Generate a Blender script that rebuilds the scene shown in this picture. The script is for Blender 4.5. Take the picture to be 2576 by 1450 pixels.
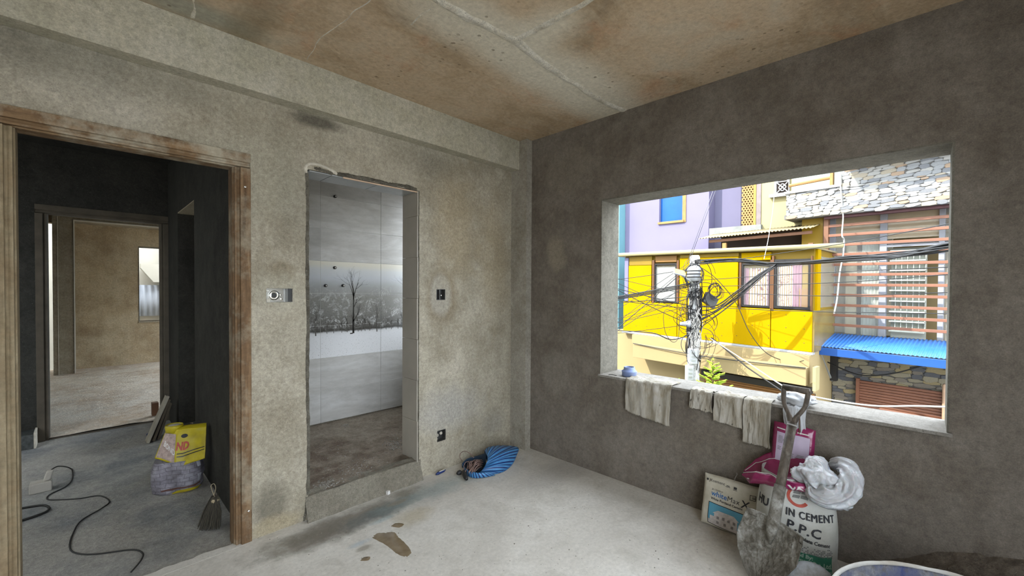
import bpy, bmesh, math, random
from mathutils import Vector, Matrix, noise as mnoise

random.seed(7)
scene = bpy.context.scene
for o in list(bpy.data.objects):
    bpy.data.objects.remove(o, do_unlink=True)
COL = scene.collection

# ------------------------------------------------------------------ camera
IMW, IMH = 2576.0, 1450.0
FPX, PPY = 1058.81, 744.046           # focal length and principal row in photo pixels
YAW, PITCH, ROLL = (math.radians(a) for a in (44.46671447, -0.86974251, 0.32991359))
EYE = Vector((0.0, 0.0, 1.5))
FW = Vector((math.cos(YAW)*math.cos(PITCH), math.sin(YAW)*math.cos(PITCH), math.sin(PITCH)))
_r = Vector((math.sin(YAW), -math.cos(YAW), 0.0))
_u = _r.cross(FW)
RT = _r*math.cos(ROLL) + _u*math.sin(ROLL)
UP = -_r*math.sin(ROLL) + _u*math.cos(ROLL)
cam_data = bpy.data.cameras.new('camera')
cam_data.sensor_fit = 'HORIZONTAL'
cam_data.sensor_width = 36.0
cam_data.lens = 36.0*FPX/IMW
cam_data.shift_y = (PPY - IMH/2)/IMW
cam_data.clip_start = 0.02
cam_data.clip_end = 300
cam = bpy.data.objects.new('camera', cam_data)
COL.objects.link(cam)
cam.matrix_world = Matrix(((RT.x, UP.x, -FW.x, EYE.x), (RT.y, UP.y, -FW.y, EYE.y), (RT.z, UP.z, -FW.z, EYE.z), (0, 0, 0, 1)))
scene.camera = cam

# ------------------------------------------------------------------ sky, sun, exposure
world = bpy.data.worlds.new('sky')
scene.world = world
world.use_nodes = True
bgn = world.node_tree.nodes['Background']
bgn.inputs['Color'].default_value = (0.83, 0.915, 1.0, 1)
bgn.inputs['Strength'].default_value = 4.3
sun_data = bpy.data.lights.new('sun', 'SUN')
sun_data.energy = 5.2
sun_data.angle = math.radians(0.6)
sun_data.color = (1.0, 0.95, 0.86)
sun = bpy.data.objects.new('sun', sun_data)
COL.objects.link(sun)
sun.rotation_euler = Vector((-1.0, 0.65, 1.15)).to_track_quat('Z', 'Y').to_euler()
sun.location = (-6, 8, 12)
vs = scene.view_settings
vs.view_transform = 'Standard'
vs.look = 'None'
vs.exposure = 0.95
vs.gamma = 1.0
vs.use_curve_mapping = False

# ------------------------------------------------------------------ helpers
def ray(x, y):
    return FW + RT*((x - IMW/2)/FPX) - UP*((y - PPY)/FPX)
def onx(x, y, c):
    d = ray(x, y); return EYE + d*((c - EYE.x)/d.x)
def ony(x, y, c):
    d = ray(x, y); return EYE + d*((c - EYE.y)/d.y)
def onz(x, y, c):
    d = ray(x, y); return EYE + d*((c - EYE.z)/d.z)
def onplane(x, y, p0, n):
    d = ray(x, y); return EYE + d*((p0 - EYE).dot(n)/d.dot(n))

def lin(r, g, b):
    f = lambda c: (c/255/12.92) if c <= 10 else ((c/255 + 0.055)/1.055)**2.4
    return (f(r), f(g), f(b))

class MB:
    """collects faces; build() links them as ONE mesh object"""
    def __init__(self):
        self.v = []; self.f = []
    def add(self, vs, fs):
        b = len(self.v)
        self.v += [Vector(p) for p in vs]
        self.f += [tuple(i + b for i in f) for f in fs]
        return self
    def hexa(self, p):   # p: 8 corners, bottom ring 0-3 and top ring 4-7
        return self.add(p, [(0,3,2,1),(4,5,6,7),(0,1,5,4),(1,2,6,5),(2,3,7,6),(3,0,4,7)])
    def box(self, x0, x1, y0, y1, z0, z1):
        return self.hexa([(x0,y0,z0),(x1,y0,z0),(x1,y1,z0),(x0,y1,z0),(x0,y0,z1),(x1,y0,z1),(x1,y1,z1),(x0,y1,z1)])
    def obox(self, c, ax, ay, az):
        c, ax, ay, az = Vector(c), Vector(ax), Vector(ay), Vector(az)
        s = [(-1,-1,-1),(1,-1,-1),(1,1,-1),(-1,1,-1),(-1,-1,1),(1,-1,1),(1,1,1),(-1,1,1)]
        return self.hexa([c + ax*a + ay*b + az*d for a, b, d in s])
    def tube(self, pts, r, n=6, caps=True):
        pts = [Vector(p) for p in pts]
        rings = []; prev = None
        for i, p in enumerate(pts):
            a = pts[max(i-1, 0)]; b = pts[min(i+1, len(pts)-1)]
            t = (b - a)
            t = t.normalized() if t.length > 1e-9 else Vector((0,0,1))
            if prev is None:
                s = t.orthogonal().normalized()
            else:
                s = prev - t*prev.dot(t)
                s = s.normalized() if s.length > 1e-6 else t.orthogonal().normalized()
            prev = s; w = t.cross(s)
            rr = r[i] if isinstance(r, (list, tuple)) else r
            rings.append([p + (s*math.cos(2*math.pi*k/n) + w*math.sin(2*math.pi*k/n))*rr for k in range(n)])
        vs = [q for R_ in rings for q in R_]
        fs = []
        for i in range(len(rings)-1):
            for k in range(n):
                fs.append((i*n+k, i*n+(k+1)%n, (i+1)*n+(k+1)%n, (i+1)*n+k))
        if caps:
            fs.append(tuple(reversed(range(n)))); fs.append(tuple((len(rings)-1)*n+k for k in range(n)))
        return self.add(vs, fs)
    def lathe(self, prof, c, n=24, ax=None, close=False):
        c = Vector(c)
        ax = Vector(ax).normalized() if ax is not None else Vector((0,0,1))
        s = ax.orthogonal().normalized(); w = ax.cross(s)
        vs = []
        for (r, h) in prof:
            for k in range(n):
                a = 2*math.pi*k/n
                vs.append(c + ax*h + (s*math.cos(a) + w*math.sin(a))*r)
        fs = []; m = len(prof)
        for i in range(m if close else m-1):
            j = (i+1) % m
            for k in range(n):
                fs.append((i*n+k, i*n+(k+1)%n, j*n+(k+1)%n, j*n+k))
        if not close:
            if prof[0][0] > 1e-6: fs.append(tuple(reversed(range(n))))
            if prof[-1][0] > 1e-6: fs.append(tuple((m-1)*n+k for k in range(n)))
        return self.add(vs, fs)
    def prism(self, poly, off):
        """poly: list of 3D points (planar), off: extrusion vector"""
        off = Vector(off); poly = [Vector(p) for p in poly]; n = len(poly)
        vs = poly + [p + off for p in poly]
        fs = [tuple(range(n)), tuple(reversed(range(n, 2*n)))]
        for k in range(n):
            fs.append((k, (k+1) % n, n+(k+1) % n, n+k))
        return self.add(vs, fs)
    def grid(self, fn, nu, nv, closed_u=False):
        b = []
        for j in range(nv+1):
            for i in range(nu if closed_u else nu+1):
                b.append(fn(i/nu, j/nv))
        w = nu if closed_u else nu+1
        fs = []
        for j in range(nv):
            for i in range(nu):
                i2 = (i+1) % w
                fs.append((j*w+i, j*w+i2, (j+1)*w+i2, (j+1)*w+i))
        return self.add(b, fs)
    def build(self, name, mat, parent=None, smooth=False, origin=None, fix=True):
        if parent is not None:
            org = parent.get('_org', None)
            org = Vector(org) if org is not None else Vector((0,0,0))
        elif origin is not None:
            org = Vector(origin)
        else:
            xs = [p.x for p in self.v]; ys = [p.y for p in self.v]; zs = [p.z for p in self.v]
            org = Vector(((min(xs)+max(xs))/2, (min(ys)+max(ys))/2, min(zs)))
        me = bpy.data.meshes.new(name)
        me.from_pydata([p - org for p in self.v], [], self.f)
        if fix:
            bm = bmesh.new(); bm.from_mesh(me)
            bmesh.ops.recalc_face_normals(bm, faces=bm.faces[:])
            bm.to_mesh(me); bm.free()
        if smooth:
            me.polygons.foreach_set('use_smooth', [True]*len(me.polygons))
        me.materials.append(mat)
        o = bpy.data.objects.new(name, me)
        COL.objects.link(o)
        o['_org'] = tuple(org)
        if parent is not None:
            o.parent = parent
        else:
            o.location = org
        return o

def tag(o, label=None, cat=None, group=None, kind=None):
    if label: o['label'] = label
    if cat: o['category'] = cat
    if group: o['group'] = group
    if kind: o['kind'] = kind
    return o
def thing(name, loc, label=None, cat=None, group=None, kind=None):
    o = bpy.data.objects.new(name, None)
    o.empty_display_size = 0.05
    COL.objects.link(o)
    o.location = Vector(loc); o['_org'] = tuple(loc)
    return tag(o, label, cat, group, kind)
def share(src, name, loc, parent, rot=None):
    """a copy of a mesh object that shares its mesh; loc in world"""
    o = src.copy(); o.name = name
    COL.objects.link(o)
    org = Vector(parent['_org']) if parent is not None else Vector((0,0,0))
    o.parent = parent
    o.location = Vector(loc) - org
    if rot is not None: o.rotation_euler = rot
    return o
def bevel(o, w=0.004, seg=2, ang=40):
    m = o.modifiers.new('bevel', 'BEVEL')
    m.width = w; m.segments = seg; m.limit_method = 'ANGLE'; m.angle_limit = math.radians(ang)
    return o
def smoothpath(pts, sub=6):
    """Catmull-Rom through points"""
    P = [Vector(p) for p in pts]
    if len(P) < 3: return P
    out = []
    for i in range(len(P)-1):
        p0 = P[max(i-1,0)]; p1 = P[i]; p2 = P[i+1]; p3 = P[min(i+2, len(P)-1)]
        for k in range(sub):
            t = k/sub
            out.append(0.5*((2*p1) + (p2-p0)*t + (2*p0-5*p1+4*p2-p3)*t*t + (3*p1-p0-3*p2+p3)*t*t*t))
    out.append(P[-1])
    return out
def nz(x, y=0.0, z=0.0):
    return mnoise.noise(Vector((x, y, z)))

# text to flat triangles in (x, y) units of its size
def text_tris(s, size=1.0, bold=0.0, shear=0.0, spacing=1.0):
    cu = bpy.data.curves.new('t', 'FONT')
    cu.body = s; cu.size = size; cu.offset = bold; cu.shear = shear
    cu.space_character = spacing; cu.resolution_u = 2
    ob = bpy.data.objects.new('t', cu)
    COL.objects.link(ob)
    dg = bpy.context.evaluated_depsgraph_get()
    dg.update()
    me = bpy.data.meshes.new_from_object(ob.evaluated_get(dg))
    bm = bmesh.new(); bm.from_mesh(me)
    bmesh.ops.triangulate(bm, faces=bm.faces[:])
    for _ in range(2):
        ed = [e for e in bm.edges if e.calc_length() > size*0.35]
        if not ed: break
        bmesh.ops.subdivide_edges(bm, edges=ed, cuts=1)
        bmesh.ops.triangulate(bm, faces=bm.faces[:])
    v = [p.co.copy() for p in bm.verts]
    f = [tuple(q.index for q in t.verts) for t in bm.faces]
    bm.free()
    bpy.data.objects.remove(ob, do_unlink=True)
    bpy.data.meshes.remove(me); bpy.data.curves.remove(cu)
    return v, f

# ------------------------------------------------------------------ materials
class NT:
    def __init__(self, name):
        self.m = bpy.data.materials.new(name); self.m.use_nodes = True
        self.t = self.m.node_tree; self.n = self.t.nodes; self.l = self.t.links
        self.b = self.n['Principled BSDF']
        self._pos = None
    def node(self, ty, **kw):
        d = self.n.new(ty)
        for k, v in kw.items(): setattr(d, k, v)
        return d
    def pos(self, local=False):
        if local:
            return self.node('ShaderNodeTexCoord').outputs['Object']
        if self._pos is None:
            self._pos = self.node('ShaderNodeNewGeometry').outputs['Position']
        return self._pos
    def mapped(self, vec, scale=(1,1,1), loc=(0,0,0)):
        m = self.node('ShaderNodeMapping')
        m.inputs['Scale'].default_value = scale; m.inputs['Location'].default_value = loc
        self.l.new(vec, m.inputs['Vector']); return m.outputs['Vector']
    def noise(self, vec, scale, detail=4, rough=0.55, dist=0.0):
        d = self.node('ShaderNodeTexNoise')
        d.inputs['Scale'].default_value = scale; d.inputs['Detail'].default_value = detail
        d.inputs['Roughness'].default_value = rough; d.inputs['Distortion'].default_value = dist
        self.l.new(vec, d.inputs['Vector']); return d.outputs['Fac']
    def ramp(self, fac, stops, interp='LINEAR'):
        d = self.node('ShaderNodeValToRGB'); cr = d.color_ramp; cr.interpolation = interp
        while len(cr.elements) > 1: cr.elements.remove(cr.elements[0])
        e = cr.elements[0]
        for i, (p, c) in enumerate(stops):
            if i: e = cr.elements.new(p)
            e.position = p
            e.color = (*c, 1) if isinstance(c, (tuple, list)) else (c, c, c, 1)
        self.l.new(fac, d.inputs['Fac']); return d.outputs['Color']
    def mix(self, fac, a, b, mode='MIX'):
        d = self.node('ShaderNodeMix', data_type='RGBA', blend_type=mode)
        for s, v in ((0, fac), (6, a), (7, b)):
            if isinstance(v, (int, float)): d.inputs[s].default_value = v if s == 0 else (v, v, v, 1)
            elif isinstance(v, tuple): d.inputs[s].default_value = (*v, 1)
            else: self.l.new(v, d.inputs[s])
        return d.outputs[2]
    def math(self, op, a, b=0.0, clamp=False):
        d = self.node('ShaderNodeMath', operation=op, use_clamp=clamp)
        for i, v in enumerate((a, b)):
            if isinstance(v, (int, float)): d.inputs[i].default_value = v
            else: self.l.new(v, d.inputs[i])
        return d.outputs[0]
    def sep(self, vec):
        d = self.node('ShaderNodeSeparateXYZ'); self.l.new(vec, d.inputs[0]); return d.outputs
    def spot(self, vec, c, r, soft=0.25, wob=0.0, wscale=3.0):
        """0..1 mask, 1 inside the ellipsoid c, r; wobbly edge"""
        m = self.node('ShaderNodeVectorMath', operation='SUBTRACT')
        self.l.new(vec, m.inputs[0]); m.inputs[1].default_value = c
        d = self.node('ShaderNodeVectorMath', operation='DIVIDE')
        self.l.new(m.outputs[0], d.inputs[0]); d.inputs[1].default_value = r
        g = self.node('ShaderNodeVectorMath', operation='LENGTH')
        self.l.new(d.outputs[0], g.inputs[0])
        v = g.outputs['Value']
        if wob:
            k = self.noise(vec, wscale, 5, 0.6)
            v = self.math('ADD', v, self.math('MULTIPLY', self.math('SUBTRACT', k, 0.5), wob))
        mr = self.node('ShaderNodeMapRange')
        mr.inputs['From Min'].default_value = 1+soft; mr.inputs['From Max'].default_value = 1-soft
        self.l.new(v, mr.inputs['Value']); return mr.outputs['Result']
    def bump(self, h, strength=0.3, dist=0.01, prev=None):
        d = self.node('ShaderNodeBump')
        d.inputs['Strength'].default_value = strength; d.inputs['Distance'].default_value = dist
        self.l.new(h, d.inputs['Height'])
        if prev is not None: self.l.new(prev, d.inputs['Normal'])
        return d.outputs['Normal']
    def out(self, color=None, rough=None, normal=None, metal=None, spec=None):
        for k, v in (('Base Color', color), ('Roughness', rough), ('Metallic', metal), ('Specular IOR Level', spec)):
            if v is None: continue
            if isinstance(v, (int, float)): self.b.inputs[k].default_value = v
            elif isinstance(v, tuple): self.b.inputs[k].default_value = (*v, 1)
            else: self.l.new(v, self.b.inputs[k])
        if normal is not None: self.l.new(normal, self.b.inputs['Normal'])
        return self.m

def plain(name, c, rough=0.6, var=0.12, scale=8.0, metal=0.0, bump=0.0, spec=0.4, dirt=None, dirt_amt=0.4):
    t = NT(name); p = t.pos(True)
    n1 = t.noise(p, scale, 5)
    a = tuple(max(0, x*(1-var)) for x in c); b = tuple(min(1, x*(1+var)) for x in c)
    colr = t.ramp(n1, [(0.3, a), (0.7, b)])
    if dirt:
        n2 = t.noise(p, scale*0.6+1.3, 7, 0.65)
        colr = t.mix(t.ramp(n2, [(0.45, 0.0), (0.72, dirt_amt)]), colr, dirt)
    nm = t.bump(t.noise(p, scale*6, 4), bump, 0.01) if bump else None
    return t.out(colr, rough, nm, metal, spec)

def concrete(name, c1, c2, c3, big=1.1, med=5.0, stains=(), rough=0.92, bump=0.35, speck=0.5, streak=None):
    """c1 base, c2 lighter blotches, c3 darker/warmer patches; stains: (centre, radii, colour, amount, soft, wobble)"""
    t = NT(name); p = t.pos()
    n1 = t.noise(p, big, 6, 0.6)
    n2 = t.noise(p, med, 8, 0.65)
    n3 = t.noise(p, 42.0, 6, 0.7)
    c = t.mix(t.ramp(n1, [(0.40, 0.0), (0.62, 1.0)]), c1, c3)
    c = t.mix(t.ramp(n2, [(0.42, 0.0), (0.74, 0.8)]), c, c2)
    n4 = t.noise(t.mapped(p, (1, 1, 1), (3, 5, 2)), med*2.6, 6, 0.7, 0.6)
    c = t.mix(t.ramp(n4, [(0.52, 0.0), (0.74, 0.28)]), c, tuple(x*0.66 for x in c3))
    for st in stains:
        ce, ra, co, am, so, wo = st
        k = t.spot(p, ce, ra, so, wo*1.7, 7.0)
        c = t.mix(t.math('MULTIPLY', k, am), c, co)
    fine = t.ramp(n3, [(0.30, 0.74), (0.72, 1.18)])
    c = t.mix(1.0, c, fine, 'MULTIPLY')
    c = t.mix(1.0, c, t.ramp(t.noise(p, 150, 4, 0.8), [(0.34, 0.80), (0.66, 1.16)]), 'MULTIPLY')
    ns = t.noise(t.mapped(p, (5.0, 5.0, 0.6)), 1.6, 6, 0.65, 0.4)
    c = t.mix(1.0, c, t.ramp(ns, [(0.30, 0.92), (0.70, 1.06)]), 'MULTIPLY')
    # small pits and grit
    vo = t.node('ShaderNodeTexNoise'); vo.inputs['Scale'].default_value = 130; vo.inputs['Detail'].default_value = 2
    t.l.new(p, vo.inputs['Vector'])
    pit = t.ramp(vo.outputs['Fac'], [(0.27, 1.0), (0.33, 0.0)])
    c = t.mix(t.math('MULTIPLY', pit, speck), c, (0.05, 0.045, 0.035))
    grit = t.ramp(vo.outputs['Fac'], [(0.70, 0.0), (0.76, 1.0)])
    c = t.mix(t.math('MULTIPLY', grit, speck*0.7), c, (0.62, 0.58, 0.50))
    n5 = t.noise(p, 105, 4, 0.75)
    h = t.math('ADD', t.math('MULTIPLY', n2, 0.6), t.math('ADD', t.math('MULTIPLY', n3, 0.45), t.math('MULTIPLY', n5, 0.22)))
    nm = t.bump(h, min(1.0, bump*1.9), 0.028)
    return t.out(c, rough, nm, spec=0.25)

# ------------------------------------------------------------------ structure: sizes in metres, z = 0 is this floor
XB, YA = 2.94, 2.83            # inner faces of the window wall and of the doorway wall
XC, YD = -1.35, -1.25          # inner faces of the two walls behind the camera
ZC = 2.885                     # ceiling
TA = 0.20                      # thickness of the doorway wall
TB = 0.26
Y2 = 6.15                      # far wall of the passage
Y3 = 10.95                     # far wall of the far room
XR = 0.68                      # right wall of the passage
YT = 4.255                     # tiled wall

GREY1, GREY2, GREY3 = (0.405, 0.365, 0.285), (0.53, 0.485, 0.395), (0.315, 0.275, 0.205)
P_ = lambda x, y: tuple(ony(x, y, YA))
def stA(x, y, rx, rz, co, am, so=0.35, wo=0.7):
    return (P_(x, y), (rx, 0.3, rz), co, am, so, wo)
DK = (0.16, 0.145, 0.11); WR = (0.40, 0.32, 0.20); LT = (0.52, 0.48, 0.40)
m_wallA = concrete('plaster_doorway_wall', GREY1, GREY2, GREY3, 1.5, 4.2, stains=[
    stA(1110, 745, 0.155, 0.24, (0.24, 0.195, 0.13), 0.75, 0.25, 0.5),
    stA(1108, 742, 0.105, 0.17, (0.42, 0.385, 0.32), 0.9, 0.2, 0.4),
    stA(1150, 560, 0.20, 0.42, WR, 0.55, 0.5),
    stA(1240, 640, 0.16, 0.5, WR, 0.45, 0.5),
    stA(708, 690, 0.075, 0.07, (0.22, 0.18, 0.12), 0.75, 0.3, 0.5),
    stA(700, 735, 0.13, 0.12, (0.40, 0.37, 0.29), 0.6, 0.3),
    stA(800, 307, 0.14, 0.045, (0.09, 0.08, 0.06), 0.8, 0.4),
    stA(730, 500, 0.09, 0.25, DK, 0.45, 0.6),
    stA(1090, 410, 0.26, 0.11, DK, 0.5, 0.6),
    stA(680, 1265, 0.09, 0.12, DK, 0.7, 0.4),
    stA(690, 1320, 0.14, 0.05, (0.40, 0.33, 0.21), 0.6, 0.4),
    stA(210, 235, 0.2, 0.10, LT, 0.5, 0.5),
    stA(330, 290, 0.10, 0.08, LT, 0.5, 0.6),
    stA(120, 130, 0.5, 0.12, (0.24, 0.225, 0.18), 0.6, 0.6),
    stA(640, 430, 0.25, 0.25, (0.41, 0.385, 0.30), 0.5, 0.5),
    stA(1130, 1030, 0.30, 0.16, (0.40, 0.385, 0.36), 0.6, 0.5),
    stA(1240, 1060, 0.12, 0.10, (0.26, 0.24, 0.21), 0.5, 0.5),
])
Q_ = lambda x, y: tuple(onx(x, y, XB))
def stB(x, y, ry, rz, co, am, so=0.35, wo=0.7):
    return (Q_(x, y), (0.3, ry, rz), co, am, so, wo)
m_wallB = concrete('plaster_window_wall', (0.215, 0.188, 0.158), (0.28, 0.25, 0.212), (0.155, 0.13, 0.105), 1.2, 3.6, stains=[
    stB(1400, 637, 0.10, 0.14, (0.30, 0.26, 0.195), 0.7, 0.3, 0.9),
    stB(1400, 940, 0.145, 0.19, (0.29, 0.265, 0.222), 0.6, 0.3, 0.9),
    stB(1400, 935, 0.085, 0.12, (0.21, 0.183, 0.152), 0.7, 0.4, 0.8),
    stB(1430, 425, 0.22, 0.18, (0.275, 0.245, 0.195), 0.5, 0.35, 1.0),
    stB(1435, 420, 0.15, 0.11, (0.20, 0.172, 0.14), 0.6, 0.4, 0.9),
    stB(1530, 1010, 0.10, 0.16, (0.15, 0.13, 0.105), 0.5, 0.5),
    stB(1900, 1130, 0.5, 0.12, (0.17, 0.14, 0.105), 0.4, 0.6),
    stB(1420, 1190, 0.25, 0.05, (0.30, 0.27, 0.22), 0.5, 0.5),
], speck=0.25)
m_beam = concrete('plaster_beam', (0.46, 0.425, 0.33), (0.53, 0.50, 0.42), (0.41, 0.39, 0.30), 2.0, 6.0, bump=0.25, speck=0.35)
m_col = concrete('plaster_column', (0.36, 0.33, 0.28), (0.45, 0.42, 0.36), (0.28, 0.25, 0.20), 2.0, 6.0, speck=0.4)
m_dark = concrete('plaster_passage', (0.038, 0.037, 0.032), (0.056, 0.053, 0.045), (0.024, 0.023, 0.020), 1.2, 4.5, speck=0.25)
m_far = concrete('plaster_far_room', (0.54, 0.43, 0.275), (0.64, 0.55, 0.39), (0.34, 0.25, 0.15), 1.0, 2.6, speck=0.3)
m_reveal = concrete('plaster_reveal', (0.18, 0.167, 0.137), (0.225, 0.21, 0.175), (0.14, 0.128, 0.102), 3.0, 9.0, speck=0.5)
m_plain_wall = concrete('plaster_back_walls', (0.45, 0.41, 0.34), (0.55, 0.51, 0.44), (0.38, 0.33, 0.26), 1.3, 5.0)

t = NT('ceiling_concrete'); p = t.pos()
n1 = t.noise(p, 1.5, 8, 0.62, 0.6); n2 = t.noise(t.mapped(p, (1, 2.2, 1)), 5.0, 8, 0.66, 0.4); n3 = t.noise(p, 36, 6, 0.7)
c = t.ramp(n1, [(0.30, (0.29, 0.215, 0.14)), (0.46, (0.44, 0.33, 0.215)), (0.58, (0.53, 0.41, 0.285)), (0.72, (0.52, 0.46, 0.36))])
c = t.mix(t.ramp(n2, [(0.46, 0.0), (0.70, 0.75)]), c, (0.53, 0.43, 0.31))
rd = t.noise(t.mapped(p, (1, 1, 1), (4, 7, 0)), 2.3, 6, 0.6, 0.8)
c = t.mix(t.ramp(rd, [(0.56, 0.0), (0.72, 0.6)]), c, (0.50, 0.27, 0.15))
for (x, y, rx, ry, co, am) in ((1480, 230, 0.22, 0.85, (0.64, 0.59, 0.48), 0.85), (1235, 90, 0.15, 0.55, (0.58, 0.52, 0.41), 0.7),
                               (470, 20, 0.10, 0.30, (0.36, 0.37, 0.31), 0.75), (620, 80, 0.5, 0.09, (0.20, 0.17, 0.11), 0.5)):
    k = t.spot(p, tuple(onz(x, y, ZC)), (ry, rx, 0.4), 0.5, 0.7)
    c = t.mix(t.math('MULTIPLY', k, am), c, co)
for (x, y, r_) in ((1120, 30, 0.13), (1210, 80, 0.13), (1285, 125, 0.13), (1345, 170, 0.14), (1410, 205, 0.15), (1465, 245, 0.15), (1525, 275, 0.13), (1400, 62, 0.09), (1345, 92, 0.08)):
    k = t.spot(p, tuple(onz(x, y, ZC)), (r_*1.3, r_*1.3, 0.4), 0.75, 0.8, 5.0)
    c = t.mix(t.math('MULTIPLY', k, 0.75), c, (0.66, 0.61, 0.50))
c = t.mix(1.0, c, t.ramp(n3, [(0.28, 0.78), (0.72, 1.15)]), 'MULTIPLY')
vo = t.node('ShaderNodeTexVoronoi'); vo.inputs['Scale'].default_value = 17; t.l.new(t.mapped(p, (1, 1, 1)), vo.inputs['Vector'])
rough_zone = t.ramp(t.noise(p, 1.7, 3), [(0.5, 0.0), (0.62, 1.0)])
pits = t.math('MULTIPLY', t.ramp(vo.outputs['Distance'], [(0.10, 1.0), (0.19, 0.0)]), rough_zone)
c = t.mix(t.math('MULTIPLY', pits, 0.6), c, (0.12, 0.085, 0.05))
h = t.math('SUBTRACT', t.math('ADD', t.math('MULTIPLY', n2, 0.9), t.math('MULTIPLY', n3, 0.4)), t.math('MULTIPLY', pits, 0.4))
m_ceil = t.out(c, 0.95, t.bump(h, 0.5, 0.03), spec=0.2)

# floor: dusty screed, damp patches by the wet-room step, blue-green paint smudges
t = NT('floor_screed'); p = t.pos()
n1 = t.noise(p, 1.3, 7, 0.6, 0.5); n2 = t.noise(p, 5.5, 8, 0.65, 0.4); n3 = t.noise(p, 45, 6, 0.7)
c = t.ramp(n1, [(0.30, (0.50, 0.47, 0.42)), (0.52, (0.60, 0.57, 0.515)), (0.72, (0.68, 0.655, 0.605))])
c = t.mix(t.ramp(n2, [(0.48, 0.0), (0.74, 0.55)]), c, (0.40, 0.375, 0.32))
def onf(x, y): return tuple(onz(x, y, 0.0))
for (x, y, rx, ry, co, am, so, wo) in (
        (880, 1310, 0.48, 0.11, (0.20, 0.18, 0.145), 0.9, 0.45, 1.0),
        (800, 1350, 0.24, 0.10, (0.17, 0.15, 0.12), 0.85, 0.5, 1.0),
        (960, 1290, 0.22, 0.07, (0.13, 0.15, 0.15), 0.75, 0.5, 1.1),
        (1090, 1235, 0.34, 0.10, (0.27, 0.32, 0.31), 0.6, 0.5, 1.2),
        (1020, 1240, 0.10, 0.05, (0.22, 0.20, 0.16), 0.7, 0.4, 0.8),
        (960, 1310, 0.07, 0.02, (0.40, 0.48, 0.49), 0.6, 0.6, 1.2),
        (905, 1368, 0.06, 0.02, (0.38, 0.45, 0.50), 0.6, 0.6, 1.2),
        (1000, 1265, 0.07, 0.025, (0.26, 0.235, 0.19), 0.8, 0.35, 0.6),
        (915, 1380, 0.045, 0.022, (0.30, 0.27, 0.22), 0.8, 0.35, 0.6),
        (1040, 1300, 0.12, 0.08, (0.42, 0.36, 0.24), 0.6, 0.5, 1.0),
        (1420, 1180, 0.5, 0.14, (0.40, 0.38, 0.35), 0.6, 0.5, 0.8),
        (1850, 1400, 0.25, 0.35, (0.27, 0.23, 0.18), 0.75, 0.5, 0.6)):
    k = t.spot(p, onf(x, y), (rx, ry, 0.5), so, wo*1.5, 9.0)
    c = t.mix(t.math('MULTIPLY', k, am), c, co)
c = t.mix(1.0, c, t.ramp(n3, [(0.28, 0.84), (0.72, 1.10)]), 'MULTIPLY')
vo = t.node('ShaderNodeTexNoise'); vo.inputs['Scale'].default_value = 60; vo.inputs['Detail'].default_value = 2
t.l.new(p, vo.inputs['Vector'])
c = t.mix(t.ramp(vo.outputs['Fac'], [(0.25, 0.7), (0.31, 0.0)]), c, (0.13, 0.12, 0.10))
m_floor = t.out(c, t.ramp(n2, [(0.3, 0.62), (0.7, 0.85)]), t.bump(t.math('ADD', n2, t.math('MULTIPLY', n3, 0.3)), 0.25, 0.015), spec=0.35)
m_floor2 = concrete('floor_passage', (0.38, 0.36, 0.325), (0.45, 0.43, 0.39), (0.22, 0.225, 0.23), 1.6, 5.0, rough=0.8, speck=0.3)
m_floor3 = concrete('floor_far_room', (0.78, 0.68, 0.56), (0.84, 0.78, 0.69), (0.58, 0.44, 0.31), 1.2, 6.0, rough=0.95, bump=0.8, speck=0.4)
m_bathfloor = concrete('floor_wet_room', (0.26, 0.215, 0.165), (0.38, 0.33, 0.26), (0.17, 0.125, 0.09), 2.2, 8.0, rough=0.95, bump=0.7, speck=0.6)
m_step = concrete('step_mortar', (0.26, 0.235, 0.185), (0.34, 0.31, 0.25), (0.19, 0.165, 0.125), 3.0, 12.0, bump=0.9, speck=0.9)

def wall_with_openings(axis, c0, c1, u0, u1, z0, z1, ops):
    """axis 'y': wall lies along x between y=c0..c1; axis 'x': lies along y. ops: (ua, ub, za, zb)"""
    us = sorted({u0, u1, *[o[0] for o in ops], *[o[1] for o in ops]})
    zs = sorted({z0, z1, *[o[2] for o in ops], *[o[3] for o in ops]})
    us = [u for u in us if u0 <= u <= u1]; zs = [z for z in zs if z0 <= z <= z1]
    mb = MB()
    for i in range(len(us)-1):
        run = None
        for j in range(len(zs)-1):
            um, zm = (us[i]+us[i+1])/2, (zs[j]+zs[j+1])/2
            hole = any(o[0] < um < o[1] and o[2] < zm < o[3] for o in ops)
            if not hole:
                if run is None: run = [zs[j], zs[j+1]]
                else: run[1] = zs[j+1]
            if hole or j == len(zs)-2:
                if run:
                    if axis == 'y': mb.box(us[i], us[i+1], c0, c1, run[0], run[1])
                    else: mb.box(c0, c1, us[i], us[i+1], run[0], run[1])
                run = None
    return mb
def st(o): return tag(o, kind='structure')

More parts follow.
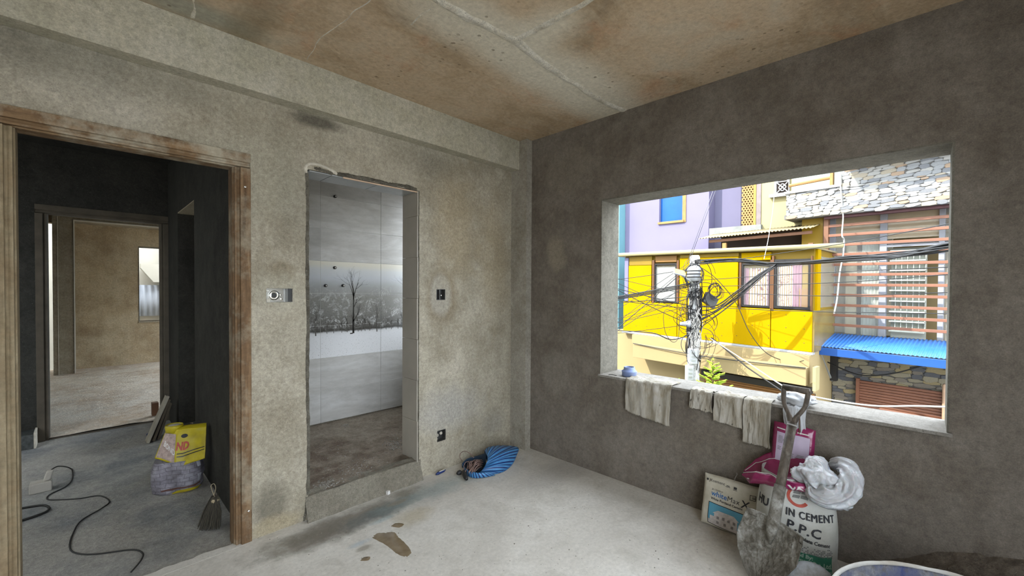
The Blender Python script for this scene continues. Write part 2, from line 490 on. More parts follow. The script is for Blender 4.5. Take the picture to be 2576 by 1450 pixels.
# floors
st(MB().box(XC-0.2, XB, YD-0.2, YA+0.03, -0.18, 0.0).build('floor', m_floor, origin=(0,0,0)))
st(MB().box(-1.4, XR+0.02, YA+0.03, Y2+0.02, -0.18, -0.018).build('floor_passage', m_floor2, origin=(0,0,0)))
mb = MB()
def f3(u, v):
    x = -1.4 + 4.6*u; y = Y2+0.02 + (Y3+0.2-Y2)*v
    return (x, y, 0.004 + 0.010*nz(x*2.1, y*2.1) + 0.006*nz(x*7, y*7, 3))
mb.grid(f3, 90, 90)
mb.box(-1.4, 3.2, Y2+0.02, Y3+0.2, -0.18, -0.03)
st(mb.build('floor_far_room', m_floor3, origin=(0,0,0), smooth=True, fix=False))
ZW = 0.145
def bf(u, v):
    x = 0.90 + 2.1*u; y = YA+0.012 + (YT+0.03-YA)*v
    return (x, y, ZW + 0.012*nz(x*3.3, y*3.3, 1) + 0.008*nz(x*11, y*11, 2))
mb = MB(); mb.grid(bf, 70, 60)
mb.box(0.90, 3.0, YA+0.02, YT+0.2, -0.18, ZW-0.03)
st(mb.build('floor_wet_room', m_bathfloor, origin=(0,0,0), smooth=True, fix=False))
# rough mortar step under the wet-room doorway
DX0, DX1 = 1.022, 1.832        # wet-room doorway
def stepf(u, v):
    x = DX0-0.03 + (DX1-DX0+0.055)*u
    k = v
    if k < 0.6:
        kk = k/0.6; y = YA - 0.050*(1-kk)**1.5 - 0.004; z = -0.004 + (ZW+0.012)*kk
    else:
        kk = (k-0.6)/0.4; y = YA - 0.004 + 0.10*kk; z = ZW + 0.008 - 0.006*kk
    return (x, y + 0.010*nz(x*9, z*14), z + 0.010*nz(x*8, k*5, 4))
mb = MB(); mb.grid(stepf, 60, 20)
st(mb.build('trim_1', m_step, smooth=True, fix=False))

# broken edge of the screed at the passage threshold
pts_ = [Vector((-0.30, YA-0.02, 0.0006)), Vector((0.72, YA-0.02, 0.0006))] + [Vector((0.72 - 1.02*k/40, YA+0.045 + 0.022*nz(k*0.45, 2) + 0.010*nz(k*1.7, 5), 0.0006)) for k in range(41)]
st(MB().prism(pts_, (0, 0, -0.06)).build('trim_4', m_floor, origin=(0,0,0)))
# doorway wall
D1X0, D1X1, D1Z = -0.275, 0.690, 2.275   # rough opening that the timber frame fills
wA = wall_with_openings('y', YA, YA+TA, XC-0.2, XB+TB, -0.18, ZC+0.02,
     [(D1X0, D1X1, -0.18, D1Z), (DX0-0.012, DX1+0.012, -0.18, 2.262),
      (0.771, 0.920, 1.411, 1.497), (2.007, 2.096, 1.407, 1.497), (2.019, 2.105, 0.244, 0.336)])
st(wA.build('wall_doorways', m_wallA, origin=(0,0,0)))
# window wall
WY0, WY1, WZ0, WZ1 = -0.092, 1.880, 0.80, 2.228
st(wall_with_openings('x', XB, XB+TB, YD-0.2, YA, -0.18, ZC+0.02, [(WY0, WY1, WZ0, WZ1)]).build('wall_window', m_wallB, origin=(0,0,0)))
# walls behind the camera; the one on the right side opens wide onto a balcony
st(wall_with_openings('x', XC-0.2, XC, YD-0.2, YA, -0.18, ZC+0.02, []).build('wall_back', m_plain_wall, origin=(0,0,0)))
st(wall_with_openings('y', YD-0.2, YD, XC, XB, -0.18, ZC+0.02, [(XC+0.10, 1.35, 0.0, 2.80)]).build('wall_balcony', m_plain_wall, origin=(0,0,0)))
# ceiling slab
ceil = st(MB().box(XC-0.2, XB+TB, YD-0.2, YA+0.1, ZC, ZC+0.16).build('ceiling', m_ceil, origin=(0,0,0)))
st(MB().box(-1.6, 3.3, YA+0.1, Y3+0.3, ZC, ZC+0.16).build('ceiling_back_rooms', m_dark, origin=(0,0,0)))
# mortar ridges on the ceiling where the shuttering sheets met
m_seam = concrete('ceiling_mortar', (0.84, 0.79, 0.68), (0.90, 0.86, 0.77), (0.70, 0.63, 0.50), 4.0, 14.0, bump=0.9, speck=0.8)
def ridge(pix, w, h, nm='mortar_ridge', mat=None):
    pts = smoothpath([onz(x, y, ZC) for x, y in pix], 14)
    mb = MB(); cs = 7
    rows = []
    for i, q in enumerate(pts):
        a = pts[max(i-1,0)]; b = pts[min(i+1,len(pts)-1)]
        tdir = (b-a).normalized(); s = Vector((-tdir.y, tdir.x, 0))
        ww = w*(1+0.35*nz(q.x*5, q.y*5)); row = []
        for k in range(cs+1):
            f = k/cs*2-1
            hh = h*(1-abs(f)**2.2)*(0.7+0.6*nz(q.x*13+k, q.y*13, k*0.7))
            row.append(q + s*(f*ww + 0.012*nz(q.x*9, q.y*9, 5)) + Vector((0,0,0.002 - max(0, hh))))
        rows.append(row)
    vs = [v for r_ in rows for v in r_]; n = cs+1; fs = []
    for i in range(len(rows)-1):
        for k in range(cs): fs.append((i*n+k, i*n+k+1, (i+1)*n+k+1, (i+1)*n+k))
    mb.add(vs, fs)
    return mb.build(nm, mat or m_seam, ceil, smooth=True, fix=False)
ridge([(700, -270), (900, -130), (1060, -30), (1110, 5), (1200, 55), (1295, 103), (1360, 155), (1450, 215), (1530, 262), (1583, 283)], 0.030, 0.012)
ridge([(1295, 105), (1345, 78), (1400, 48), (1490, -5), (1620, -85), (1800, -200)], 0.022, 0.010)
ridge([(775, 150), (800, 105), (880, 40), (930, 0), (1000, -60)], 0.006, 0.004)
ridge([(1032, 62), (1060, 40), (1085, 22)], 0.008, 0.004)
ridge([(488, -10), (486, 20), (483, 45)], 0.012, 0.004)

# beam over the doorways and the corner column it dies into
st(MB().box(XC, 2.868, YA-0.10, YA+0.01, 2.617, ZC+0.01).build('ceiling_beam', m_beam, origin=(0,0,0)))
st(MB().box(2.868, XB+0.01, 2.635, YA+0.01, -0.01, ZC+0.01).build('column_corner', m_col, origin=(0,0,0)))

# window 1: plaster lining of the reveal and the stone sill slab
w1 = thing('window_1', (XB, (WY0+WY1)/2, WZ0), kind='structure')
m_sill = concrete('sill_stone', (0.27, 0.25, 0.222), (0.33, 0.31, 0.28), (0.21, 0.19, 0.165), 3.0, 9.0, rough=0.7, bump=0.2, speck=0.9)
mb = MB()
for (ya, yb) in ((WY0, WY0+0.008), (WY1-0.008, WY1)):
    mb.box(XB-0.003, XB+TB, ya, yb, WZ0, WZ1)
mb.box(XB-0.003, XB+TB, WY0+0.008, WY1-0.008, WZ1-0.008, WZ1)
mb.build('reveal_plaster', m_reveal, w1)
bevel(MB().box(XB-0.018, XB+TB+0.03, WY0-0.012, WY1+0.010, WZ0-0.004, 0.8145).build('window_sill', m_sill, w1), 0.003)

# ------------------------------------------------------------------ timber frame of the near doorway (door 1)
def timber(name, sc_, lo, mid, hi, dust, amt):
    t = NT(name); p = t.pos()
    g = t.noise(t.mapped(p, sc_), 3.0, 6, 0.6, 0.8); n2 = t.noise(p, 5.5, 8, 0.68); n3 = t.noise(p, 30, 5, 0.7)
    c = t.ramp(g, [(0.32, lo), (0.55, mid), (0.75, hi)])
    c = t.mix(t.ramp(n2, [(0.46, 0.0), (0.64, amt)]), c, dust)
    c = t.mix(1.0, c, t.ramp(n3, [(0.3, 0.78), (0.7, 1.15)]), 'MULTIPLY')
    return t.out(c, 0.8, t.bump(t.math('ADD', g, t.math('MULTIPLY', n3, 0.5)), 0.35, 0.01), spec=0.25)
m_timber = timber('door_timber', (9, 9, 0.9), (0.085, 0.050, 0.025), (0.165, 0.10, 0.052), (0.25, 0.16, 0.085), (0.30, 0.26, 0.19), 0.75)
m_timber_h = timber('door_timber_head', (0.9, 9, 9), (0.10, 0.060, 0.03), (0.20, 0.125, 0.065), (0.29, 0.195, 0.11), (0.38, 0.34, 0.26), 0.9)
m_timber2 = timber('door_timber_dusty', (9, 9, 0.9), (0.19, 0.145, 0.085), (0.27, 0.215, 0.135), (0.35, 0.29, 0.19), (0.21, 0.15, 0.085), 0.8)
m_timber3 = plain('door_timber_dark', (0.075, 0.062, 0.045), 0.85, 0.25, 6, bump=0.2)
m_nail = plain('nail_steel', (0.55, 0.53, 0.50), 0.35, 0.1, 20, metal=0.9)

def frame_member(name, mat, parent, prof, a, b, outv, facev):
    """prof: (u, d) polygon, u measured into the opening along outv, d along facev; swept a -> b"""
    a, b, outv, facev = Vector(a), Vector(b), Vector(outv), Vector(facev)
    mb = MB(); mb.prism([a + outv*u + facev*d for u, d in prof], b - a)
    return bevel(mb.build(name, mat, parent), 0.003, 2, 30)
def door_frame(name, x0, x1, zt, yf, mats, w=0.085, deep=0.12, proud=0.012, zb=0.0):
    d = thing(name, ((x0+x1)/2, yf, 0.0), kind='structure')
    # face 0..w-lip, groove, then a lower lip (the rebate a leaf would close on)
    prof = [(0, -deep), (0, proud), (w*0.62, proud), (w*0.62, proud-0.014), (w*0.70, proud-0.022), (w*0.80, proud-0.016),
            (w*0.92, proud-0.016), (w*0.92, proud-0.034), (w, proud-0.040), (w, -deep)]
    fy = (0, -1, 0)
    frame_member('jamb', mats[0], d, prof, (x0-w, yf, zb), (x0-w, yf, zt+w*0.0), (1, 0, 0), fy)
    frame_member('jamb', mats[1], d, prof, (x1+w, yf, zb), (x1+w, yf, zt+w*0.0), (-1, 0, 0), fy)
    frame_member('head', mats[2], d, prof, (x0-w, yf, zt+w), (x1+w, yf, zt+w), (0, 0, -1), fy)
    return d
d1 = door_frame('door_1', -0.204, 0.605, 2.195, YA, (m_timber2, m_timber, m_timber_h), zb=-0.018)
def nail(x, y, parent, L=0.03):
    q = ony(x, y, YA-0.012)
    mb = MB(); mb.tube([q + Vector((0,0.005,0)), q + Vector((0.003,-L*0.7,0.003))], 0.0022, 6)
    mb.lathe([(0.0055, 0), (0.0055, 0.002), (0.003, 0.003)], q + Vector((0.003,-L*0.7,0.003)), 8, ax=(0.1,-1,0.1))
    mb.build('nail', m_nail, parent)
nail(613, 473, d1); nail(622, 1285, d1)

# ------------------------------------------------------------------ passage, far room
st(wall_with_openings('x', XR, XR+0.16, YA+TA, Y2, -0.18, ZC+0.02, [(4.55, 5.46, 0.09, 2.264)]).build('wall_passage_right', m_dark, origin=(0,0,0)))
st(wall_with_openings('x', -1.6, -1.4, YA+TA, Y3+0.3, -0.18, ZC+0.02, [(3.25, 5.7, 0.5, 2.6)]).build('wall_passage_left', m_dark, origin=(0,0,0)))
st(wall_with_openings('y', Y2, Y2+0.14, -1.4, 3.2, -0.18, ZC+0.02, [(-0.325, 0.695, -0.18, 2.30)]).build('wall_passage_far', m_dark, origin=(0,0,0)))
d2 = door_frame('door_2', -0.240, 0.610, 2.215, Y2, (m_timber3, m_timber3, m_timber3), zb=-0.018)
st(MB().box(-0.24, 0.61, Y2+0.01, Y2+0.10, -0.03, -0.006).build('trim_2', m_timber3))
# skirting slab left of the far door
m_granite = plain('skirting_granite', (0.055, 0.06, 0.058), 0.35, 0.5, 40, spec=0.5)
st(bevel(MB().box(-1.38, -0.335, Y2-0.22, Y2-0.008, -0.02, 0.115).build('baseboard_passage', m_granite), 0.004))
m_mortar_light = plain('mortar_light', (0.52, 0.48, 0.40), 0.9, 0.2, 20)
st(MB().box(-0.334, -0.320, Y2-0.225, Y2-0.01, -0.02, 0.13).build('trim_3', m_mortar_light))
# small unlit room behind the opening in the passage's right wall
st(MB().box(XR+0.002, 2.90, 4.46, Y2, -0.18, 0.088).build('floor_side_room', m_step, origin=(0,0,0)))
st(MB().box(0.84, 0.94, YA+TA, 4.46, -0.18, ZC).build('wall_side_room', m_dark, origin=(0,0,0)))
st(wall_with_openings('x', 2.90, 3.10, 4.46, Y2, -0.18, ZC, [(4.75, 5.9, 0.7, 2.5)]).build('wall_side_room_window', m_plain_wall, origin=(0,0,0)))
# far room
st(wall_with_openings('y', Y3, Y3+0.2, -1.4, 3.2, -0.18, ZC+0.02, [(0.765, 1.75, 0.83, 2.28), (-1.2, -0.36, 0.0, 2.62)]).build('wall_far', m_far, origin=(0,0,0)))
st(wall_with_openings('x', 3.0, 3.2, Y2+0.14, Y3, -0.18, ZC+0.02, [(6.6, 10.4, 0.1, 2.6)]).build('wall_far_right', m_far, origin=(0,0,0)))
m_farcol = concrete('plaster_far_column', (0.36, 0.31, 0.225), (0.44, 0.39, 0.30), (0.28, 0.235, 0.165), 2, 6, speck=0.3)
st(MB().box(-0.36, -0.10, 10.46, Y3, -0.03, ZC).build('column_far', m_farcol, origin=(0,0,0)))
st(MB().box(-0.10, 3.0, 10.46, Y3, 2.64, ZC).build('ceiling_beam_far', m_farcol, origin=(0,0,0)))
m_edge_strip = plain('edge_strip_pale', (0.72, 0.68, 0.58), 0.7, 0.06, 10)  # pale strips along the far column and beam
st(MB().box(-0.112, -0.098, 10.448, 10.462, 0.0, 2.63).build('trim_5', m_edge_strip))
st(MB().box(-0.112, 3.0, 10.444, 10.462, 2.628, 2.652).build('trim_6', m_edge_strip))
st(MB().box(-0.302, -0.296, 10.454, 10.462, 0.0, ZC).build('trim_7', m_edge_strip))
st(MB().box(XR+0.001, XR+0.159, 4.552, 5.458, 2.252, 2.263).build('lit_soffit_slab', m_farcol))  # pale slab put in so the lintel soffit looks lit
st(MB().box(XR-0.004, XR+0.02, 4.56, 5.45, 0.06, 0.094).build('lit_step_strip', m_farcol))  # paler strip makes the raised floor edge look lit
w2 = thing('window_2', (1.25, Y3, 0.83), kind='structure')
mb = MB(); mb.box(0.755, 1.76, Y3-0.03, Y3+0.22, 0.80, 0.83); mb.build('window_sill', m_farcol, w2)
mb = MB(); mb.box(0.755, 0.767, Y3-0.006, Y3+0.2, 0.83, 2.285); mb.box(0.755, 1.76, Y3-0.006, Y3+0.2, 2.277, 2.289); mb.build('reveal_plaster', m_reveal, w2)

# ------------------------------------------------------------------ wet room shell
st(MB().box(0.90+0.0, 3.0, YT+0.012, YT+0.20, -0.18, ZC).build('wall_wet_room', m_step, origin=(0,0,0)))
st(wall_with_openings('x', 2.90, 3.10, YA+TA, YT+0.02, -0.18, ZC, [(3.12, 4.18, 1.05, 2.60)]).build('wall_wet_room_right', m_plain_wall, origin=(0,0,0)))
st(MB().box(XC-0.2, XB+TB, YD-2.2, YD-0.2, -0.25, -0.06).build('balcony_bounce_slab', m_plain_wall, origin=(0,0,0)))  # unseen slab added to bounce sky light up to the ceiling
# outer faces so that the far side reads as a building from the street
m_ground = concrete('street_asphalt', (0.30, 0.29, 0.27), (0.38, 0.37, 0.35), (0.24, 0.23, 0.21), 0.6, 3.0)
ZG = -3.3
st(MB().box(-60, 80, -70, 70, ZG-0.3, ZG).build('ground', m_ground, origin=(0,0,0)))
m_outer = plain('outer_render', (0.55, 0.53, 0.48), 0.9, 0.12, 2, bump=0.2)
st(MB().box(-4.9, -4.6, 0.5, 14.0, ZG, 7.0).build('sun_block_wall', m_outer, origin=(0,0,0)))  # unseen wall added to block the sun from the passage opening
st(MB().box(XC-0.2, XB+TB-0.02, YD-0.2, Y3+0.25, ZG, -0.19).build('wall_lower_storey', m_outer, origin=(0,0,0)))
# ------------------------------------------------------------------ the street outside: facades as frames of their own
class Fac:
    """a facade plane: s runs along it to the left as seen from the street, d out towards the street, z up"""
    def __init__(self, vp, p0):
        r_ = ray(*vp); h = math.hypot(r_.x, r_.y)
        self.e = Vector((r_.x/h, r_.y/h, 0)); self.rise = r_.z/h
        self.n = Vector((-self.e.y, self.e.x, 0))
        if self.n.x > 0: self.n = -self.n
        self.O = Vector((p0[0], p0[1], 0))
        self.ang = math.atan2(self.e.y, self.e.x)
    def P(self, s, z, d=0.0):
        return self.O + self.e*s + self.n*d + Vector((0, 0, z + self.rise*s))
    def px(self, x, y, d=0.0):
        q = onplane(x, y, self.O + self.n*d, self.n)
        s = (q - self.O).dot(self.e)
        return s, q.z - self.rise*s
    def rect(self, x0, y0, x1, y1, d=0.0):
        xm, ym = (x0+x1)/2, (y0+y1)/2
        return self.px(x1, ym, d)[0], self.px(x0, ym, d)[0], self.px(xm, y1, d)[1], self.px(xm, y0, d)[1]
    def box(self, mb, s0, s1, z0, z1, d0, d1):
        return mb.hexa([self.P(s0,z0,d0), self.P(s1,z0,d0), self.P(s1,z0,d1), self.P(s0,z0,d1),
                        self.P(s0,z1,d0), self.P(s1,z1,d0), self.P(s1,z1,d1), self.P(s0,z1,d1)])
    def pbox(self, mb, x0, y0, x1, y1, d0, d1):
        s0, s1, z0, z1 = self.rect(x0, y0, x1, y1, d1)
        return self.box(mb, s0, s1, z0, z1, d0, d1)

FY = Fac((370, 693), (9.30, 1.68))      # yellow house
FR = Fac((432, 708), (10.75, 1.60))     # stone-clad house
FL = Fac((370, 693), (11.60, 4.60))     # lilac house, set back

OUT = 0.47
def oplain(name, c, *a, **k): return plain(name, tuple(x*OUT for x in c), *a, **k)
K = 0.50
def oc(r, g, b, k=K): return tuple(x*k for x in lin(r, g, b))
m_yel = oplain('paint_yellow', (0.66, 0.40, 0.001), 0.6, 0.05, 1.5, spec=0.03)
m_yel2 = oplain('paint_ochre', (0.42, 0.26, 0.012), 0.5, 0.08, 2)
m_orange = oplain('paint_orange_brown', (0.40, 0.20, 0.045), 0.55, 0.10, 3)
m_cream = oplain('paint_cream', (0.56, 0.42, 0.20), 0.8, 0.06, 1.2)
m_cream2 = oplain('paint_pale_cream', (0.60, 0.52, 0.26), 0.8, 0.06, 1.2)
m_white = oplain('paint_white', (0.60, 0.61, 0.63), 0.5, 0.04, 2)
m_brownf = oplain('window_brown', (0.20, 0.085, 0.03), 0.5, 0.1, 4)
m_blackf = oplain('window_black', (0.030, 0.027, 0.027), 0.45, 0.2, 5)
m_lilac = oplain('paint_lilac', (0.29, 0.265, 0.44), 0.85, 0.05, 1.1, dirt=(0.14, 0.128, 0.20), dirt_amt=0.5)
m_lilac2 = oplain('paint_lilac_dull', (0.25, 0.235, 0.37), 0.85, 0.05, 1.4)
m_cyan = oplain('paint_cyan', (0.22, 0.50, 0.58), 0.8, 0.06, 1.5)
m_bluewin = oplain('window_blue', (0.015, 0.15, 0.55), 0.3, 0.1, 3)
m_tin = oplain('tin_sheet', (0.50, 0.52, 0.50), 0.45, 0.18, 3, metal=0.3, dirt=(0.25, 0.23, 0.19))
m_tincream = oplain('tin_sheet_cream', (0.46, 0.38, 0.22), 0.6, 0.15, 4)
m_terra = oplain('terracotta', (0.52, 0.29, 0.10), 0.8, 0.15, 6)
m_void = oplain('dark_interior', (0.055, 0.035, 0.025), 0.9, 0.2, 2)
m_slat = oplain('slat_redwood', (0.34, 0.145, 0.085), 0.5, 0.10, 4)
m_alu = oplain('window_pale_grey', (0.52, 0.54, 0.60), 0.45, 0.05, 3)
m_bluetin = oplain('tin_sheet_blue', (0.045, 0.24, 0.80), 0.5, 0.14, 3, dirt=(0.05, 0.15, 0.36), dirt_amt=0.35)
m_bluetrim = oplain('trim_blue', (0.022, 0.12, 0.46), 0.4, 0.10, 3)
m_shut = oplain('shutter_brown', (0.30, 0.115, 0.060), 0.5, 0.10, 5)
m_shut2 = oplain('shutter_orange', (0.36, 0.155, 0.035), 0.5, 0.10, 5)
m_joint = oplain('stone_joint', (0.20, 0.19, 0.175), 0.95, 0.2, 10)
m_roofdark = oplain('concrete_soffit', (0.30, 0.29, 0.28), 0.9, 0.1, 3)
m_cable = oplain('cable_black', (0.018, 0.018, 0.020), 0.5, 0.2, 10)
m_cablew = oplain('cable_white', (0.62, 0.60, 0.56), 0.5, 0.1, 10)
m_brownpost = oplain('post_brown', (0.28, 0.13, 0.07), 0.6, 0.1, 4)
def glassmat(name, tint, alpha=0.5, rough=0.05):
    t = NT(name); t.out(tint, rough, spec=0.8)
    t.b.inputs['Alpha'].default_value = alpha
    n = t.noise(t.pos(True), 1.5, 2)
    t.l.new(t.ramp(n, [(0.3, tint), (0.7, tuple(min(1, x*1.15) for x in tint))]), t.b.inputs['Base Color'])
    return t.m
m_glass = glassmat('window_glass', (0.30, 0.31, 0.30), 0.10)
m_glassd = glassmat('window_glass_grey', (0.34, 0.345, 0.33), 0.25)
m_glasst = glassmat('window_glass_tan', (0.36, 0.30, 0.21), 0.85)

t = NT('curtain_print'); p = t.mapped(t.pos(True), (0, 1, 1))
vo = t.node('ShaderNodeTexVoronoi', feature='SMOOTH_F1'); vo.inputs['Scale'].default_value = 6.5
dist = t.node('ShaderNodeVectorMath', operation='ADD')
nn = t.node('ShaderNodeTexNoise'); nn.inputs['Scale'].default_value = 5; t.l.new(p, nn.inputs['Vector'])
sc_ = t.node('ShaderNodeVectorMath', operation='SCALE'); sc_.inputs['Scale'].default_value = 0.25
t.l.new(nn.outputs['Color'], sc_.inputs[0]); t.l.new(p, dist.inputs[0]); t.l.new(sc_.outputs[0], dist.inputs[1])
t.l.new(dist.outputs[0], vo.inputs['Vector'])
c = t.ramp(vo.outputs['Distance'], [(0.10, (0.13, 0.035, 0.07)), (0.14, (0.37, 0.34, 0.355)), (0.36, (0.40, 0.37, 0.385)), (0.40, (0.14, 0.045, 0.08)), (0.44, (0.40, 0.37, 0.385))])
m_curt = t.out(c, 0.8)
m_pink = oplain('curtain_pink', (0.48, 0.24, 0.33), 0.8, 0.08, 3)
m_blind = oplain('blind_white', (0.52, 0.54, 0.50), 0.7, 0.05, 3)

# --- yellow house
yh = thing('yellow_house', FY.P(2.0, ZG, -2.0), 'bright yellow panelled house facing the window, cream ground floor below', 'building')
sL, sR = FY.px(1569, 800)[0], FY.px(2044, 800)[0]
zroof = FY.px(1565, 645)[1]; zsplit = FY.px(1570, 757)[1]; zbot = FY.px(1569, 832)[1]
mb = MB(); FY.box(mb, sR, sL, zbot, zroof, -1.5, -0.06); mb.build('wall', m_yel2, yh)
mb = MB(); FY.box(mb, sR, sL+0.25, ZG, zbot, -1.5, -0.10); mb.build('ground_floor_wall', m_cream, yh)
def part(fac, par, name, mat, x0, y0, x1, y1, d0, d1, bev=0.0):
    mb = MB(); fac.pbox(mb, x0, y0, x1, y1, d0, d1); o = mb.build(name, mat, par)
    return bevel(o, bev) if bev else o
def partb(fac, par, name, mat, s0, s1, z0, z1, d0, d1, bev=0.0):
    mb = MB(); fac.box(mb, s0, s1, z0, z1, d0, d1); o = mb.build(name, mat, par)
    return bevel(o, bev) if bev else o
s1940 = FY.px(1939, 830)[0]; s1700 = FY.px(1704, 800)[0]
for a, b in ((sR, s1940-0.006), (s1940+0.006, s1700-0.006), (s1700+0.006, sL)):
    partb(FY, yh, 'panel', m_yel, a, b, zbot, zsplit-0.008, -0.05, 0.02, 0.006)
# screw heads on the lower panels
mb = MB()
for i in range(14):
    for z in (zbot+0.16, zbot+0.42, zsplit-0.10):
        q = FY.P(sR + 0.12 + i*(sL-sR-0.2)/13, z + 0.04*nz(i*3.1, z), 0.02)
        mb.lathe([(0.008, -0.002), (0.008, 0.003), (0.004, 0.005)], q, 6, ax=FY.n)
mb.build('screw_heads', m_brownf, yh)['kind'] = 'stuff'
ztr = FY.px(1610, 668)[1]
def ucol(x0, x1, ztop, zlow, mat, d1=0.015, nm='panel'):
    return partb(FY, yh, nm, mat, FY.px(x1, 710)[0], FY.px(x0, 710)[0], zlow, ztop, -0.05, d1, 0.006)
zt2 = FY.px(1860, 658)[1]
ucol(1582, 1639, ztr-0.004, zsplit, m_yel); ucol(1710, 1857, zt2+0.10, zsplit, m_yel)
ucol(1582, 1639, zroof-0.02, ztr+0.004, m_yel2, 0.0); ucol(1648, 1701, zroof-0.03, FY.px(1670, 660)[1], m_orange, 0.0)
ucol(1710, 1857, zroof-0.02, zt2+0.105, m_yel2, 0.0); ucol(1864, 1938, zroof-0.03, FY.px(1900, 655)[1], m_yel, 0.0)
ucol(1572, 1581, zroof-0.05, zsplit+0.0, m_lilac, 0.02, 'corner_strip')
# window with a white blind
w = tag(bpy.data.objects.new('window', None)); COL.objects.link(w); w.parent = yh; w['_org'] = yh['_org']
for x0, x1 in ((1640, 1645), (1702, 1707)): part(FY, w, 'casing', m_brownf, x0, 655, x1, 762, -0.05, 0.035)
def framed(fac, par, x0, y0, x1, y1, t_, mat, d0, d1):
    s0, s1, z0, z1 = fac.rect(x0, y0, x1, y1, d1)
    mb = MB()
    fac.box(mb, s0, s0+t_, z0, z1, d0, d1); fac.box(mb, s1-t_, s1, z0, z1, d0, d1)
    fac.box(mb, s0+t_, s1-t_, z0, z0+t_, d0, d1); fac.box(mb, s0+t_, s1-t_, z1-t_, z1, d0, d1)
    mb.build('frame', mat, par)
    return s0+t_, s1-t_, z0+t_, z1-t_
a = framed(FY, w, 1645, 663, 1702, 761, 0.035, m_blackf, -0.05, 0.02)
partb(FY, w, 'blind', m_blind, a[0], a[1], a[2], a[3]-0.05, -0.04, -0.03)
partb(FY, w, 'pane', m_glass, a[0], a[1], a[2], a[3], -0.005, 0.0)
# the pair of curtained windows
def curtain(par, s0, s1, z0, z1, d, mat, nm='curtain', waves=7, top=None):
    mb = MB()
    def fn(u, v):
        k = 1.0 - 0.10*(1-v)*0
        return FY.P(s0 + (s1-s0)*u, z0 + (z1-z0)*v, d + 0.010*math.sin(u*waves*2*math.pi))
    mb.grid(fn, 48, 6); return mb.build(nm, mat, par, smooth=True, fix=False)
for (x0, y0, x1, y1, kind) in ((1864, 662, 1940, 773, 0), (1946, 652, 2040, 778, 1)):
    w = bpy.data.objects.new('window', None); COL.objects.link(w); w.parent = yh; w['_org'] = yh['_org']
    for xa, xb in ((x0-5, x0), (x1-3 if kind == 0 else x1-1, x1+2)): part(FY, w, 'casing', m_brownf, xa, y0-8, xb, y1+4, -0.05, 0.035)
    a = framed(FY, w, x0, y0, x1, y1, 0.036 if kind == 0 else 0.045, m_blackf, -0.06, 0.02)
    W = a[1]-a[0]
    if kind == 0:
        curtain(w, a[0], a[0]+W*0.10, a[2], a[3]-0.06, -0.05, m_pink, waves=2)
        curtain(w, a[0]+W*0.10, a[1]-W*0.18, a[2], a[3]-0.06, -0.055, m_curt)
        curtain(w, a[1]-W*0.18, a[1], a[2], a[3]-0.06, -0.05, m_pink, waves=2)
    else:
        curtain(w, a[1]-W*0.50, a[1], a[2], a[3], -0.055, m_curt)
        curtain(w, a[0]+W*0.22, a[1]-W*0.50, a[2], a[3], -0.05, m_pink, waves=3)
        partb(FY, w, 'inner_wall', m_orange, a[0], a[0]+W*0.30, a[2], a[2]+(a[3]-a[2])*0.4, -0.058, -0.045)
    partb(FY, w, 'pane', m_glass, a[0], a[1], a[2], a[3], -0.005, 0.0)
# roof edge pipe, bottom trim, ledge, side
mb = MB(); mb.tube([FY.P(sL+0.4, zroof+0.03, 0.10), FY.P(sR-0.45, zroof+0.03, 0.10)], 0.045, 10)
mb.build('roof_edge_pipe', m_cream2, yh, smooth=True)
partb(FY, yh, 'roof', m_tincream, sR-0.05, sL+0.3, zroof, zroof+0.03, -1.5, 0.07)
partb(FY, yh, 'bottom_trim', m_white, sR-0.02, sL+0.02, zbot-0.045, zbot-0.003, -0.10, 0.05)
sLd = FY.px(1592, 880, 0.35)[0]; zl1 = FY.px(1592, 866, 0.35)[1]; zl0 = FY.px(1593, 899, 0.35)[1]
partb(FY, yh, 'ledge_beam', m_cream, sR+0.0, sLd, zl0, zl1, -0.10, 0.35, 0.006)
partb(FY, yh, 'ledge_upstand', m_cream, sR+0.0, sLd+0.15, zl1, zbot-0.05, -0.10, 0.16)
part(FY, yh, 'end_post', m_cream2, 2044, 925, 2052, 985, 0.10, 0.34)
sp0, sp1 = FY.px(1733, 930)[0], FY.px(1722, 930)[0]
partb(FY, yh, 'door_post', m_brownf, sp0, sp1, ZG, zl0-0.02, -0.10, -0.03)
# side wall facing right: ochre sheet below, dark glazing above
mb = MB(); FY.box(mb, sR-0.03, sR-0.002, zbot, zsplit, -1.45, 0.0); mb.build('side_panel', oplain('side_sheet', (0.34, 0.24, 0.06), 0.25, 0.25, 2, spec=0.6), yh)
mb = MB(); FY.box(mb, sR-0.03, sR-0.002, zsplit+0.05, zroof-0.12, -1.40, -0.35); mb.build('side_window', m_glassd, yh)
mb = MB(); FY.box(mb, sR-0.04, sR-0.002, zsplit, zroof, -0.33, -0.12); mb.build('side_post', m_yel, yh)
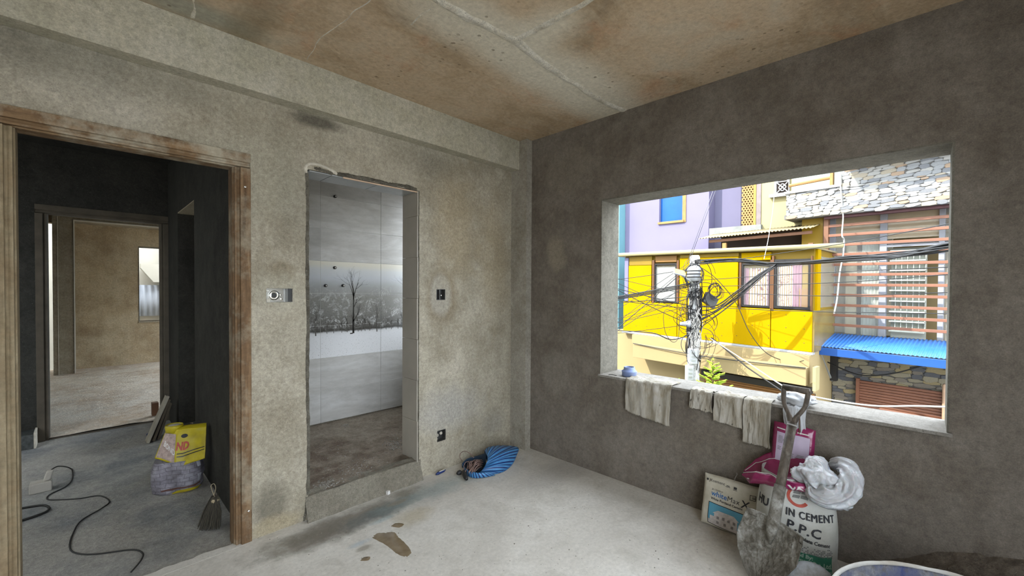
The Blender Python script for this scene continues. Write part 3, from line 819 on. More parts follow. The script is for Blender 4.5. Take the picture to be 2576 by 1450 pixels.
# ground-floor roller shutter of the yellow house
def shutter(fac, par, name, mat, x0, x1, ytop, d, zlow=ZG+0.05, frame=None, step=0.085):
    s0 = fac.px(x1, ytop, d)[0]; s1 = fac.px(x0, ytop, d)[0]; zt = fac.px((x0+x1)/2, ytop, d)[1]
    sh = bpy.data.objects.new(name, None); COL.objects.link(sh); sh.parent = par; sh['_org'] = par['_org']
    z = zt; first = None; k = 0
    while z - step > zlow and k < 34:
        mb = MB()
        prof = [(0, 0.0), (0.010, -0.004), (0.016, -step*0.45), (0.012, -step*0.86), (0, -step*0.92)]
        poly = [fac.P(s0, z + b, d + a_) for a_, b in prof] + [fac.P(s0, z - step*0.92, d-0.01), fac.P(s0, z, d-0.01)]
        mb.prism(poly, fac.e*(s1-s0) + Vector((0,0,fac.rise*(s1-s0))))
        mb.build('shutter_slat', mat, sh)
        z -= step; k += 1
    if frame:
        for s in (s0-0.05, s1):
            mb = MB(); fac.box(mb, s, s+0.05, zlow, zt+0.04, d-0.02, d+0.06); mb.build('guide_rail', frame, sh)
    mb = MB(); fac.box(mb, s0, s1, zlow, zt, d-0.06, d-0.012); mb.build('shutter_backing', m_void, sh)
    return sh
shutter(FY, yh, 'roller_shutter', m_shut2, 1772, 2050, 968, -0.02, step=0.05)
s0, s1, z0, z1 = FY.rect(1765, 940, 2042, 966, 0.0)
partb(FY, yh, 'shutter_box', oplain('shutter_box_dark', (0.05, 0.04, 0.03), 0.6, 0.2, 3), s0, s1, FY.px(1900, 968)[1], FY.px(1900, 953)[1], -0.10, 0.03)

# --- lilac house behind
lh = thing('lilac_house', FL.P(1.0, ZG, -2.0), 'pale lilac house wall with a blue shuttered window, behind the yellow house', 'building')
ls0, ls1 = FL.px(1783, 550)[0], FL.px(1573, 550)[0]
bw = FL.rect(1659, 400, 1718, 557)
bw = (bw[0], bw[1], bw[2], bw[2]+1.35)
us = [ls0, bw[0], bw[1], ls1]; ztop = 6.4
mb = MB()
FL.box(mb, ls0, bw[0], ZG, ztop, -5, 0); FL.box(mb, bw[1], ls1, ZG, ztop, -5, 0)
FL.box(mb, bw[0], bw[1], ZG, bw[2], -5, 0); FL.box(mb, bw[0], bw[1], bw[3], ztop, -5, 0); FL.box(mb, bw[0], bw[1], bw[2], bw[3], -5, -0.15)
mb.build('wall', m_lilac, lh)
ls2 = FL.px(1866, 500, -0.4)[0]
partb(FL, lh, 'return_wall', m_lilac2, ls2, ls0-0.002, ZG, ztop, -5, -0.35)
w = bpy.data.objects.new('window', None); COL.objects.link(w); w.parent = lh; w['_org'] = lh['_org']
partb(FL, w, 'shutter_leaf', m_bluewin, bw[0], bw[1], bw[2], bw[2]+0.78, -0.13, -0.09)
partb(FL, w, 'upper_pane', oplain('pane_sky_blue', (0.16, 0.36, 0.58), 0.3, 0.1, 4), bw[0], bw[1], bw[2]+0.82, bw[3], -0.13, -0.09)
partb(FL, w, 'transom', m_white, bw[0], bw[1], bw[2]+0.78, bw[2]+0.82, -0.13, -0.07)
partb(FL, w, 'sill', m_terra, bw[0]-0.05, bw[1]+0.02, bw[2]-0.06, bw[2], -0.13, 0.05)
partb(FL, w, 'casing', m_terra, bw[0]-0.10, bw[0], bw[2]-0.06, bw[3], -0.13, 0.02)
# cyan house at the far left
ch = thing('cyan_house', FL.P(ls1+1.5, ZG, -1.0), 'cyan-blue house wall at the left end of the street view', 'building')
partb(FL, ch, 'wall', m_cyan, ls1+0.005, ls1+4.0, ZG, 6.2, -4, 0.3)
partb(FL, ch, 'downpipe', m_white, ls1+0.10, ls1+0.22, -0.6, 1.2, 0.31, 0.40, 0.02)
partb(FL, ch, 'lower_band', m_bluetrim, ls1+0.005, ls1+4.0, ZG, -1.0, 0.3, 0.34)

# --- cream house with the terracotta lattice and a tin canopy
crh = thing('cream_house', FL.P(-2.0, ZG, -1.0), 'cream house with a terracotta lattice screen and tin canopy roof', 'building')
FC = Fac((370, 693), (11.2, 3.0))
cs0, cs1 = FC.px(1982, 520)[0], FC.px(1915, 520)[0]
partb(FC, crh, 'wall', m_cream2, cs0-0.35, cs1, ZG, 6.2, -0.35, 0)
partb(FC, crh, 'drain_pipe', oplain('pipe_mauve', (0.30, 0.24, 0.24), 0.6), cs1+0.002, cs1+0.10, 0.9, 6.0, -0.2, 0.02)
ks0, ks1, kz0, kz1 = FC.rect(1866, 400, 1912, 568)
ks0 = cs1+0.11
partb(FC, crh, 'lattice_backing', m_void, ks0, ks1, kz0, kz0+2.6, -0.4, -0.12)
mb = MB(); r_ = 0; z = kz0
while z < kz0+2.5:
    FC.box(mb, ks0, ks1, z, z+0.022, -0.10, 0.0)
    x = ks0 + (0.032 if r_ % 2 else 0.0)
    while x < ks1-0.03:
        FC.box(mb, x, min(x+0.034, ks1), z+0.022, z+0.055, -0.10, 0.0); x += 0.064
    z += 0.055; r_ += 1
mb.build('lattice_screen', m_terra, crh)['kind'] = 'stuff'
partb(FC, crh, 'lattice_edge', oplain('paint_ochre_edge', (0.55, 0.34, 0.06), 0.7), ks0-0.002, ks0+0.05, kz0, kz0+2.6, -0.1, 0.02)
# grey flashing and the corrugated canopy below
part(FC, crh, 'flashing', oplain('flashing_grey', (0.36, 0.38, 0.36), 0.6, 0.25, 5, dirt=(0.12, 0.11, 0.09)), 1784, 570, 1914, 594, -0.15, 0.10)
def corrugated(fac, par, name, mat, A, B, C_, D, n, amp, thick=0.004):
    """sheet with corners A,B (top edge) and D,C (lower edge), waves along A->B"""
    A, B, C_, D = map(Vector, (A, B, C_, D))
    nrm = (B-A).cross(D-A).normalized()
    if nrm.z < 0: nrm = -nrm
    mb = MB(); N = n*8
    def fn(u, v):
        q = (A.lerp(B, u)).lerp(D.lerp(C_, u), v)
        return q + nrm*(amp*math.sin(u*n*2*math.pi))
    mb.grid(fn, N, 1)
    o = mb.build(name, mat, par, smooth=True, fix=False)
    m = o.modifiers.new('thick', 'SOLIDIFY'); m.thickness = thick
    return o
FK = Fac((370, 693), (10.3, 2.6))
A = onplane(1757, 601, FK.O, FK.n); B = onplane(2046, 572, FK.O, FK.n)
corrugated(FK, crh, 'canopy_sheet', m_tincream, B - FK.n*0.72 + Vector((0,0,0.16)), A - FK.n*0.72 + Vector((0,0,0.16)), A, B, 34, 0.012)
mb = MB(); zc0 = FY.px(1565, 640)[1]
q0 = onplane(1785, 606, FK.O - FK.n*0.15, FK.n); q1 = onplane(2043, 582, FK.O - FK.n*0.15, FK.n)
mb.obox((q0+q1)/2 + Vector((0,0,-0.02)), (q1-q0)/2, FK.n*0.03, (0,0,0.03)); mb.build('canopy_rail', m_brownpost, crh)
for x in (1823, 2040):
    q = onplane(x, 612, FK.O - FK.n*0.15, FK.n)
    mb = MB(); mb.box(q.x-0.04, q.x+0.04, q.y-0.04, q.y+0.04, q.z-1.2, q.z); mb.build('canopy_post', m_terra if x < 1900 else m_brownpost, crh)
mb = MB(); FK.box(mb, FK.px(2048, 600)[0], FK.px(1782, 600)[0], 0.2, FK.px(1900, 592, -0.7)[1]+0.1, -0.74, -0.70); mb.build('canopy_void_sheet', m_void, crh)  # dark sheet stands in for the shaded void under the canopy

# --- stone-clad house on the right
sh = thing('stone_clad_house', FR.P(0, ZG, -2), 'house with stone cladding, redwood slat grille and blue tin awning', 'building')
FS = Fac((432, 708), (10.42, 1.585))      # plane of the overhanging stone parapet
zs_b = FS.px(1978, 553)[1]; sS = FS.px(1978, 520)[0]; sE = -3.6
zst = 5.6
o_body = partb(FR, sh, 'wall', m_cream, sE, FR.px(2084, 700)[0]+0.35, ZG, 6.0, -6, -0.9)
partb(FR, sh, 'parapet_slab', m_roofdark, sE, sS, zs_b+0.01, zs_b+0.10, -0.9, 0.28)
# the yellow pilaster under it and the maroon lintel
sp0, sp1 = FR.px(2072, 590)[0], FR.px(2047, 590)[0]
partb(FR, sh, 'pilaster', m_yel2, sp0, sp1+0.2, ZG, zs_b+0.1, -0.9, 0.05)
zlin = FR.px(2230, 540)[1]
partb(FR, sh, 'lintel', oplain('lintel_maroon', (0.13, 0.045, 0.05), 0.6), sE, FR.px(2082, 560)[0], zlin-0.01, zlin+0.04, 0.12, 0.24)

stone_mats = [oplain('stone_white', (0.56, 0.55, 0.52), 0.85, 0.10, 9, bump=0.4), oplain('stone_cream', (0.56, 0.49, 0.38), 0.85, 0.10, 9, bump=0.4),
              oplain('stone_grey', (0.30, 0.31, 0.33), 0.85, 0.18, 9, bump=0.4), oplain('stone_pale_grey', (0.44, 0.45, 0.46), 0.85, 0.12, 9, bump=0.4),
              oplain('stone_peach', (0.55, 0.40, 0.28), 0.85, 0.12, 9, bump=0.4)]
stone_mats2 = [oplain('stone_buff', (0.42, 0.37, 0.26), 0.9, 0.15, 9, bump=0.4), oplain('stone_slate', (0.16, 0.16, 0.17), 0.9, 0.2, 9, bump=0.4),
               oplain('stone_ochre', (0.46, 0.37, 0.20), 0.9, 0.15, 9, bump=0.4), oplain('stone_taupe', (0.30, 0.26, 0.21), 0.9, 0.15, 9, bump=0.4)]
protos = []
for k in range(14):
    rnd = random.Random(100+k); n = rnd.choice((7, 8, 9))
    outl = []
    for i in range(n):
        a = 2*math.pi*(i + rnd.uniform(-0.25, 0.25))/n
        ca, sa = math.cos(a), math.sin(a)
        q = 1.0/max(abs(ca)**4 + abs(sa)**4, 1e-6)**0.25
        q *= rnd.uniform(0.88, 1.06)
        outl.append((0.5*q*ca, 0.5*q*sa))
    me = bpy.data.meshes.new('stone')
    vs_ = [(x, -0.3, z) for x, z in outl] + [(x*0.97, 0.6, z*0.97) for x, z in outl] + [(x*0.86, 1.0, z*0.82) for x, z in outl]
    fs_ = [(i, (i+1) % n, n+(i+1) % n, n+i) for i in range(n)] + [(n+i, n+(i+1) % n, 2*n+(i+1) % n, 2*n+i) for i in range(n)] + [tuple(2*n+i for i in range(n))]
    me.from_pydata(vs_, [], fs_)
    bm = bmesh.new(); bm.from_mesh(me); bmesh.ops.recalc_face_normals(bm, faces=bm.faces[:]); bm.to_mesh(me); bm.free()
    me.materials.append(None)
    protos.append(me)
STONES = []          # every stone of the cladding: (size, proto, matrix, material)
def cladding(fac, s0, s1, z0, z1, d, mats, wts, hs, ws, skip=None, seed=3, depth=0.018):
    rnd = random.Random(seed); z = z0
    rot = math.atan2(fac.e.y, fac.e.x)     # local x along e, local y outward
    while z < z1-0.015:
        h = min(rnd.uniform(*hs), z1-z); s = s0 - rnd.uniform(0, 0.15)
        while s < s1-0.03:
            w_ = rnd.uniform(*ws)
            a, b = max(s, s0), min(s+w_, s1)
            if b-a > 0.04:
                cs, cz = (a+b)/2, z + h/2 + 0.018*nz(s*2.3, z*4, seed) + rnd.uniform(-0.008, 0.008)
                if skip is None or not skip(cs, cz):
                    q = fac.P(cs, cz, d)
                    M = Matrix.Translation(q) @ Matrix.Rotation(rot, 4, 'Z') @ Matrix.Rotation(rnd.uniform(-0.03, 0.13), 4, 'Y') @ Matrix.Diagonal(((b-a)*1.10, depth*rnd.uniform(0.7, 1.3), h*rnd.uniform(1.05, 1.5), 1))
                    STONES.append(((b-a)*h, rnd.choice(protos), M, rnd.choices(mats, wts)[0]))
            s += w_
        z += h
def lay_stones(par, limit=300):
    """the largest as parts of their own, the rest joined into one part"""
    STONES.sort(key=lambda k: -k[0]); org = Vector(par['_org'])
    for _, me, M, mt in STONES[:limit]:
        o = bpy.data.objects.new('stone', me); COL.objects.link(o); o.parent = par
        o.matrix_local = Matrix.Translation(-org) @ M
        o.material_slots[0].link = 'OBJECT'; o.material_slots[0].material = mt
    rest = STONES[limit:]
    if rest:
        mts = list({k[3] for k in rest}); vs_, fs_, mi = [], [], []
        for _, me, M, mt in rest:
            b0 = len(vs_); vs_ += [M @ v.co - org for v in me.vertices]
            for p_ in me.polygons: fs_.append(tuple(i + b0 for i in p_.vertices)); mi.append(mts.index(mt))
        me = bpy.data.meshes.new('small_stones'); me.from_pydata(vs_, [], fs_)
        for m in mts: me.materials.append(m)
        me.polygons.foreach_set('material_index', mi)
        o = bpy.data.objects.new('small_stones', me); COL.objects.link(o); o.parent = par; o['kind'] = 'stuff'
# parapet: backing and stones; the top runs out of sight
swin = FS.rect(1990, 380, 2117, 487)      # opening above the parapet at its left end
partb(FS, sh, 'parapet', m_joint, sE, sS, zs_b, FS.px(2060, 478)[1], -0.25, 0.0)
zp = FS.px(2060, 478)[1]
s2117 = FS.px(2117, 450)[0]
partb(FS, sh, 'parapet_upper', m_joint, sE, s2117, zp, zst, -0.25, 0.0)
sVis = FS.px(2410, 460)[0]
cladding(FS, sVis, sS, zs_b+0.01, zp, 0.0, stone_mats, (5, 3, 2.5, 4, 1), seed=5, hs=(0.040, 0.072), ws=(0.10, 0.25))
cladding(FS, sVis, s2117, zp, zp+0.62, 0.0, stone_mats, (5, 3, 2.5, 4, 1), seed=6, hs=(0.040, 0.072), ws=(0.10, 0.25))
partb(FS, sh, 'coping', m_white, s2117+0.01, sS+0.03, zp, zp+0.05, -0.3, 0.05)
# roof overhang that shades the top of the parapet
zov = FS.px(2250, 408)[1]
partb(FS, sh, 'roof_overhang', m_roofdark, sE, FS.px(2128, 440)[0], zov+0.10, zov+0.25, -0.3, 0.52)
# glazed gap with an orange rail and a white scroll grille
g0, g1, gz0, gz1 = FS.rect(1988, 420, 2092, 470, -0.5)
partb(FS, sh, 'green_glazing', glassmat('glass_green', (0.32, 0.44, 0.33), 0.9, 0.2), g0-0.3, g1, zp-0.3, zp+1.6, -0.62, -0.6)
mb = MB(); qa = onplane(1985, 468, FS.O-FS.n*0.1, FS.n); qb = onplane(2092, 447, FS.O-FS.n*0.1, FS.n)
mb.tube([qa, qb], 0.035, 8); mb.build('guard_rail', m_terra, sh)
mb = MB(); FS.box(mb, FS.px(2093, 450)[0], FS.px(2085, 450)[0], zp, zp+1.2, -0.16, -0.06); mb.build('rail_post', m_terra, sh)
gr = FC.rect(1952, 440, 1986, 487, 0.03)
wg = bpy.data.objects.new('window', None); COL.objects.link(wg); wg.parent = crh; wg['_org'] = crh['_org']
partb(FC, wg, 'dark_pane', m_void, gr[0], gr[1], gr[2], gr[2]+0.9, 0.0, 0.012)
mb = MB()
def gp(u, v): return FC.P(gr[0]+(gr[1]-gr[0])*u, gr[2]+(gr[1]-gr[0])*v, 0.04)
for (cx, cy, rr) in ((0.5, 0.35, 0.12), (0.36, 0.52, 0.12), (0.64, 0.52, 0.12), (0.5, 0.68, 0.12), (0.5, 1.3, 0.14), (0.36, 1.45, 0.12), (0.64, 1.45, 0.12)):
    mb.tube([gp(cx+rr*math.cos(a), cy+rr*math.sin(a)) for a in [i*math.pi/8 for i in range(17)]], 0.011, 5)
for a, b in (((0.05, 0.05), (0.95, 0.98)), ((0.95, 0.05), (0.05, 0.98)), ((0, 1.0), (1, 1.0)), ((0.02, 0), (0.02, 2.2)), ((0.98, 0), (0.98, 2.2)), ((0, 0.02), (1, 0.02)), ((0.05, 1.0), (0.95, 1.9)), ((0.95, 1.0), (0.05, 1.9))):
    mb.tube([gp(*a), gp(*b)], 0.012, 5)
mb.build('scroll_grille', m_white, wg)
partb(FC, wg, 'sill', m_white, gr[0]-0.08, gr[1]+0.12, gr[2]-0.07, gr[2], 0.0, 0.10)

# window wall behind the slats
DG = -0.30
sw0 = sE; sw1 = FR.px(2101, 700, DG)[0]
mull = [(2081, 2101), (2213, 2231), (2361, 2376)]
zw0 = FR.px(2230, 850, DG)[1]; zw1 = FR.px(2230, 532, DG)[1]
for x0, x1 in mull:
    a, b = FR.px(x1, 690, DG)[0], FR.px(x0, 690, DG)[0]
    partb(FR, sh, 'mullion', m_alu, a, b, zw0, zw1, DG-0.06, DG+0.06, 0.006)
ztm = FR.px(2160, 640, DG)[1]
partb(FR, sh, 'transom', m_alu, FR.px(2231, 640, DG)[0]-2.5, FR.px(2213, 640, DG)[0], FR.px(2290, 612, DG)[1], FR.px(2290, 604, DG)[1], DG-0.05, DG+0.055)
partb(FR, sh, 'transom', m_alu, FR.px(2231, 640, DG)[0]-2.5, FR.px(2231, 640, DG)[0], FR.px(2290, 620, DG)[1], FR.px(2290, 614, DG)[1], DG-0.05, DG+0.055)
partb(FR, sh, 'window_sill_band', m_alu, sE, sp0, zw0-0.12, zw0, DG-0.08, DG+0.10)
zu = FR.px(2160, 606, DG)[1]
ga, gb = FR.px(2213, 690, DG)[0], FR.px(2101, 690, DG)[0]
gc, gd = FR.px(2361, 690, DG)[0], FR.px(2231, 690, DG)[0]
partb(FR, sh, 'pane', m_glassd, ga, gb, zw0, zu+0.15, DG-0.01, DG)
partb(FR, sh, 'pane', m_glasst, ga, gb, zu+0.15, zw1, DG-0.01, DG)
partb(FR, sh, 'inner_wall', plain('inner_wall_pale', (0.72, 0.68, 0.56), 0.8), ga-0.1, gb+0.2, zw0, zw1, -0.86, -0.80)
partb(FR, sh, 'pane', m_glasst, gc, gd, zu, zw1, DG-0.01, DG)
partb(FR, sh, 'pane', m_glassd, sE, FR.px(2376, 690, DG)[0], zw0, zw1, DG-0.01, DG)
# what shows through the left pane: cream jamb, dark gap, pale green curtain
partb(FR, sh, 'inner_jamb', plain('inner_jamb_cream', (0.80, 0.72, 0.50), 0.8), FR.px(2153, 690, -0.6)[0], FR.px(2128, 690, -0.6)[0], zw0, zu, -0.75, -0.6)
mb = MB(); ca, cb = FR.px(2213, 690, -0.5)[0], FR.px(2168, 690, -0.5)[0]
mb.grid(lambda u, v: FR.P(ca+(cb-ca)*u, zw0+(zu-zw0)*v, -0.5 + 0.03*math.sin(u*5*2*math.pi)), 40, 2)
mb.build('pale_curtain', plain('curtain_pale_green', (0.72, 0.78, 0.72), 0.8, 0.05, 3), sh, smooth=True, fix=False)
partb(FR, sh, 'inner_dark', m_void, FR.px(2168, 690, -0.7)[0], FR.px(2153, 690, -0.7)[0], zw0, zu, -0.72, -0.70)
# egg-crate louvre bays: shelf boards and upright fins
lou = bpy.data.objects.new('louvre_bay', None); COL.objects.link(lou); lou.parent = sh; lou['_org'] = sh['_org']
l0, l1 = FR.px(2328, 700, DG)[0], FR.px(2238, 700, DG)[0]
m_fin = plain('louvre_grey_green', (0.48, 0.50, 0.45), 0.6, 0.05, 3)
rows_y = [629, 654, 679, 704, 730, 757, 784, 809, 834]
partb(FR, lou, 'louvre_back', m_fin, l0, l1, zw0, FR.px(2283, 622, DG)[1], DG-0.20, DG-0.17)
for i, y in enumerate(rows_y):
    z = FR.px(2283, y, DG)[1]
    partb(FR, lou, 'louvre_shelf', m_fin, l0, l1, z-0.022, z, DG-0.17, DG+0.01)
    if i:
        zt = FR.px(2283, rows_y[i-1], DG)[1]-0.022
        for k in range(6):
            s = l0 + (l1-l0)*(k+0.02)/6
            partb(FR, lou, 'louvre_fin', m_fin, s, s+0.010, z, zt, DG-0.17, DG-0.07)
# redwood slats in front
grl = bpy.data.objects.new('slat_grille', None); COL.objects.link(grl); grl.parent = sh; grl['_org'] = sh['_org']
yl = [570, 594, 618, 642, 667, 692, 717, 742, 767, 792, 816]
sg1 = FR.px(2081, 700, 0.12)[0]
for i, y in enumerate(yl):
    z = FR.px(2082, y, 0.12)[1]; 
    partb(FR, grl, 'slat', m_slat, sE, sg1, z-0.026, z+0.026, 0.09, 0.14, 0.004)
partb(FR, grl, 'grille_post', m_brownpost, sg1-0.01, FR.px(2071, 700, 0.12)[0], FR.px(2076, 640, 0.12)[1], FR.px(2076, 548, 0.12)[1], 0.04, 0.15)
# blue awning
FA = FR
ta, tb = FR.px(2087, 838, 0.02), FR.px(2385, 856, 0.02)
# front edge, about a metre out
dA = 0.95
la = FR.px(2040, 873, dA); zf = la[1]
A = FR.P(sE, tb[1], 0.02); B = FR.P(la[0]-0.0, ta[1], 0.02)
C_ = FR.P(la[0], zf+0.03, dA); D = FR.P(sE, zf+0.03, dA)
aw = bpy.data.objects.new('awning', None); COL.objects.link(aw); aw.parent = sh; aw['_org'] = sh['_org']
corrugated(FR, aw, 'awning_sheet', m_bluetin, A, B, C_, D, 62, 0.007)
partb(FR, aw, 'awning_fascia', m_bluetrim, sE, la[0], zf-0.13, zf+0.01, dA-0.02, dA+0.02, 0.004)
mb = MB(); q0 = FR.P(la[0]-0.12, zf-0.05, dA-0.03); q1 = FR.P(la[0]-0.12, zf-0.75, 0.06)
mb.tube([q0, q1], 0.02, 6); mb.tube([q1, FR.P(la[0]-0.12, zf-0.05, 0.06)], 0.02, 6)
mb.build('awning_bracket', m_tin, aw)
# lower storey: stone facing with the brown shutter
zl1_ = FR.px(2230, 862, 0.0)[1]
ls_a = FR.px(2094, 940, 0.0)[0]
partb(FR, sh, 'lower_wall', m_joint, sE, ls_a, ZG, zl1_, -0.9, 0.0)
shs = FR.px(2160, 985, 0.0)[0]; shz = FR.px(2160, 967, 0.0)[1]; she = FR.px(2372, 1000, 0.0)[0]
cladding(FR, FR.px(2400, 940)[0], ls_a, shz-0.60, zl1_-0.05, 0.0, stone_mats2, (4, 3, 2.5, 3), seed=9, hs=(0.050, 0.085), ws=(0.12, 0.30),
              skip=lambda s, z: she-0.12 < s < shs+0.10 and z < shz+0.03)
lay_stones(sh)
shutter(FR, sh, 'roller_shutter', m_shut, 2163, 2372, 972, 0.05, frame=m_shut, step=0.052)
partb(FR, sh, 'added_peach_post', oplain('peach_post_tone', (0.60, 0.38, 0.24), 0.6), FR.px(2379, 1010, 0.3)[0], FR.px(2370, 1010, 0.3)[0], -2.2, FR.px(2375, 966, 0.3)[1], 0.24, 0.34, 0.03)  # peach post added for a narrow bright strip beside the shutter
mb = MB(); mb.tube(smoothpath([FR.P(ls_a+0.02, zl1_-0.45, 0.35), FR.P(ls_a-0.5, zl1_-0.62, 0.4), FR.P(ls_a-1.0, zl1_-0.5, 0.5), FR.P(ls_a-1.5, zl1_-0.22, 0.6)], 6), 0.012, 5)
mb.build('sagging_wire', m_cable, sh)
partb(FR, sh, 'side_pier', m_yel2, ls_a+0.01, ls_a+0.42, ZG, zl1_, -0.5, 0.02)
partb(FR, sh, 'meter_box', m_tin, ls_a+0.05, ls_a+0.25, shz-0.75, shz-0.45, 0.02, 0.14, 0.01)
partb(FR, sh, 'dark_post', m_blackf, ls_a-0.10, ls_a+0.02, FR.px(2094, 955)[1], FR.px(2094, 890)[1], 0.02, 0.16)
# ------------------------------------------------------------------ utility pole, its fittings, cables, conifer
XP = 8.45
pc = onx(1747, 720, XP)
PX, PY = pc.x, pc.y
def onp(x, y, dx=0.0):        # a pixel carried to the plane through the pole, across the view
    nrm = Vector((FW.x, FW.y, 0)).normalized()
    return onplane(x, y, Vector((PX, PY, 0)) - nrm*dx, nrm)
m_pole = concrete('pole_concrete', (0.46, 0.46, 0.45), (0.55, 0.55, 0.54), (0.36, 0.35, 0.34), 2, 8, speck=0.3)
pole = thing('utility_pole', (PX, PY, ZG), 'weathered concrete utility pole wrapped in black wires outside the window', 'pole')
ztop_p = onp(1747, 646).z
mb = MB(); mb.lathe([(0.135, 0), (0.092, ztop_p-ZG)], (PX, PY, ZG), 10); mb.build('shaft', m_pole, pole, smooth=True)
q = onp(1748, 649); mb = MB(); mb.obox(q, RT*0.06, Vector((FW.x,FW.y,0))*0.06, (0,0,0.05)); bevel(mb.build('cap', m_pole, pole), 0.01)
# ribbed grey-white distribution can
q = onp(1745, 690, 0.18)
mb = MB(); mb.lathe([(0.02, -0.14), (0.125, -0.13), (0.13, 0.10), (0.10, 0.15), (0.02, 0.16)], q, 14); mb.build('distribution_can', m_white, pole, smooth=True)
for dz in (-0.06, 0.0, 0.06):
    mb = MB(); mb.lathe([(0.132, -0.010), (0.142, 0), (0.132, 0.010)], q + Vector((0,0,dz)), 14); mb.build('rib', m_blackf, pole)
# floodlight on a bent arm
fl = onp(1709, 686, 0.35)
mb = MB(); mb.tube(smoothpath([onp(1745, 735, 0.12), onp(1741, 712, 0.2), onp(1728, 703, 0.3), onp(1716, 692, 0.35)], 5), 0.022, 7); mb.build('lamp_arm', m_tin, pole, smooth=True)
ax = (RT*1.0 - Vector((0,0,0.25))).normalized(); ay = Vector((-0.45, -0.35, 0.55)).normalized()
ay = (ay - ax*ay.dot(ax)).normalized(); az = ax.cross(ay)
lamp = bpy.data.objects.new('floodlight', None); COL.objects.link(lamp); lamp.parent = pole; lamp['_org'] = pole['_org']
mb = MB(); mb.obox(fl, ax*0.115, ay*0.018, az*0.07); bevel(mb.build('housing', m_alu, lamp), 0.012)
mb = MB(); mb.obox(fl + ay*0.019, ax*0.10, ay*0.004, az*0.058); mb.build('lens', oplain('lens_yellow', (0.55, 0.45, 0.10), 0.2), lamp)
# dark junction box hanging at the right, pale meter boxes lower down, small camera
q = onp(1786, 756, 0.1)
mb = MB(); mb.obox(q, (RT*0.105 - Vector((0,0,0.075))), Vector((FW.x,FW.y,0))*0.06, (RT*0.045 + Vector((0,0,0.095)))); bevel(mb.build('junction_box', oplain('box_dark_grey', (0.10, 0.10, 0.10), 0.5), pole), 0.012)
for (x, y, w_, h_) in ((1742, 897, 0.085, 0.15), (1734, 938, 0.07, 0.15)):
    q = onp(x, y, 0.17)
    mb = MB(); mb.obox(q, Vector((RT.x,RT.y,0))*w_, Vector((FW.x,FW.y,0))*0.05, (0,0,h_))
    bx_ = bevel(mb.build('meter_box', m_white, pole), 0.018, 3)
    for k in (-1, 0, 1):
        mb = MB(); mb.obox(q - Vector((FW.x,FW.y,0))*0.052 + Vector((0,0,k*h_*0.5)), Vector((RT.x,RT.y,0))*w_*0.45, Vector((FW.x,FW.y,0))*0.004, (0,0,0.014))
        mb.build('cover_slot', m_tin, bx_)
q = onp(1727, 815, 0.18)
mb = MB(); mb.lathe([(0.01, -0.12), (0.03, -0.12), (0.05, 0.0), (0.075, 0.05), (0.06, 0.06)], q, 10, ax=RT); mb.build('dome_camera', m_alu, pole, smooth=True)
# wraps of tape/cable round the shaft and the tangle
mb = MB(); rnd = random.Random(21)
for i in range(20):
    y = rnd.uniform(700, 905); z = onp(1747, y).z; rr = 0.112 + rnd.uniform(0, 0.012)
    tl = rnd.uniform(-0.06, 0.06); ph = rnd.uniform(0, 6.28)
    pts = [Vector((PX + rr*math.cos(a+ph), PY + rr*math.sin(a+ph), z + tl*math.sin(a))) for a in [k*math.pi/7 for k in range(15)]]
    mb.tube(pts, rnd.choice((0.008, 0.012, 0.018)), 5)
for i in range(22):           # runs hugging the shaft
    a = rnd.uniform(0, 6.28); y0 = rnd.uniform(660, 800); y1 = y0 + rnd.uniform(60, 210); y1 = min(y1, 935)
    pts = []
    for k in range(7):
        f = k/6; a2 = a + rnd.uniform(-0.35, 0.35); rr = 0.118 + rnd.uniform(0, 0.03)
        pts.append(Vector((PX + rr*math.cos(a2), PY + rr*math.sin(a2), onp(1747, y0+(y1-y0)*f).z)))
    mb.tube(smoothpath(pts, 4), rnd.choice((0.006, 0.009, 0.012)), 5)
tg = mb.build('wrapped_wires', m_cable, pole); tg['kind'] = 'stuff'
mb = MB()
for i in range(40):           # loose loops
    cx, cy = rnd.uniform(1712, 1795), rnd.uniform(690, 880)
    r1, r2 = rnd.uniform(8, 34), rnd.uniform(14, 50); ph = rnd.uniform(0, 6.28); span = rnd.uniform(2.5, 5.5); dz = rnd.uniform(0.1, 0.3)
    pts = [onp(cx + r1*math.cos(ph+span*k/10) + (1747-cx)*0.35, cy + r2*math.sin(ph+span*k/10), dz) for k in range(11)]
    mb.tube(smoothpath(pts, 3), rnd.choice((0.004, 0.006)), 4)
tg2 = mb.build('loose_wire_loops', m_cable, pole); tg2['kind'] = 'stuff'
mb = MB()
for i in range(18):           # pale drop wires on the shaft
    x0 = rnd.uniform(1738, 1762); y0 = rnd.uniform(770, 830)
    pts = [onp(x0 + rnd.uniform(-9, 9), y0 + k*rnd.uniform(14, 20), 0.2) for k in range(6)]
    mb.tube(smoothpath(pts, 4), 0.006, 4)
mb.build('pale_drop_wires', m_cablew, pole)['kind'] = 'stuff'
def coil(cx, cy, rx, ry, n, r=0.006, dx=0.25, nm='cable_coil'):
    mb = MB()
    pts = [onp(cx + (rx+2.5*math.sin(a*1.7))*math.cos(a), cy + (ry+2.5*math.cos(a*2.3))*math.sin(a), dx + 0.01*math.sin(a*3.1)) for a in [k*2*math.pi/20 for k in range(20*n+1)]]
    mb.tube(pts, r, 5); mb.build(nm, m_cable, pole, smooth=True)
coil(1745, 692, 24, 26, 2, 0.010, 0.34); coil(1798, 731, 15, 18, 4); coil(1802, 738, 18, 17, 2, 0.005)

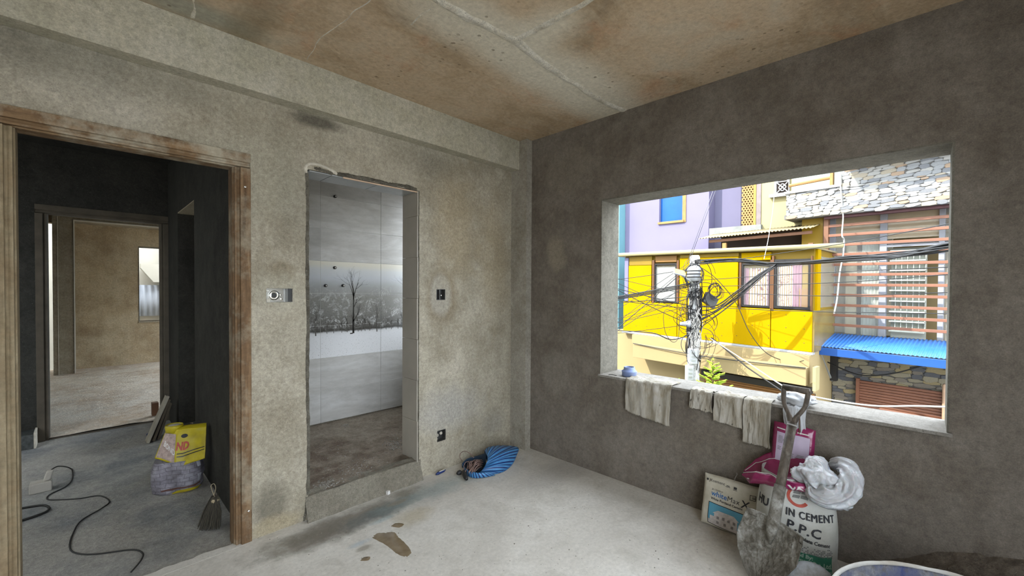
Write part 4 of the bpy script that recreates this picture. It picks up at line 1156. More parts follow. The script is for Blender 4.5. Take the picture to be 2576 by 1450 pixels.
# cables: each one its own thing
def sag(a, b, k, n=16):
    a, b = Vector(a), Vector(b); L = (b-a).length
    return [a.lerp(b, i/n) - Vector((0,0,k*L*4*(i/n)*(1-i/n))) for i in range(n+1)]
def cable(pts, r, label, group, mat=None, nm='utility_cable'):
    mb = MB(); mb.tube(pts, r, 6)
    return tag(mb.build(nm, mat or m_cable, smooth=True), label, 'cable', group)
rnd = random.Random(5)
GB = 'thick cables in the black bundle'
LB = 'one of the black cables bundled together, running right from the pole past the slat grille'
def far_r(x, y, X): return onx(x, y, X)
kn = onp(1953, 666, 0.9)      # where the bundle is tied
for i in range(9):            # upper strand, from the pole top through the tie and out to the right
    j = lambda a: rnd.uniform(-a, a)
    a = onp(1750 + j(4), 660 + j(8), 0.12)
    m1 = onp(1850, 655 + j(5), 0.5 + j(0.05)); k_ = kn + Vector((0, j(0.03), j(0.035)))
    e1 = onx(2130 + j(4), 652 + j(7), 7.2 + j(0.05)); e2 = onx(2260, 640 + j(8), 6.7 + j(0.05)); e3 = onx(2400, 622 + j(15), 6.3 + j(0.05)); e4 = onx(2560, 590 + j(20), 5.9)
    cable(smoothpath([a, m1, k_, e1, e2, e3, e4], 6), rnd.choice((0.008, 0.011, 0.014)), LB, GB)
LB2 = 'one of the black cables fanning from the pole up to the tied bundle'
for i in range(7):
    j = lambda a: rnd.uniform(-a, a)
    a = onp(1757 + j(3), 775 + i*9 + j(5), 0.14)
    cable(smoothpath([a, onp(1800 + j(5), 768 + i*5 + j(3), 0.4), onp(1850 + j(4), 735 + i*4 + j(3), 0.6), onp(1905 + j(4), 693 + i*2 + j(3), 0.8), kn + Vector((0, j(0.03), j(0.03)))], 5), rnd.choice((0.007, 0.009, 0.012)), LB2, 'cables fanning into the bundle')
# thin single lines on the right
for (p0, p1, p2, lab) in (
        ((1753, 668), (2085, 619), (2395, 562), 'thin black line crossing the upper slats of the grille'),
        ((1753, 706), (2000, 690), (2395, 672), 'thin black line just below the cable bundle on the right'),
        ((1753, 722), (2090, 712), (2395, 690), 'thin black line crossing the middle slats of the grille'),
        ((1790, 735), (2060, 745), (2395, 736), 'thin black line level with the curtained windows, right part'),
        ((1755, 772), (2000, 783), (2395, 790), 'lowest thin black line crossing the slat grille')):
    a = onp(p0[0], p0[1], 0.12); b = onx(p1[0], p1[1], 7.4); c_ = onx(p2[0], p2[1], 6.4); d_ = c_ + (c_-b)*0.5
    cable(smoothpath([a, b, c_, d_], 8), 0.005, lab, None)
# fan to the left
LF = 'one of the thin black wires fanning left from the pole across the yellow panels'
for i in range(17):
    y0 = 655 + rnd.uniform(0, 190); y1 = 690 + i*11 + rnd.uniform(-10, 10)
    if i > 11: y1 = 790 + (i-11)*9
    a = onp(1742, y0, 0.12); b = onx(1560, y1, 8.0 - rnd.uniform(0, 1.2)); b2 = a + (b-a)*1.7
    cable(sag(a, b2, rnd.uniform(0.002, 0.02)), rnd.choice((0.004, 0.005, 0.007)), LF, 'wires fanning left from the pole')
for i in range(3):
    a = onp(1742, 712+i*4, 0.12); b = onx(1562, 744+i*3, 7.6); cable(sag(a, a+(b-a)*1.6, 0.008), 0.011, 'one of the three thick cables running left from the pole below the blind window', 'thick cables running left')
# long slack lines
cable(smoothpath([onp(1755, 668, 0.15), onp(1800, 700, 0.3), onp(1850, 760, 0.4), onp(1885, 835, 0.5), onp(1930, 890, 0.5), onp(1990, 912, 0.4), FY.P(sR+0.05, FY.px(2040, 910, 0.3)[1], 0.3)], 6), 0.007, 'single slack cable drooping from the pole top to the ledge end', None)
cable(smoothpath([FY.P(sLd-0.02, zl1+0.02, 0.37), FY.P((sLd+sR)/2, zl1-0.04, 0.40), FY.P(sR, zl1+0.01, 0.37)], 8), 0.010, 'black cable lying along the cream ledge of the yellow house', None)
cable(smoothpath([onp(1742, 840, 0.15), onp(1690, 855, 0.2), onp(1640, 838, 0.2), onx(1555, 832, 8.3), onx(1500, 826, 8.3)], 6), 0.010, 'black cable sagging along the foot of the yellow panels, left of the pole', None)
cable(smoothpath([onp(1722, 800, 0.2), onp(1674, 780, 0.3), onp(1672, 830, 0.3), onp(1690, 860, 0.3), onp(1706, 850, 0.3), onp(1712, 790, 0.3), onp(1735, 735, 0.2)], 6), 0.005, 'loose wire hanging in a long loop left of the pole', None)
for (y0, y1, lab) in ((440, 665, 'left of the two pale stay wires rising from the pole top past the lilac wall'), (432, 662, 'right of the two pale stay wires rising from the pole top past the lilac wall')):
    x1 = 1822 if 'left' in lab else 1832
    cable([onp(1728 if 'left' in lab else 1733, y1, 0.1), onp(x1, y0 - 40, 0.4)], 0.005, lab, None, oplain('wire_grey', (0.22, 0.21, 0.24), 0.5))
cable(smoothpath([onx(1950, 440, 9.0), onx(1945, 520, 9.0), onx(1933, 600, 9.0), onp(1922, 652, 0.7)], 5), 0.006, 'thin white wire dropping in front of the cream wall onto the bundle', None, m_cablew)
cable(smoothpath([FS.P(*FS.px(2112, 435, 0.06), 0.06), FS.P(*FS.px(2117, 500, 0.06), 0.06), FS.P(*FS.px(2121, 545, 0.06), 0.06), onx(2118, 590, 9.3), onx(2123, 605, 9.3), onx(2121, 640, 9.3), onx(2112, 690, 9.3), onx(2106, 750, 9.3), onx(2098, 790, 9.3)], 5), 0.012, 'white cable dangling down in front of the stone parapet and slats', None, m_cablew)
cable(smoothpath([onp(1787, 852, 0.15), onx(1880, 912, 7.6), onx(1985, 980, 6.8), onx(2060, 1001, 6.6), onx(2190, 1021, 6.4), onx(2300, 1022, 6.3), onx(2372, 1024, 6.2), onx(2480, 1026, 6.1)], 6), 0.010, 'pale cord strung low across the street in front of the brown shutters', None, m_cablew)
cable([onp(1790, 850, 0.15), onx(1880, 925, 8.2), onx(1990, 1000, 7.4)], 0.012, 'dark stay wire slanting down right from the pole past the ledge', None)

# conifer sapling at the foot of the pole
t = NT('conifer_green'); p = t.pos(True)
n = t.noise(p, 9, 5)
m_leaf = t.out(t.ramp(n, [(0.3, (0.16, 0.27, 0.015)), (0.7, (0.40, 0.50, 0.05))]), 0.6, spec=0.3)
m_bark = oplain('bark', (0.16, 0.10, 0.05), 0.9, 0.2, 10)
XT = 8.0
tb_ = onx(1795, 1100, XT); tt = onx(1793, 905, XT)
tree = thing('conifer', (tb_.x, tb_.y, ZG), 'bright green feathery conifer sapling beside the utility pole', 'tree')
mb = MB(); mb.tube([(tb_.x, tb_.y, ZG), (tb_.x, tb_.y+0.02, tt.z-0.5), tt], [0.04, 0.02, 0.006], 6); mb.build('trunk', m_bark, tree)
mb = MB(); rnd = random.Random(8)
H_ = tt.z - ZG
for i in range(120):
    f = (i/120)**0.8; z = tt.z - 0.03 - f*(H_-1.4)
    Lr = 0.10 + 0.60*min(1, f*1.6)*rnd.uniform(0.65, 1.1)
    a = i*2.4 + rnd.uniform(-0.3, 0.3)
    d = Vector((math.cos(a), math.sin(a), 0.42 + rnd.uniform(-0.1, 0.15))).normalized()
    c0 = Vector((tt.x + (tb_.x-tt.x)*f, tt.y + (tb_.y-tt.y)*f, z))
    pts = [c0 + d*Lr*k/5 + Vector((0,0,-0.10*Lr*(k/5)**2)) for k in range(6)]
    mb.tube(pts, [0.008, 0.007, 0.006, 0.005, 0.004, 0.003], 4)
    s = d.cross(Vector((0,0,1))).normalized()
    for k in range(1, 15):
        q = c0 + d*Lr*k/14.5
        for sg in (-1, 1):
            l2 = Lr*0.42*(1-k/18)*rnd.uniform(0.7, 1.2)
            e_ = q + (d*0.75 + s*sg*0.8 + Vector((0,0,rnd.uniform(-0.1, 0.3)))).normalized()*l2
            mb.tube([q, (q+e_)/2 + Vector((0,0,0.012)), e_], [0.006, 0.0085, 0.002], 4, caps=False)
mb.build('foliage', m_leaf, tree)
# second sapling whose tip just shows left of the pole
tt2 = onx(1705, 955, XT); tree2 = thing('conifer', (tt2.x, tt2.y, ZG), 'small conifer tip just showing above the sill left of the pole', 'tree')
mb = MB(); mb.tube([(tt2.x, tt2.y, ZG), tt2], [0.03, 0.005], 6); mb.build('trunk', m_bark, tree2)
mb = MB()
for i in range(40):
    f = i/40; z = tt2.z - 0.02 - f*1.4; Lr = 0.08 + 0.4*f; a = i*2.4
    d = Vector((math.cos(a), math.sin(a), 0.45)).normalized(); c0 = Vector((tt2.x, tt2.y, z)); s = d.cross(Vector((0,0,1))).normalized()
    mb.tube([c0, c0 + d*Lr], [0.008, 0.003], 4)
    for k in range(1, 7):
        q = c0 + d*Lr*k/6.5
        for sg in (-1, 1): mb.tube([q, q + (d*0.75 + s*sg*0.8).normalized()*Lr*0.4*(1-k/9)], [0.010, 0.003], 4, caps=False)
mb.build('foliage', m_leaf, tree2)
# view through the far room's window: cream gable wall and corrugated sheet fence
nb = thing('neighbour_shed', (1.3, 13.6, ZG), 'pale shed with ribbed tin sheets seen through the far room window', 'building')
m_pale = oplain('paint_ivory', (1.0, 0.92, 0.76), 0.8, 0.08, 2)
MB().box(-6.0, 5.0, 13.55, 13.7, ZG, 8.2).build('wall', m_pale, nb)  # stretched past the view to keep the sun out of the far room
A = Vector((0.75, 13.45, 0.85)); corrugated(None, nb, 'tin_sheet', oplain('tin_pale', (0.86, 0.90, 0.98), 0.4, 0.1, 4), (0.6, 13.45, 1.55), (3.6, 13.45, 1.55), (3.6, 13.45, 0.80), (0.6, 13.45, 0.80), 26, 0.02)
MB().box(1.42, 1.50, 13.3, 13.45, 0.3, 2.6).build('downpipe', m_alu, nb)
MB().prism([(0.95, 13.42, 2.05), (1.40, 13.42, 2.05), (1.40, 13.42, 1.62), (1.18, 13.42, 1.62), (0.95, 13.42, 1.95)], (0, -0.25, 0)).build('duct', m_pale, nb)
MB().box(1.38, 3.2, 13.30, 13.44, 2.02, 2.14).build('dark_beam', m_roofdark, nb)
# ------------------------------------------------------------------ wet room: tiles, printed winter panel, pipe stubs, rubble
wwr = bpy.data.objects['wall_wet_room']
TW, TH, TX0, TZ0 = 0.645, 0.322, 0.993, 0.159
m_grout = plain('grout_white', (0.62, 0.61, 0.58), 0.8, 0.05, 10)
t = NT('tile_grey'); p = t.pos()
oi = t.node('ShaderNodeObjectInfo')
n1 = t.noise(t.mapped(p, (0.7, 1, 2.6)), 2.4, 7, 0.62, 0.5); n2 = t.noise(t.mapped(p, (1, 1, 3)), 9, 6, 0.7)
c = t.ramp(n1, [(0.30, (0.42, 0.405, 0.38)), (0.50, (0.54, 0.525, 0.50)), (0.70, (0.66, 0.65, 0.635))])
c = t.mix(t.ramp(n2, [(0.45, 0.0), (0.75, 0.4)]), c, (0.35, 0.335, 0.315))
c = t.mix(1.0, c, t.ramp(oi.outputs['Random'], [(0.0, 0.86), (1.0, 1.12)]), 'MULTIPLY')
m_tile = t.out(c, 0.28, spec=0.5)
t = NT('tile_winter_print'); p = t.pos(); sx = t.sep(p)
zz = t.math('DIVIDE', t.math('SUBTRACT', sx[2], 0.803), 0.966)
wn = t.noise(p, 6.0, 6, 0.7)
z2 = t.math('ADD', zz, t.math('MULTIPLY', t.math('SUBTRACT', wn, 0.5), 0.05))
snow = (0.80, 0.80, 0.81)
c = t.ramp(z2, [(0.0, snow), (0.225, (0.76, 0.76, 0.78)), (0.255, (0.68, 0.68, 0.69)), (0.275, (0.06, 0.055, 0.05)), (0.34, (0.13, 0.125, 0.115)), (0.46, (0.20, 0.195, 0.18)),
                (0.62, (0.25, 0.245, 0.225)), (0.74, (0.36, 0.365, 0.36)), (0.83, (0.53, 0.55, 0.58)), (0.91, (0.62, 0.63, 0.63)), (0.96, (0.72, 0.69, 0.60)), (1.0, (0.76, 0.72, 0.62))])
fr1 = t.noise(p, 9.0, 8, 0.75, 1.2); fr2 = t.noise(p, 55.0, 5, 0.8)
frost = t.math('MULTIPLY', t.ramp(fr1, [(0.50, 0.0), (0.60, 1.0)]), t.ramp(fr2, [(0.42, 0.0), (0.58, 1.0)]))
zone = t.ramp(zz, [(0.27, 0.0), (0.32, 1.0), (0.62, 0.9), (0.78, 0.0)])
c = t.mix(t.math('MULTIPLY', t.math('MULTIPLY', frost, zone), 0.75), c, (0.70, 0.70, 0.69))
dkn = t.math('MULTIPLY', t.ramp(fr2, [(0.36, 1.0), (0.46, 0.0)]), t.ramp(zz, [(0.27, 0.0), (0.33, 0.8), (0.6, 0.4), (0.72, 0.0)]))
c = t.mix(dkn, c, (0.05, 0.048, 0.04))
sp = t.noise(t.mapped(p, (1, 1, 2.4)), 75, 2, 0.5)
c = t.mix(t.math('MULTIPLY', t.ramp(sp, [(0.30, 1.0), (0.36, 0.0)]), t.ramp(zz, [(0.0, 0.9), (0.22, 0.5), (0.25, 0.0)])), c, (0.09, 0.085, 0.08))
m_print = t.out(c, 0.25, spec=0.5)
m_ink = plain('print_dark', (0.030, 0.027, 0.024), 0.35, 0.2, 30)
m_ink2 = plain('print_mid', (0.075, 0.07, 0.06), 0.35, 0.2, 30)
mb = MB(); mb.box(0.92, 2.90, YT+0.004, YT+0.0115, 0.165, 2.80); mb.build('grout', m_grout, wwr)
g_ = 0.0016
for i in range(3):
    for j in range(8):
        x0, x1 = TX0 + i*TW + g_, TX0 + (i+1)*TW - g_
        z0, z1 = TZ0 + j*TH + g_, TZ0 + (j+1)*TH - g_
        x1 = min(x1, 2.895)
        bevel(MB().box(x0, x1, YT, YT+0.010, z0, z1).build('tile', m_print if j in (2, 3, 4) else m_tile, wwr), 0.0012, 1)
# the printed trees: flat ink shapes lying on the glaze, one panel repeat per tile column
def branch(mb, x, z, ang, L, w, depth, rnd, clip):
    n = 4; pts = []
    for k in range(n+1):
        pts.append((x, z, w*(1-0.55*k/n)))
        ang += rnd.uniform(-0.13, 0.13); x += math.sin(ang)*L/n; z += math.cos(ang)*L/n
    for k in range(n):
        (xa, za, wa), (xb, zb, wb) = pts[k], pts[k+1]
        if not (clip[0] < xa < clip[1] and clip[0] < xb < clip[1]): continue
        dx, dz = xb-xa, zb-za; l = math.hypot(dx, dz) or 1e-6; nx, nz_ = dz/l, -dx/l
        mb.add([(xa-nx*wa/2, YT-0.0006, za-nz_*wa/2), (xa+nx*wa/2, YT-0.0006, za+nz_*wa/2), (xb+nx*wb/2, YT-0.0006, zb+nz_*wb/2), (xb-nx*wb/2, YT-0.0006, zb-nz_*wb/2)], [(0, 1, 2, 3)])
    if depth > 0:
        for _ in range(rnd.choice((2, 3))):
            k = rnd.randint(2, n); xa, za, wa = pts[k]
            branch(mb, xa, za, ang + rnd.uniform(-0.75, 0.75), L*rnd.uniform(0.5, 0.75), wa*0.7, depth-1, rnd, clip)
for i in range(3):
    c0 = TX0 + i*TW; clip = (c0+0.003, min(c0+TW-0.003, 2.895))
    mb = MB(); rnd = random.Random(4)
    bx0 = c0 + 0.335
    mb.add([(bx0-0.011, YT-0.0006, 1.030), (bx0+0.011, YT-0.0006, 1.030), (bx0+0.008, YT-0.0006, 1.24), (bx0-0.006, YT-0.0006, 1.24)], [(0, 1, 2, 3)])
    mb.add([(bx0-0.006, YT-0.0006, 1.24), (bx0+0.008, YT-0.0006, 1.24), (bx0+0.008, YT-0.0006, 1.46), (bx0-0.002, YT-0.0006, 1.46)], [(0, 1, 2, 3)])
    for a_, z_, L_ in ((0.05, 1.38, 0.16), (-0.25, 1.40, 0.14), (0.30, 1.42, 0.15), (0.55, 1.30, 0.10), (0.62, 1.16, 0.12), (-0.12, 1.45, 0.13)):
        branch(mb, bx0 + 0.004, z_, a_, L_, 0.009, 3, rnd, clip)
    mb.box(bx0-0.035, bx0-0.006, YT-0.0007, YT-0.0005, 1.024, 1.036)
    mb.build('tree_print', m_ink, wwr)
    mb = MB(); rnd = random.Random(9)
    for f, h in ((0.93, 0.17), (0.10, 0.08), (0.20, 0.07), (0.42, 0.10), (0.60, 0.09), (0.66, 0.075), (0.72, 0.10), (0.80, 0.07), (0.33, 0.07), (0.52, 0.12)):
        z_ = 1.045 if f != 0.93 else 1.030
        branch(mb, c0 + f*TW, z_, rnd.uniform(-0.05, 0.05), h, 0.012 if h > 0.15 else 0.007, 0, rnd, clip)
        for _ in range(3): branch(mb, c0 + f*TW, z_ + h*0.85, rnd.uniform(-0.5, 0.5), h*0.6, 0.005, 3 if h > 0.15 else 2, rnd, clip)
    mb.build('tree_print', m_ink2, wwr)
m_whpipe = plain('pipe_pale', (0.5, 0.48, 0.44), 0.4)
m_pipe = plain('pipe_brass', (0.20, 0.18, 0.15), 0.35, 0.2, 10, metal=0.8)
for (x, y) in ((842, 495), (841, 674), (818, 719), (862, 719)):
    q = ony(x, y, YT)
    st_ = MB().lathe([(0.015, -0.03), (0.015, 0.0), (0.013, 0.008)], q + Vector((0, -0.02, 0)), 14, ax=(0, -1, 0)).build('pipe_stub', m_blackf, wwr)
    MB().lathe([(0.008, 0.0), (0.008, 0.010)], q + Vector((0, -0.023, 0)), 8, ax=(0, -1, 0)).build('plug', m_whpipe, st_)
# tile lining of the doorway: right jamb and soffit
wA_ = bpy.data.objects['wall_doorways']
m_tile_w = plain('tile_warm_grey', (0.42, 0.385, 0.325), 0.35, 0.12, 3, spec=0.5)
z = 0.135; k = 0
while z < 2.25:
    z1 = min(z + TH, 2.258)
    bevel(MB().box(1.824, 1.832, YA-0.006+0.004*(k % 2), YA+TA+0.012, z+0.001, z1-0.001).build('tile', m_tile_w, wA_), 0.0012, 1)
    z = z1; k += 1
m_tile_s = plain('tile_soffit', (0.30, 0.31, 0.31), 0.35, 0.2, 6, spec=0.5)
for a, b in ((DX0, 1.165), (1.168, 1.50), (1.503, 1.823)):
    bevel(MB().box(a, b, YA+0.004, YA+TA+0.012, 2.250, 2.258).build('tile', m_tile_s, wA_), 0.0012, 1)
bevel(MB().box(1.24, 1.823, YA-0.002, YA+0.004, 2.246, 2.256).build('tile_edge', plain('tile_biscuit', (0.50, 0.36, 0.25), 0.8), wA_), 0.001, 1)
# broken plaster edge round the opening
m_break = concrete('broken_mortar', (0.15, 0.135, 0.105), (0.24, 0.22, 0.18), (0.09, 0.08, 0.06), 8, 25, bump=1.0, speck=0.8)
def lumps(pts, w, h, mat, name, seed, par=wA_, out=(0, -1, 0), side=(1, 0, 0)):
    """an irregular raised bead along pts on the wall face"""
    P = smoothpath(pts, 10); mb = MB(); rows = []; out = Vector(out)
    for i, q in enumerate(P):
        a = P[max(i-1, 0)]; b = P[min(i+1, len(P)-1)]; tdir = (b-a).normalized(); s = tdir.cross(out).normalized()
        ww = w*(0.75 + 0.8*abs(nz(i*0.9, seed))); hh = h*(0.5 + 1.1*abs(nz(i*0.8, seed, 5)))
        rows.append([q + s*(f*ww + 0.004*nz(i*1.7, f*3, seed)) + out*(hh*(1-abs(f)**2)*(0.8+0.5*nz(i*2.1, f*5, seed)) - 0.001) for f in (-1, -0.6, -0.2, 0.2, 0.6, 1)])
    n = 6; vs_ = [v for r_ in rows for v in r_]; fs_ = []
    for i in range(len(rows)-1):
        for k in range(n-1): fs_.append((i*n+k, i*n+k+1, (i+1)*n+k+1, (i+1)*n+k))
    mb.add(vs_, fs_); return mb.build(name, mat, par, smooth=True, fix=False)
WF = lambda x, z: Vector((x, YA, z))
lumps([WF(1.008, 0.16), WF(1.012, 0.5), WF(1.006, 0.9), WF(1.010, 1.3), WF(1.006, 1.7), WF(1.009, 2.05), WF(1.004, 2.24)], 0.014, 0.006, m_break, 'broken_edge', 1)
lumps([WF(1.838, 0.13), WF(1.840, 0.45), WF(1.838, 0.7), WF(1.837, 1.0), WF(1.839, 1.5), WF(1.838, 2.0), WF(1.836, 2.25)], 0.007, 0.008, m_break, 'broken_edge', 2)
lumps([WF(1.20, 2.268), WF(1.34, 2.274), WF(1.48, 2.276), WF(1.58, 2.270), WF(1.70, 2.278), WF(1.82, 2.270)], 0.016, 0.012, m_break, 'broken_edge', 3)
lumps([WF(1.00, 2.235), WF(1.005, 2.285), WF(1.06, 2.305), WF(1.14, 2.292), WF(1.20, 2.268)], 0.012, 0.016, m_mortar_light, 'mortar_ridge', 4)
lumps([WF(1.05, 2.278), WF(1.12, 2.272), WF(1.17, 2.265)], 0.014, 0.006, m_break, 'broken_edge', 6)
lumps([WF(0.985, 0.0), WF(0.995, 0.06), WF(1.003, 0.14)], 0.010, 0.010, m_break, 'broken_edge', 5)
# rubble on the wet-room floor
m_rub = concrete('rubble_grit', (0.30, 0.28, 0.24), (0.55, 0.53, 0.48), (0.14, 0.12, 0.10), 20, 60, speck=0.4)
def pebble(mb, q, r, rnd):
    vs_ = []
    for sx_, sy_, sz_ in ((1,0,0),(-1,0,0),(0,1,0),(0,-1,0),(0,0,1),(0,0,-0.4)):
        vs_.append(Vector(q) + Vector((sx_*r*rnd.uniform(0.6, 1.4), sy_*r*rnd.uniform(0.6, 1.4), sz_*r*rnd.uniform(0.5, 1.0))))
    mb.add(vs_, [(0,2,4),(2,1,4),(1,3,4),(3,0,4),(2,0,5),(1,2,5),(3,1,5),(0,3,5)])
mb = MB(); rnd = random.Random(12)
def wz(x, y): return ZW + 0.012*nz(x*3.3, y*3.3, 1) + 0.008*nz(x*11, y*11, 2)
for (px_, py_, sx_, sy_, n, r0, r1) in ((825, 1225, 34, 14, 170, 0.003, 0.010), (905, 1185, 60, 12, 150, 0.002, 0.007), (990, 1120, 22, 16, 170, 0.003, 0.010), (860, 1150, 60, 40, 110, 0.002, 0.006), (868, 1072, 9, 4, 26, 0.004, 0.010), (930, 1160, 45, 12, 90, 0.002, 0.006)):
    for _ in range(n):
        q = onz(px_ + rnd.gauss(0, sx_*0.6), py_ + rnd.gauss(0, sy_*0.6), ZW)
        if q.x < 1.03 or q.x > 2.85 or q.y < YA+0.02 or q.y > YT-0.02: continue
        if q.x > 1.80 and q.y < YA+TA+0.02: continue
        q.z = wz(q.x, q.y); pebble(mb, q, rnd.uniform(r0, r1), rnd)
tag(mb.build('rubble', m_rub), 'loose grey rubble and grit scattered over the wet-room floor', 'rubble', kind='stuff')

# ------------------------------------------------------------------ wall boxes
m_zinc = plain('zinc', (0.72, 0.71, 0.66), 0.22, 0.12, 30, metal=0.95)
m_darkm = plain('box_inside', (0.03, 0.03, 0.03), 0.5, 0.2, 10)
def wall_box(x0, x1, z0, z1, label, n_mod):
    b = thing('junction_box', ((x0+x1)/2, YA+0.02, z0), label, 'junction box')
    d = 0.045; e = 0.0015
    mb = MB(); mb.box(x0, x1, YA+d, YA+d+e, z0, z1)
    mb.box(x0, x0+e, YA-0.001, YA+d, z0, z1); mb.box(x1-e, x1, YA-0.001, YA+d, z0, z1)
    mb.box(x0+e, x1-e, YA-0.001, YA+d, z0, z0+e); mb.box(x0+e, x1-e, YA-0.001, YA+d, z1-e, z1)
    mb.build('box', m_zinc, b)
    return b
b1 = wall_box(0.772, 0.919, 1.412, 1.496, 'wide shiny zinc wall box beside the timber door frame', 3)
mb = MB(); mb.lathe([(0.030, 0), (0.030, 0.004), (0.014, 0.006), (0.014, 0.001)], (0.826, YA+0.043, 1.454), 20, ax=(0, -1, 0)); mb.build('knockout_ring', m_zinc, b1, smooth=True)
mb = MB(); mb.lathe([(0.013, 0), (0.013, 0.003)], (0.826, YA+0.042, 1.454), 16, ax=(0, -1, 0)); mb.build('cable_hole', m_darkm, b1)
for (x, z) in ((0.782, 1.422), (0.862, 1.455), (0.868, 1.43), (0.79, 1.482), (0.905, 1.47)):
    MB().lathe([(0.005, 0), (0.005, 0.006), (0.002, 0.007)], (x, YA+0.043, z), 8, ax=(0, -1, 0)).build('screw', m_zinc, b1)
MB().box(0.893, 0.917, YA+0.004, YA+0.043, 1.414, 1.494).build('dark_insert', m_darkm, b1)
MB().box(0.774, 0.80, YA+0.030, YA+0.043, 1.414, 1.432).build('mortar_blob', m_mortar_light, b1)
m_zinc_b = m_zinc; m_zinc = plain('zinc_dull', (0.16, 0.155, 0.145), 0.45, 0.3, 30, metal=0.8)
b2 = wall_box(2.008, 2.095, 1.408, 1.496, 'small square wall box in a pale plaster patch, upper of the two by the corner', 1)
for x in (2.020, 2.080):
    MB().lathe([(0.007, 0), (0.007, 0.006), (0.003, 0.008)], (x, YA+0.036, 1.445), 10, ax=(0, -1, 0)).build('bracket', m_zinc_b, b2)
MB().box(2.046, 2.050, YA+0.01, YA+0.044, 1.412, 1.492).build('divider', m_zinc, b2)
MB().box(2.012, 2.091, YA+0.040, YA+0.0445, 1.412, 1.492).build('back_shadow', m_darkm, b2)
b3 = wall_box(2.020, 2.104, 0.245, 0.335, 'small open wall box low on the wall above the striped sack', 1)
for (x, z, r_) in ((2.035, 0.29, 0.016), (2.032, 0.262, 0.010), (2.075, 0.30, 0.014)):
    MB().lathe([(r_*0.6, 0), (r_, 0.01), (r_*0.5, 0.02)], (x, YA+0.035, z), 9, ax=(0, -1, 0)).build('mortar_blob', m_mortar_light, b3)
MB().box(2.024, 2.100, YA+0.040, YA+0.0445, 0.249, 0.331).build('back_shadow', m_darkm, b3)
# ------------------------------------------------------------------ things in the main room
Z3 = Vector((0, 0, 1))
def printed(name, parent, mat, s, size, place, x0, y0, bold=0.0, shear=0.0, spacing=1.0, rot=0.0, xs=1.0):
    """lettering: flat text tessellated, each vertex carried onto a surface by place(x, y)"""
    v, f = text_tris(s, size, bold, shear, spacing)
    ca, sa = math.cos(rot), math.sin(rot)
    mb = MB(); mb.add([place(x0 + (p.x*xs*ca - p.y*sa), y0 + (p.x*xs*sa + p.y*ca)) for p in v], f)
    return mb.build(name, mat, parent, fix=False)
def patch(name, parent, mat, place, poly_fn, nu, nv):
    mb = MB(); mb.grid(lambda u, v: place(*poly_fn(u, v)), nu, nv); return mb.build(name, mat, parent, smooth=True, fix=False)

class Pillow:
    """a filled flat sack: centre c, axes R (to the right as seen), U (up), N (out of the printed face)"""
    def __init__(self, c, R_, U_, w, h, d, wr=0.006, seed=0, pw=2.6, taper=0.0):
        self.c = Vector(c); self.R = Vector(R_).normalized(); self.U = Vector(U_).normalized()
        self.N = self.R.cross(self.U).normalized(); self.w, self.h, self.d, self.wr, self.seed, self.pw, self.taper = w, h, d, wr, seed, pw, taper
    def surf(self, u, v, side=1, off=0.0):
        a = max(0.0, (1-abs(u)**self.pw))*max(0.0, (1-abs(v)**self.pw))
        th = self.d/2*a**0.42
        n_ = self.wr*(nz(u*2.3+self.seed, v*2.3, side*3.1) + 0.6*nz(u*6+self.seed, v*6, side*2.2))
        ed = 1.0 + 0.035*nz(self.seed+u*1.5, v*1.5, 9)
        return self.c + self.R*(u*self.w/2*(1-self.taper*v)*ed) + self.U*(v*self.h/2*ed) + self.N*(side*(th + n_*min(1, a*2)) + off*side)
    def place(self, x, y, off=0.0016):     # x, y in metres from the lower left corner of the face
        return self.surf(2*x/self.w-1, 2*y/self.h-1, 1, off)
    def mesh(self, n=36):
        mb = MB()
        mb.grid(lambda a, b: self.surf(2*a-1, 2*b-1, 1), n, n); mb.grid(lambda a, b: self.surf(1-2*a, 2*b-1, -1), n, n)
        return mb
m_black = plain('print_black', (0.018, 0.018, 0.020), 0.6, 0.2, 40)
m_blackw = plain('print_black_worn', (0.035, 0.035, 0.04), 0.7, 0.3, 60)
m_red = plain('print_red', (0.42, 0.075, 0.05), 0.6, 0.2, 40)
m_greyp = plain('print_grey', (0.17, 0.17, 0.16), 0.6, 0.2, 40)
m_green = plain('print_green', (0.045, 0.21, 0.13), 0.65, 0.15, 20)
m_palegreen = plain('print_pale_green', (0.42, 0.58, 0.48), 0.65, 0.1, 20)

# --- big grey-white cement sack, mouth open, leaning on the window wall
cb = thing('cement_sack', (2.785, 0.50, 0.0), 'large white woven cement sack with red ring logo and green band', 'sack')
t = NT('sack_white_woven'); p = t.pos(True)
n1 = t.noise(p, 5, 6, 0.65); wv = t.noise(t.mapped(p, (1, 1, 6)), 60, 3)
c = t.ramp(n1, [(0.35, (0.44, 0.43, 0.38)), (0.6, (0.56, 0.56, 0.53))])
c = t.mix(t.ramp(t.noise(p, 11, 7, 0.7), [(0.55, 0.0), (0.75, 0.6)]), c, (0.30, 0.26, 0.19))
m_sack = t.out(c, 0.65, t.bump(t.math('ADD', wv, n1), 0.25, 0.006), spec=0.35)
cbc = Vector((2.785, 0.50, 0.0)); cbN = Vector((-0.985, -0.17, 0)).normalized(); cbR = Vector((cbN.y, -cbN.x, 0)); cbR = -cbR if cbR.y > 0 else cbR
CW, CD, CH = 0.355, 0.24, 0.475
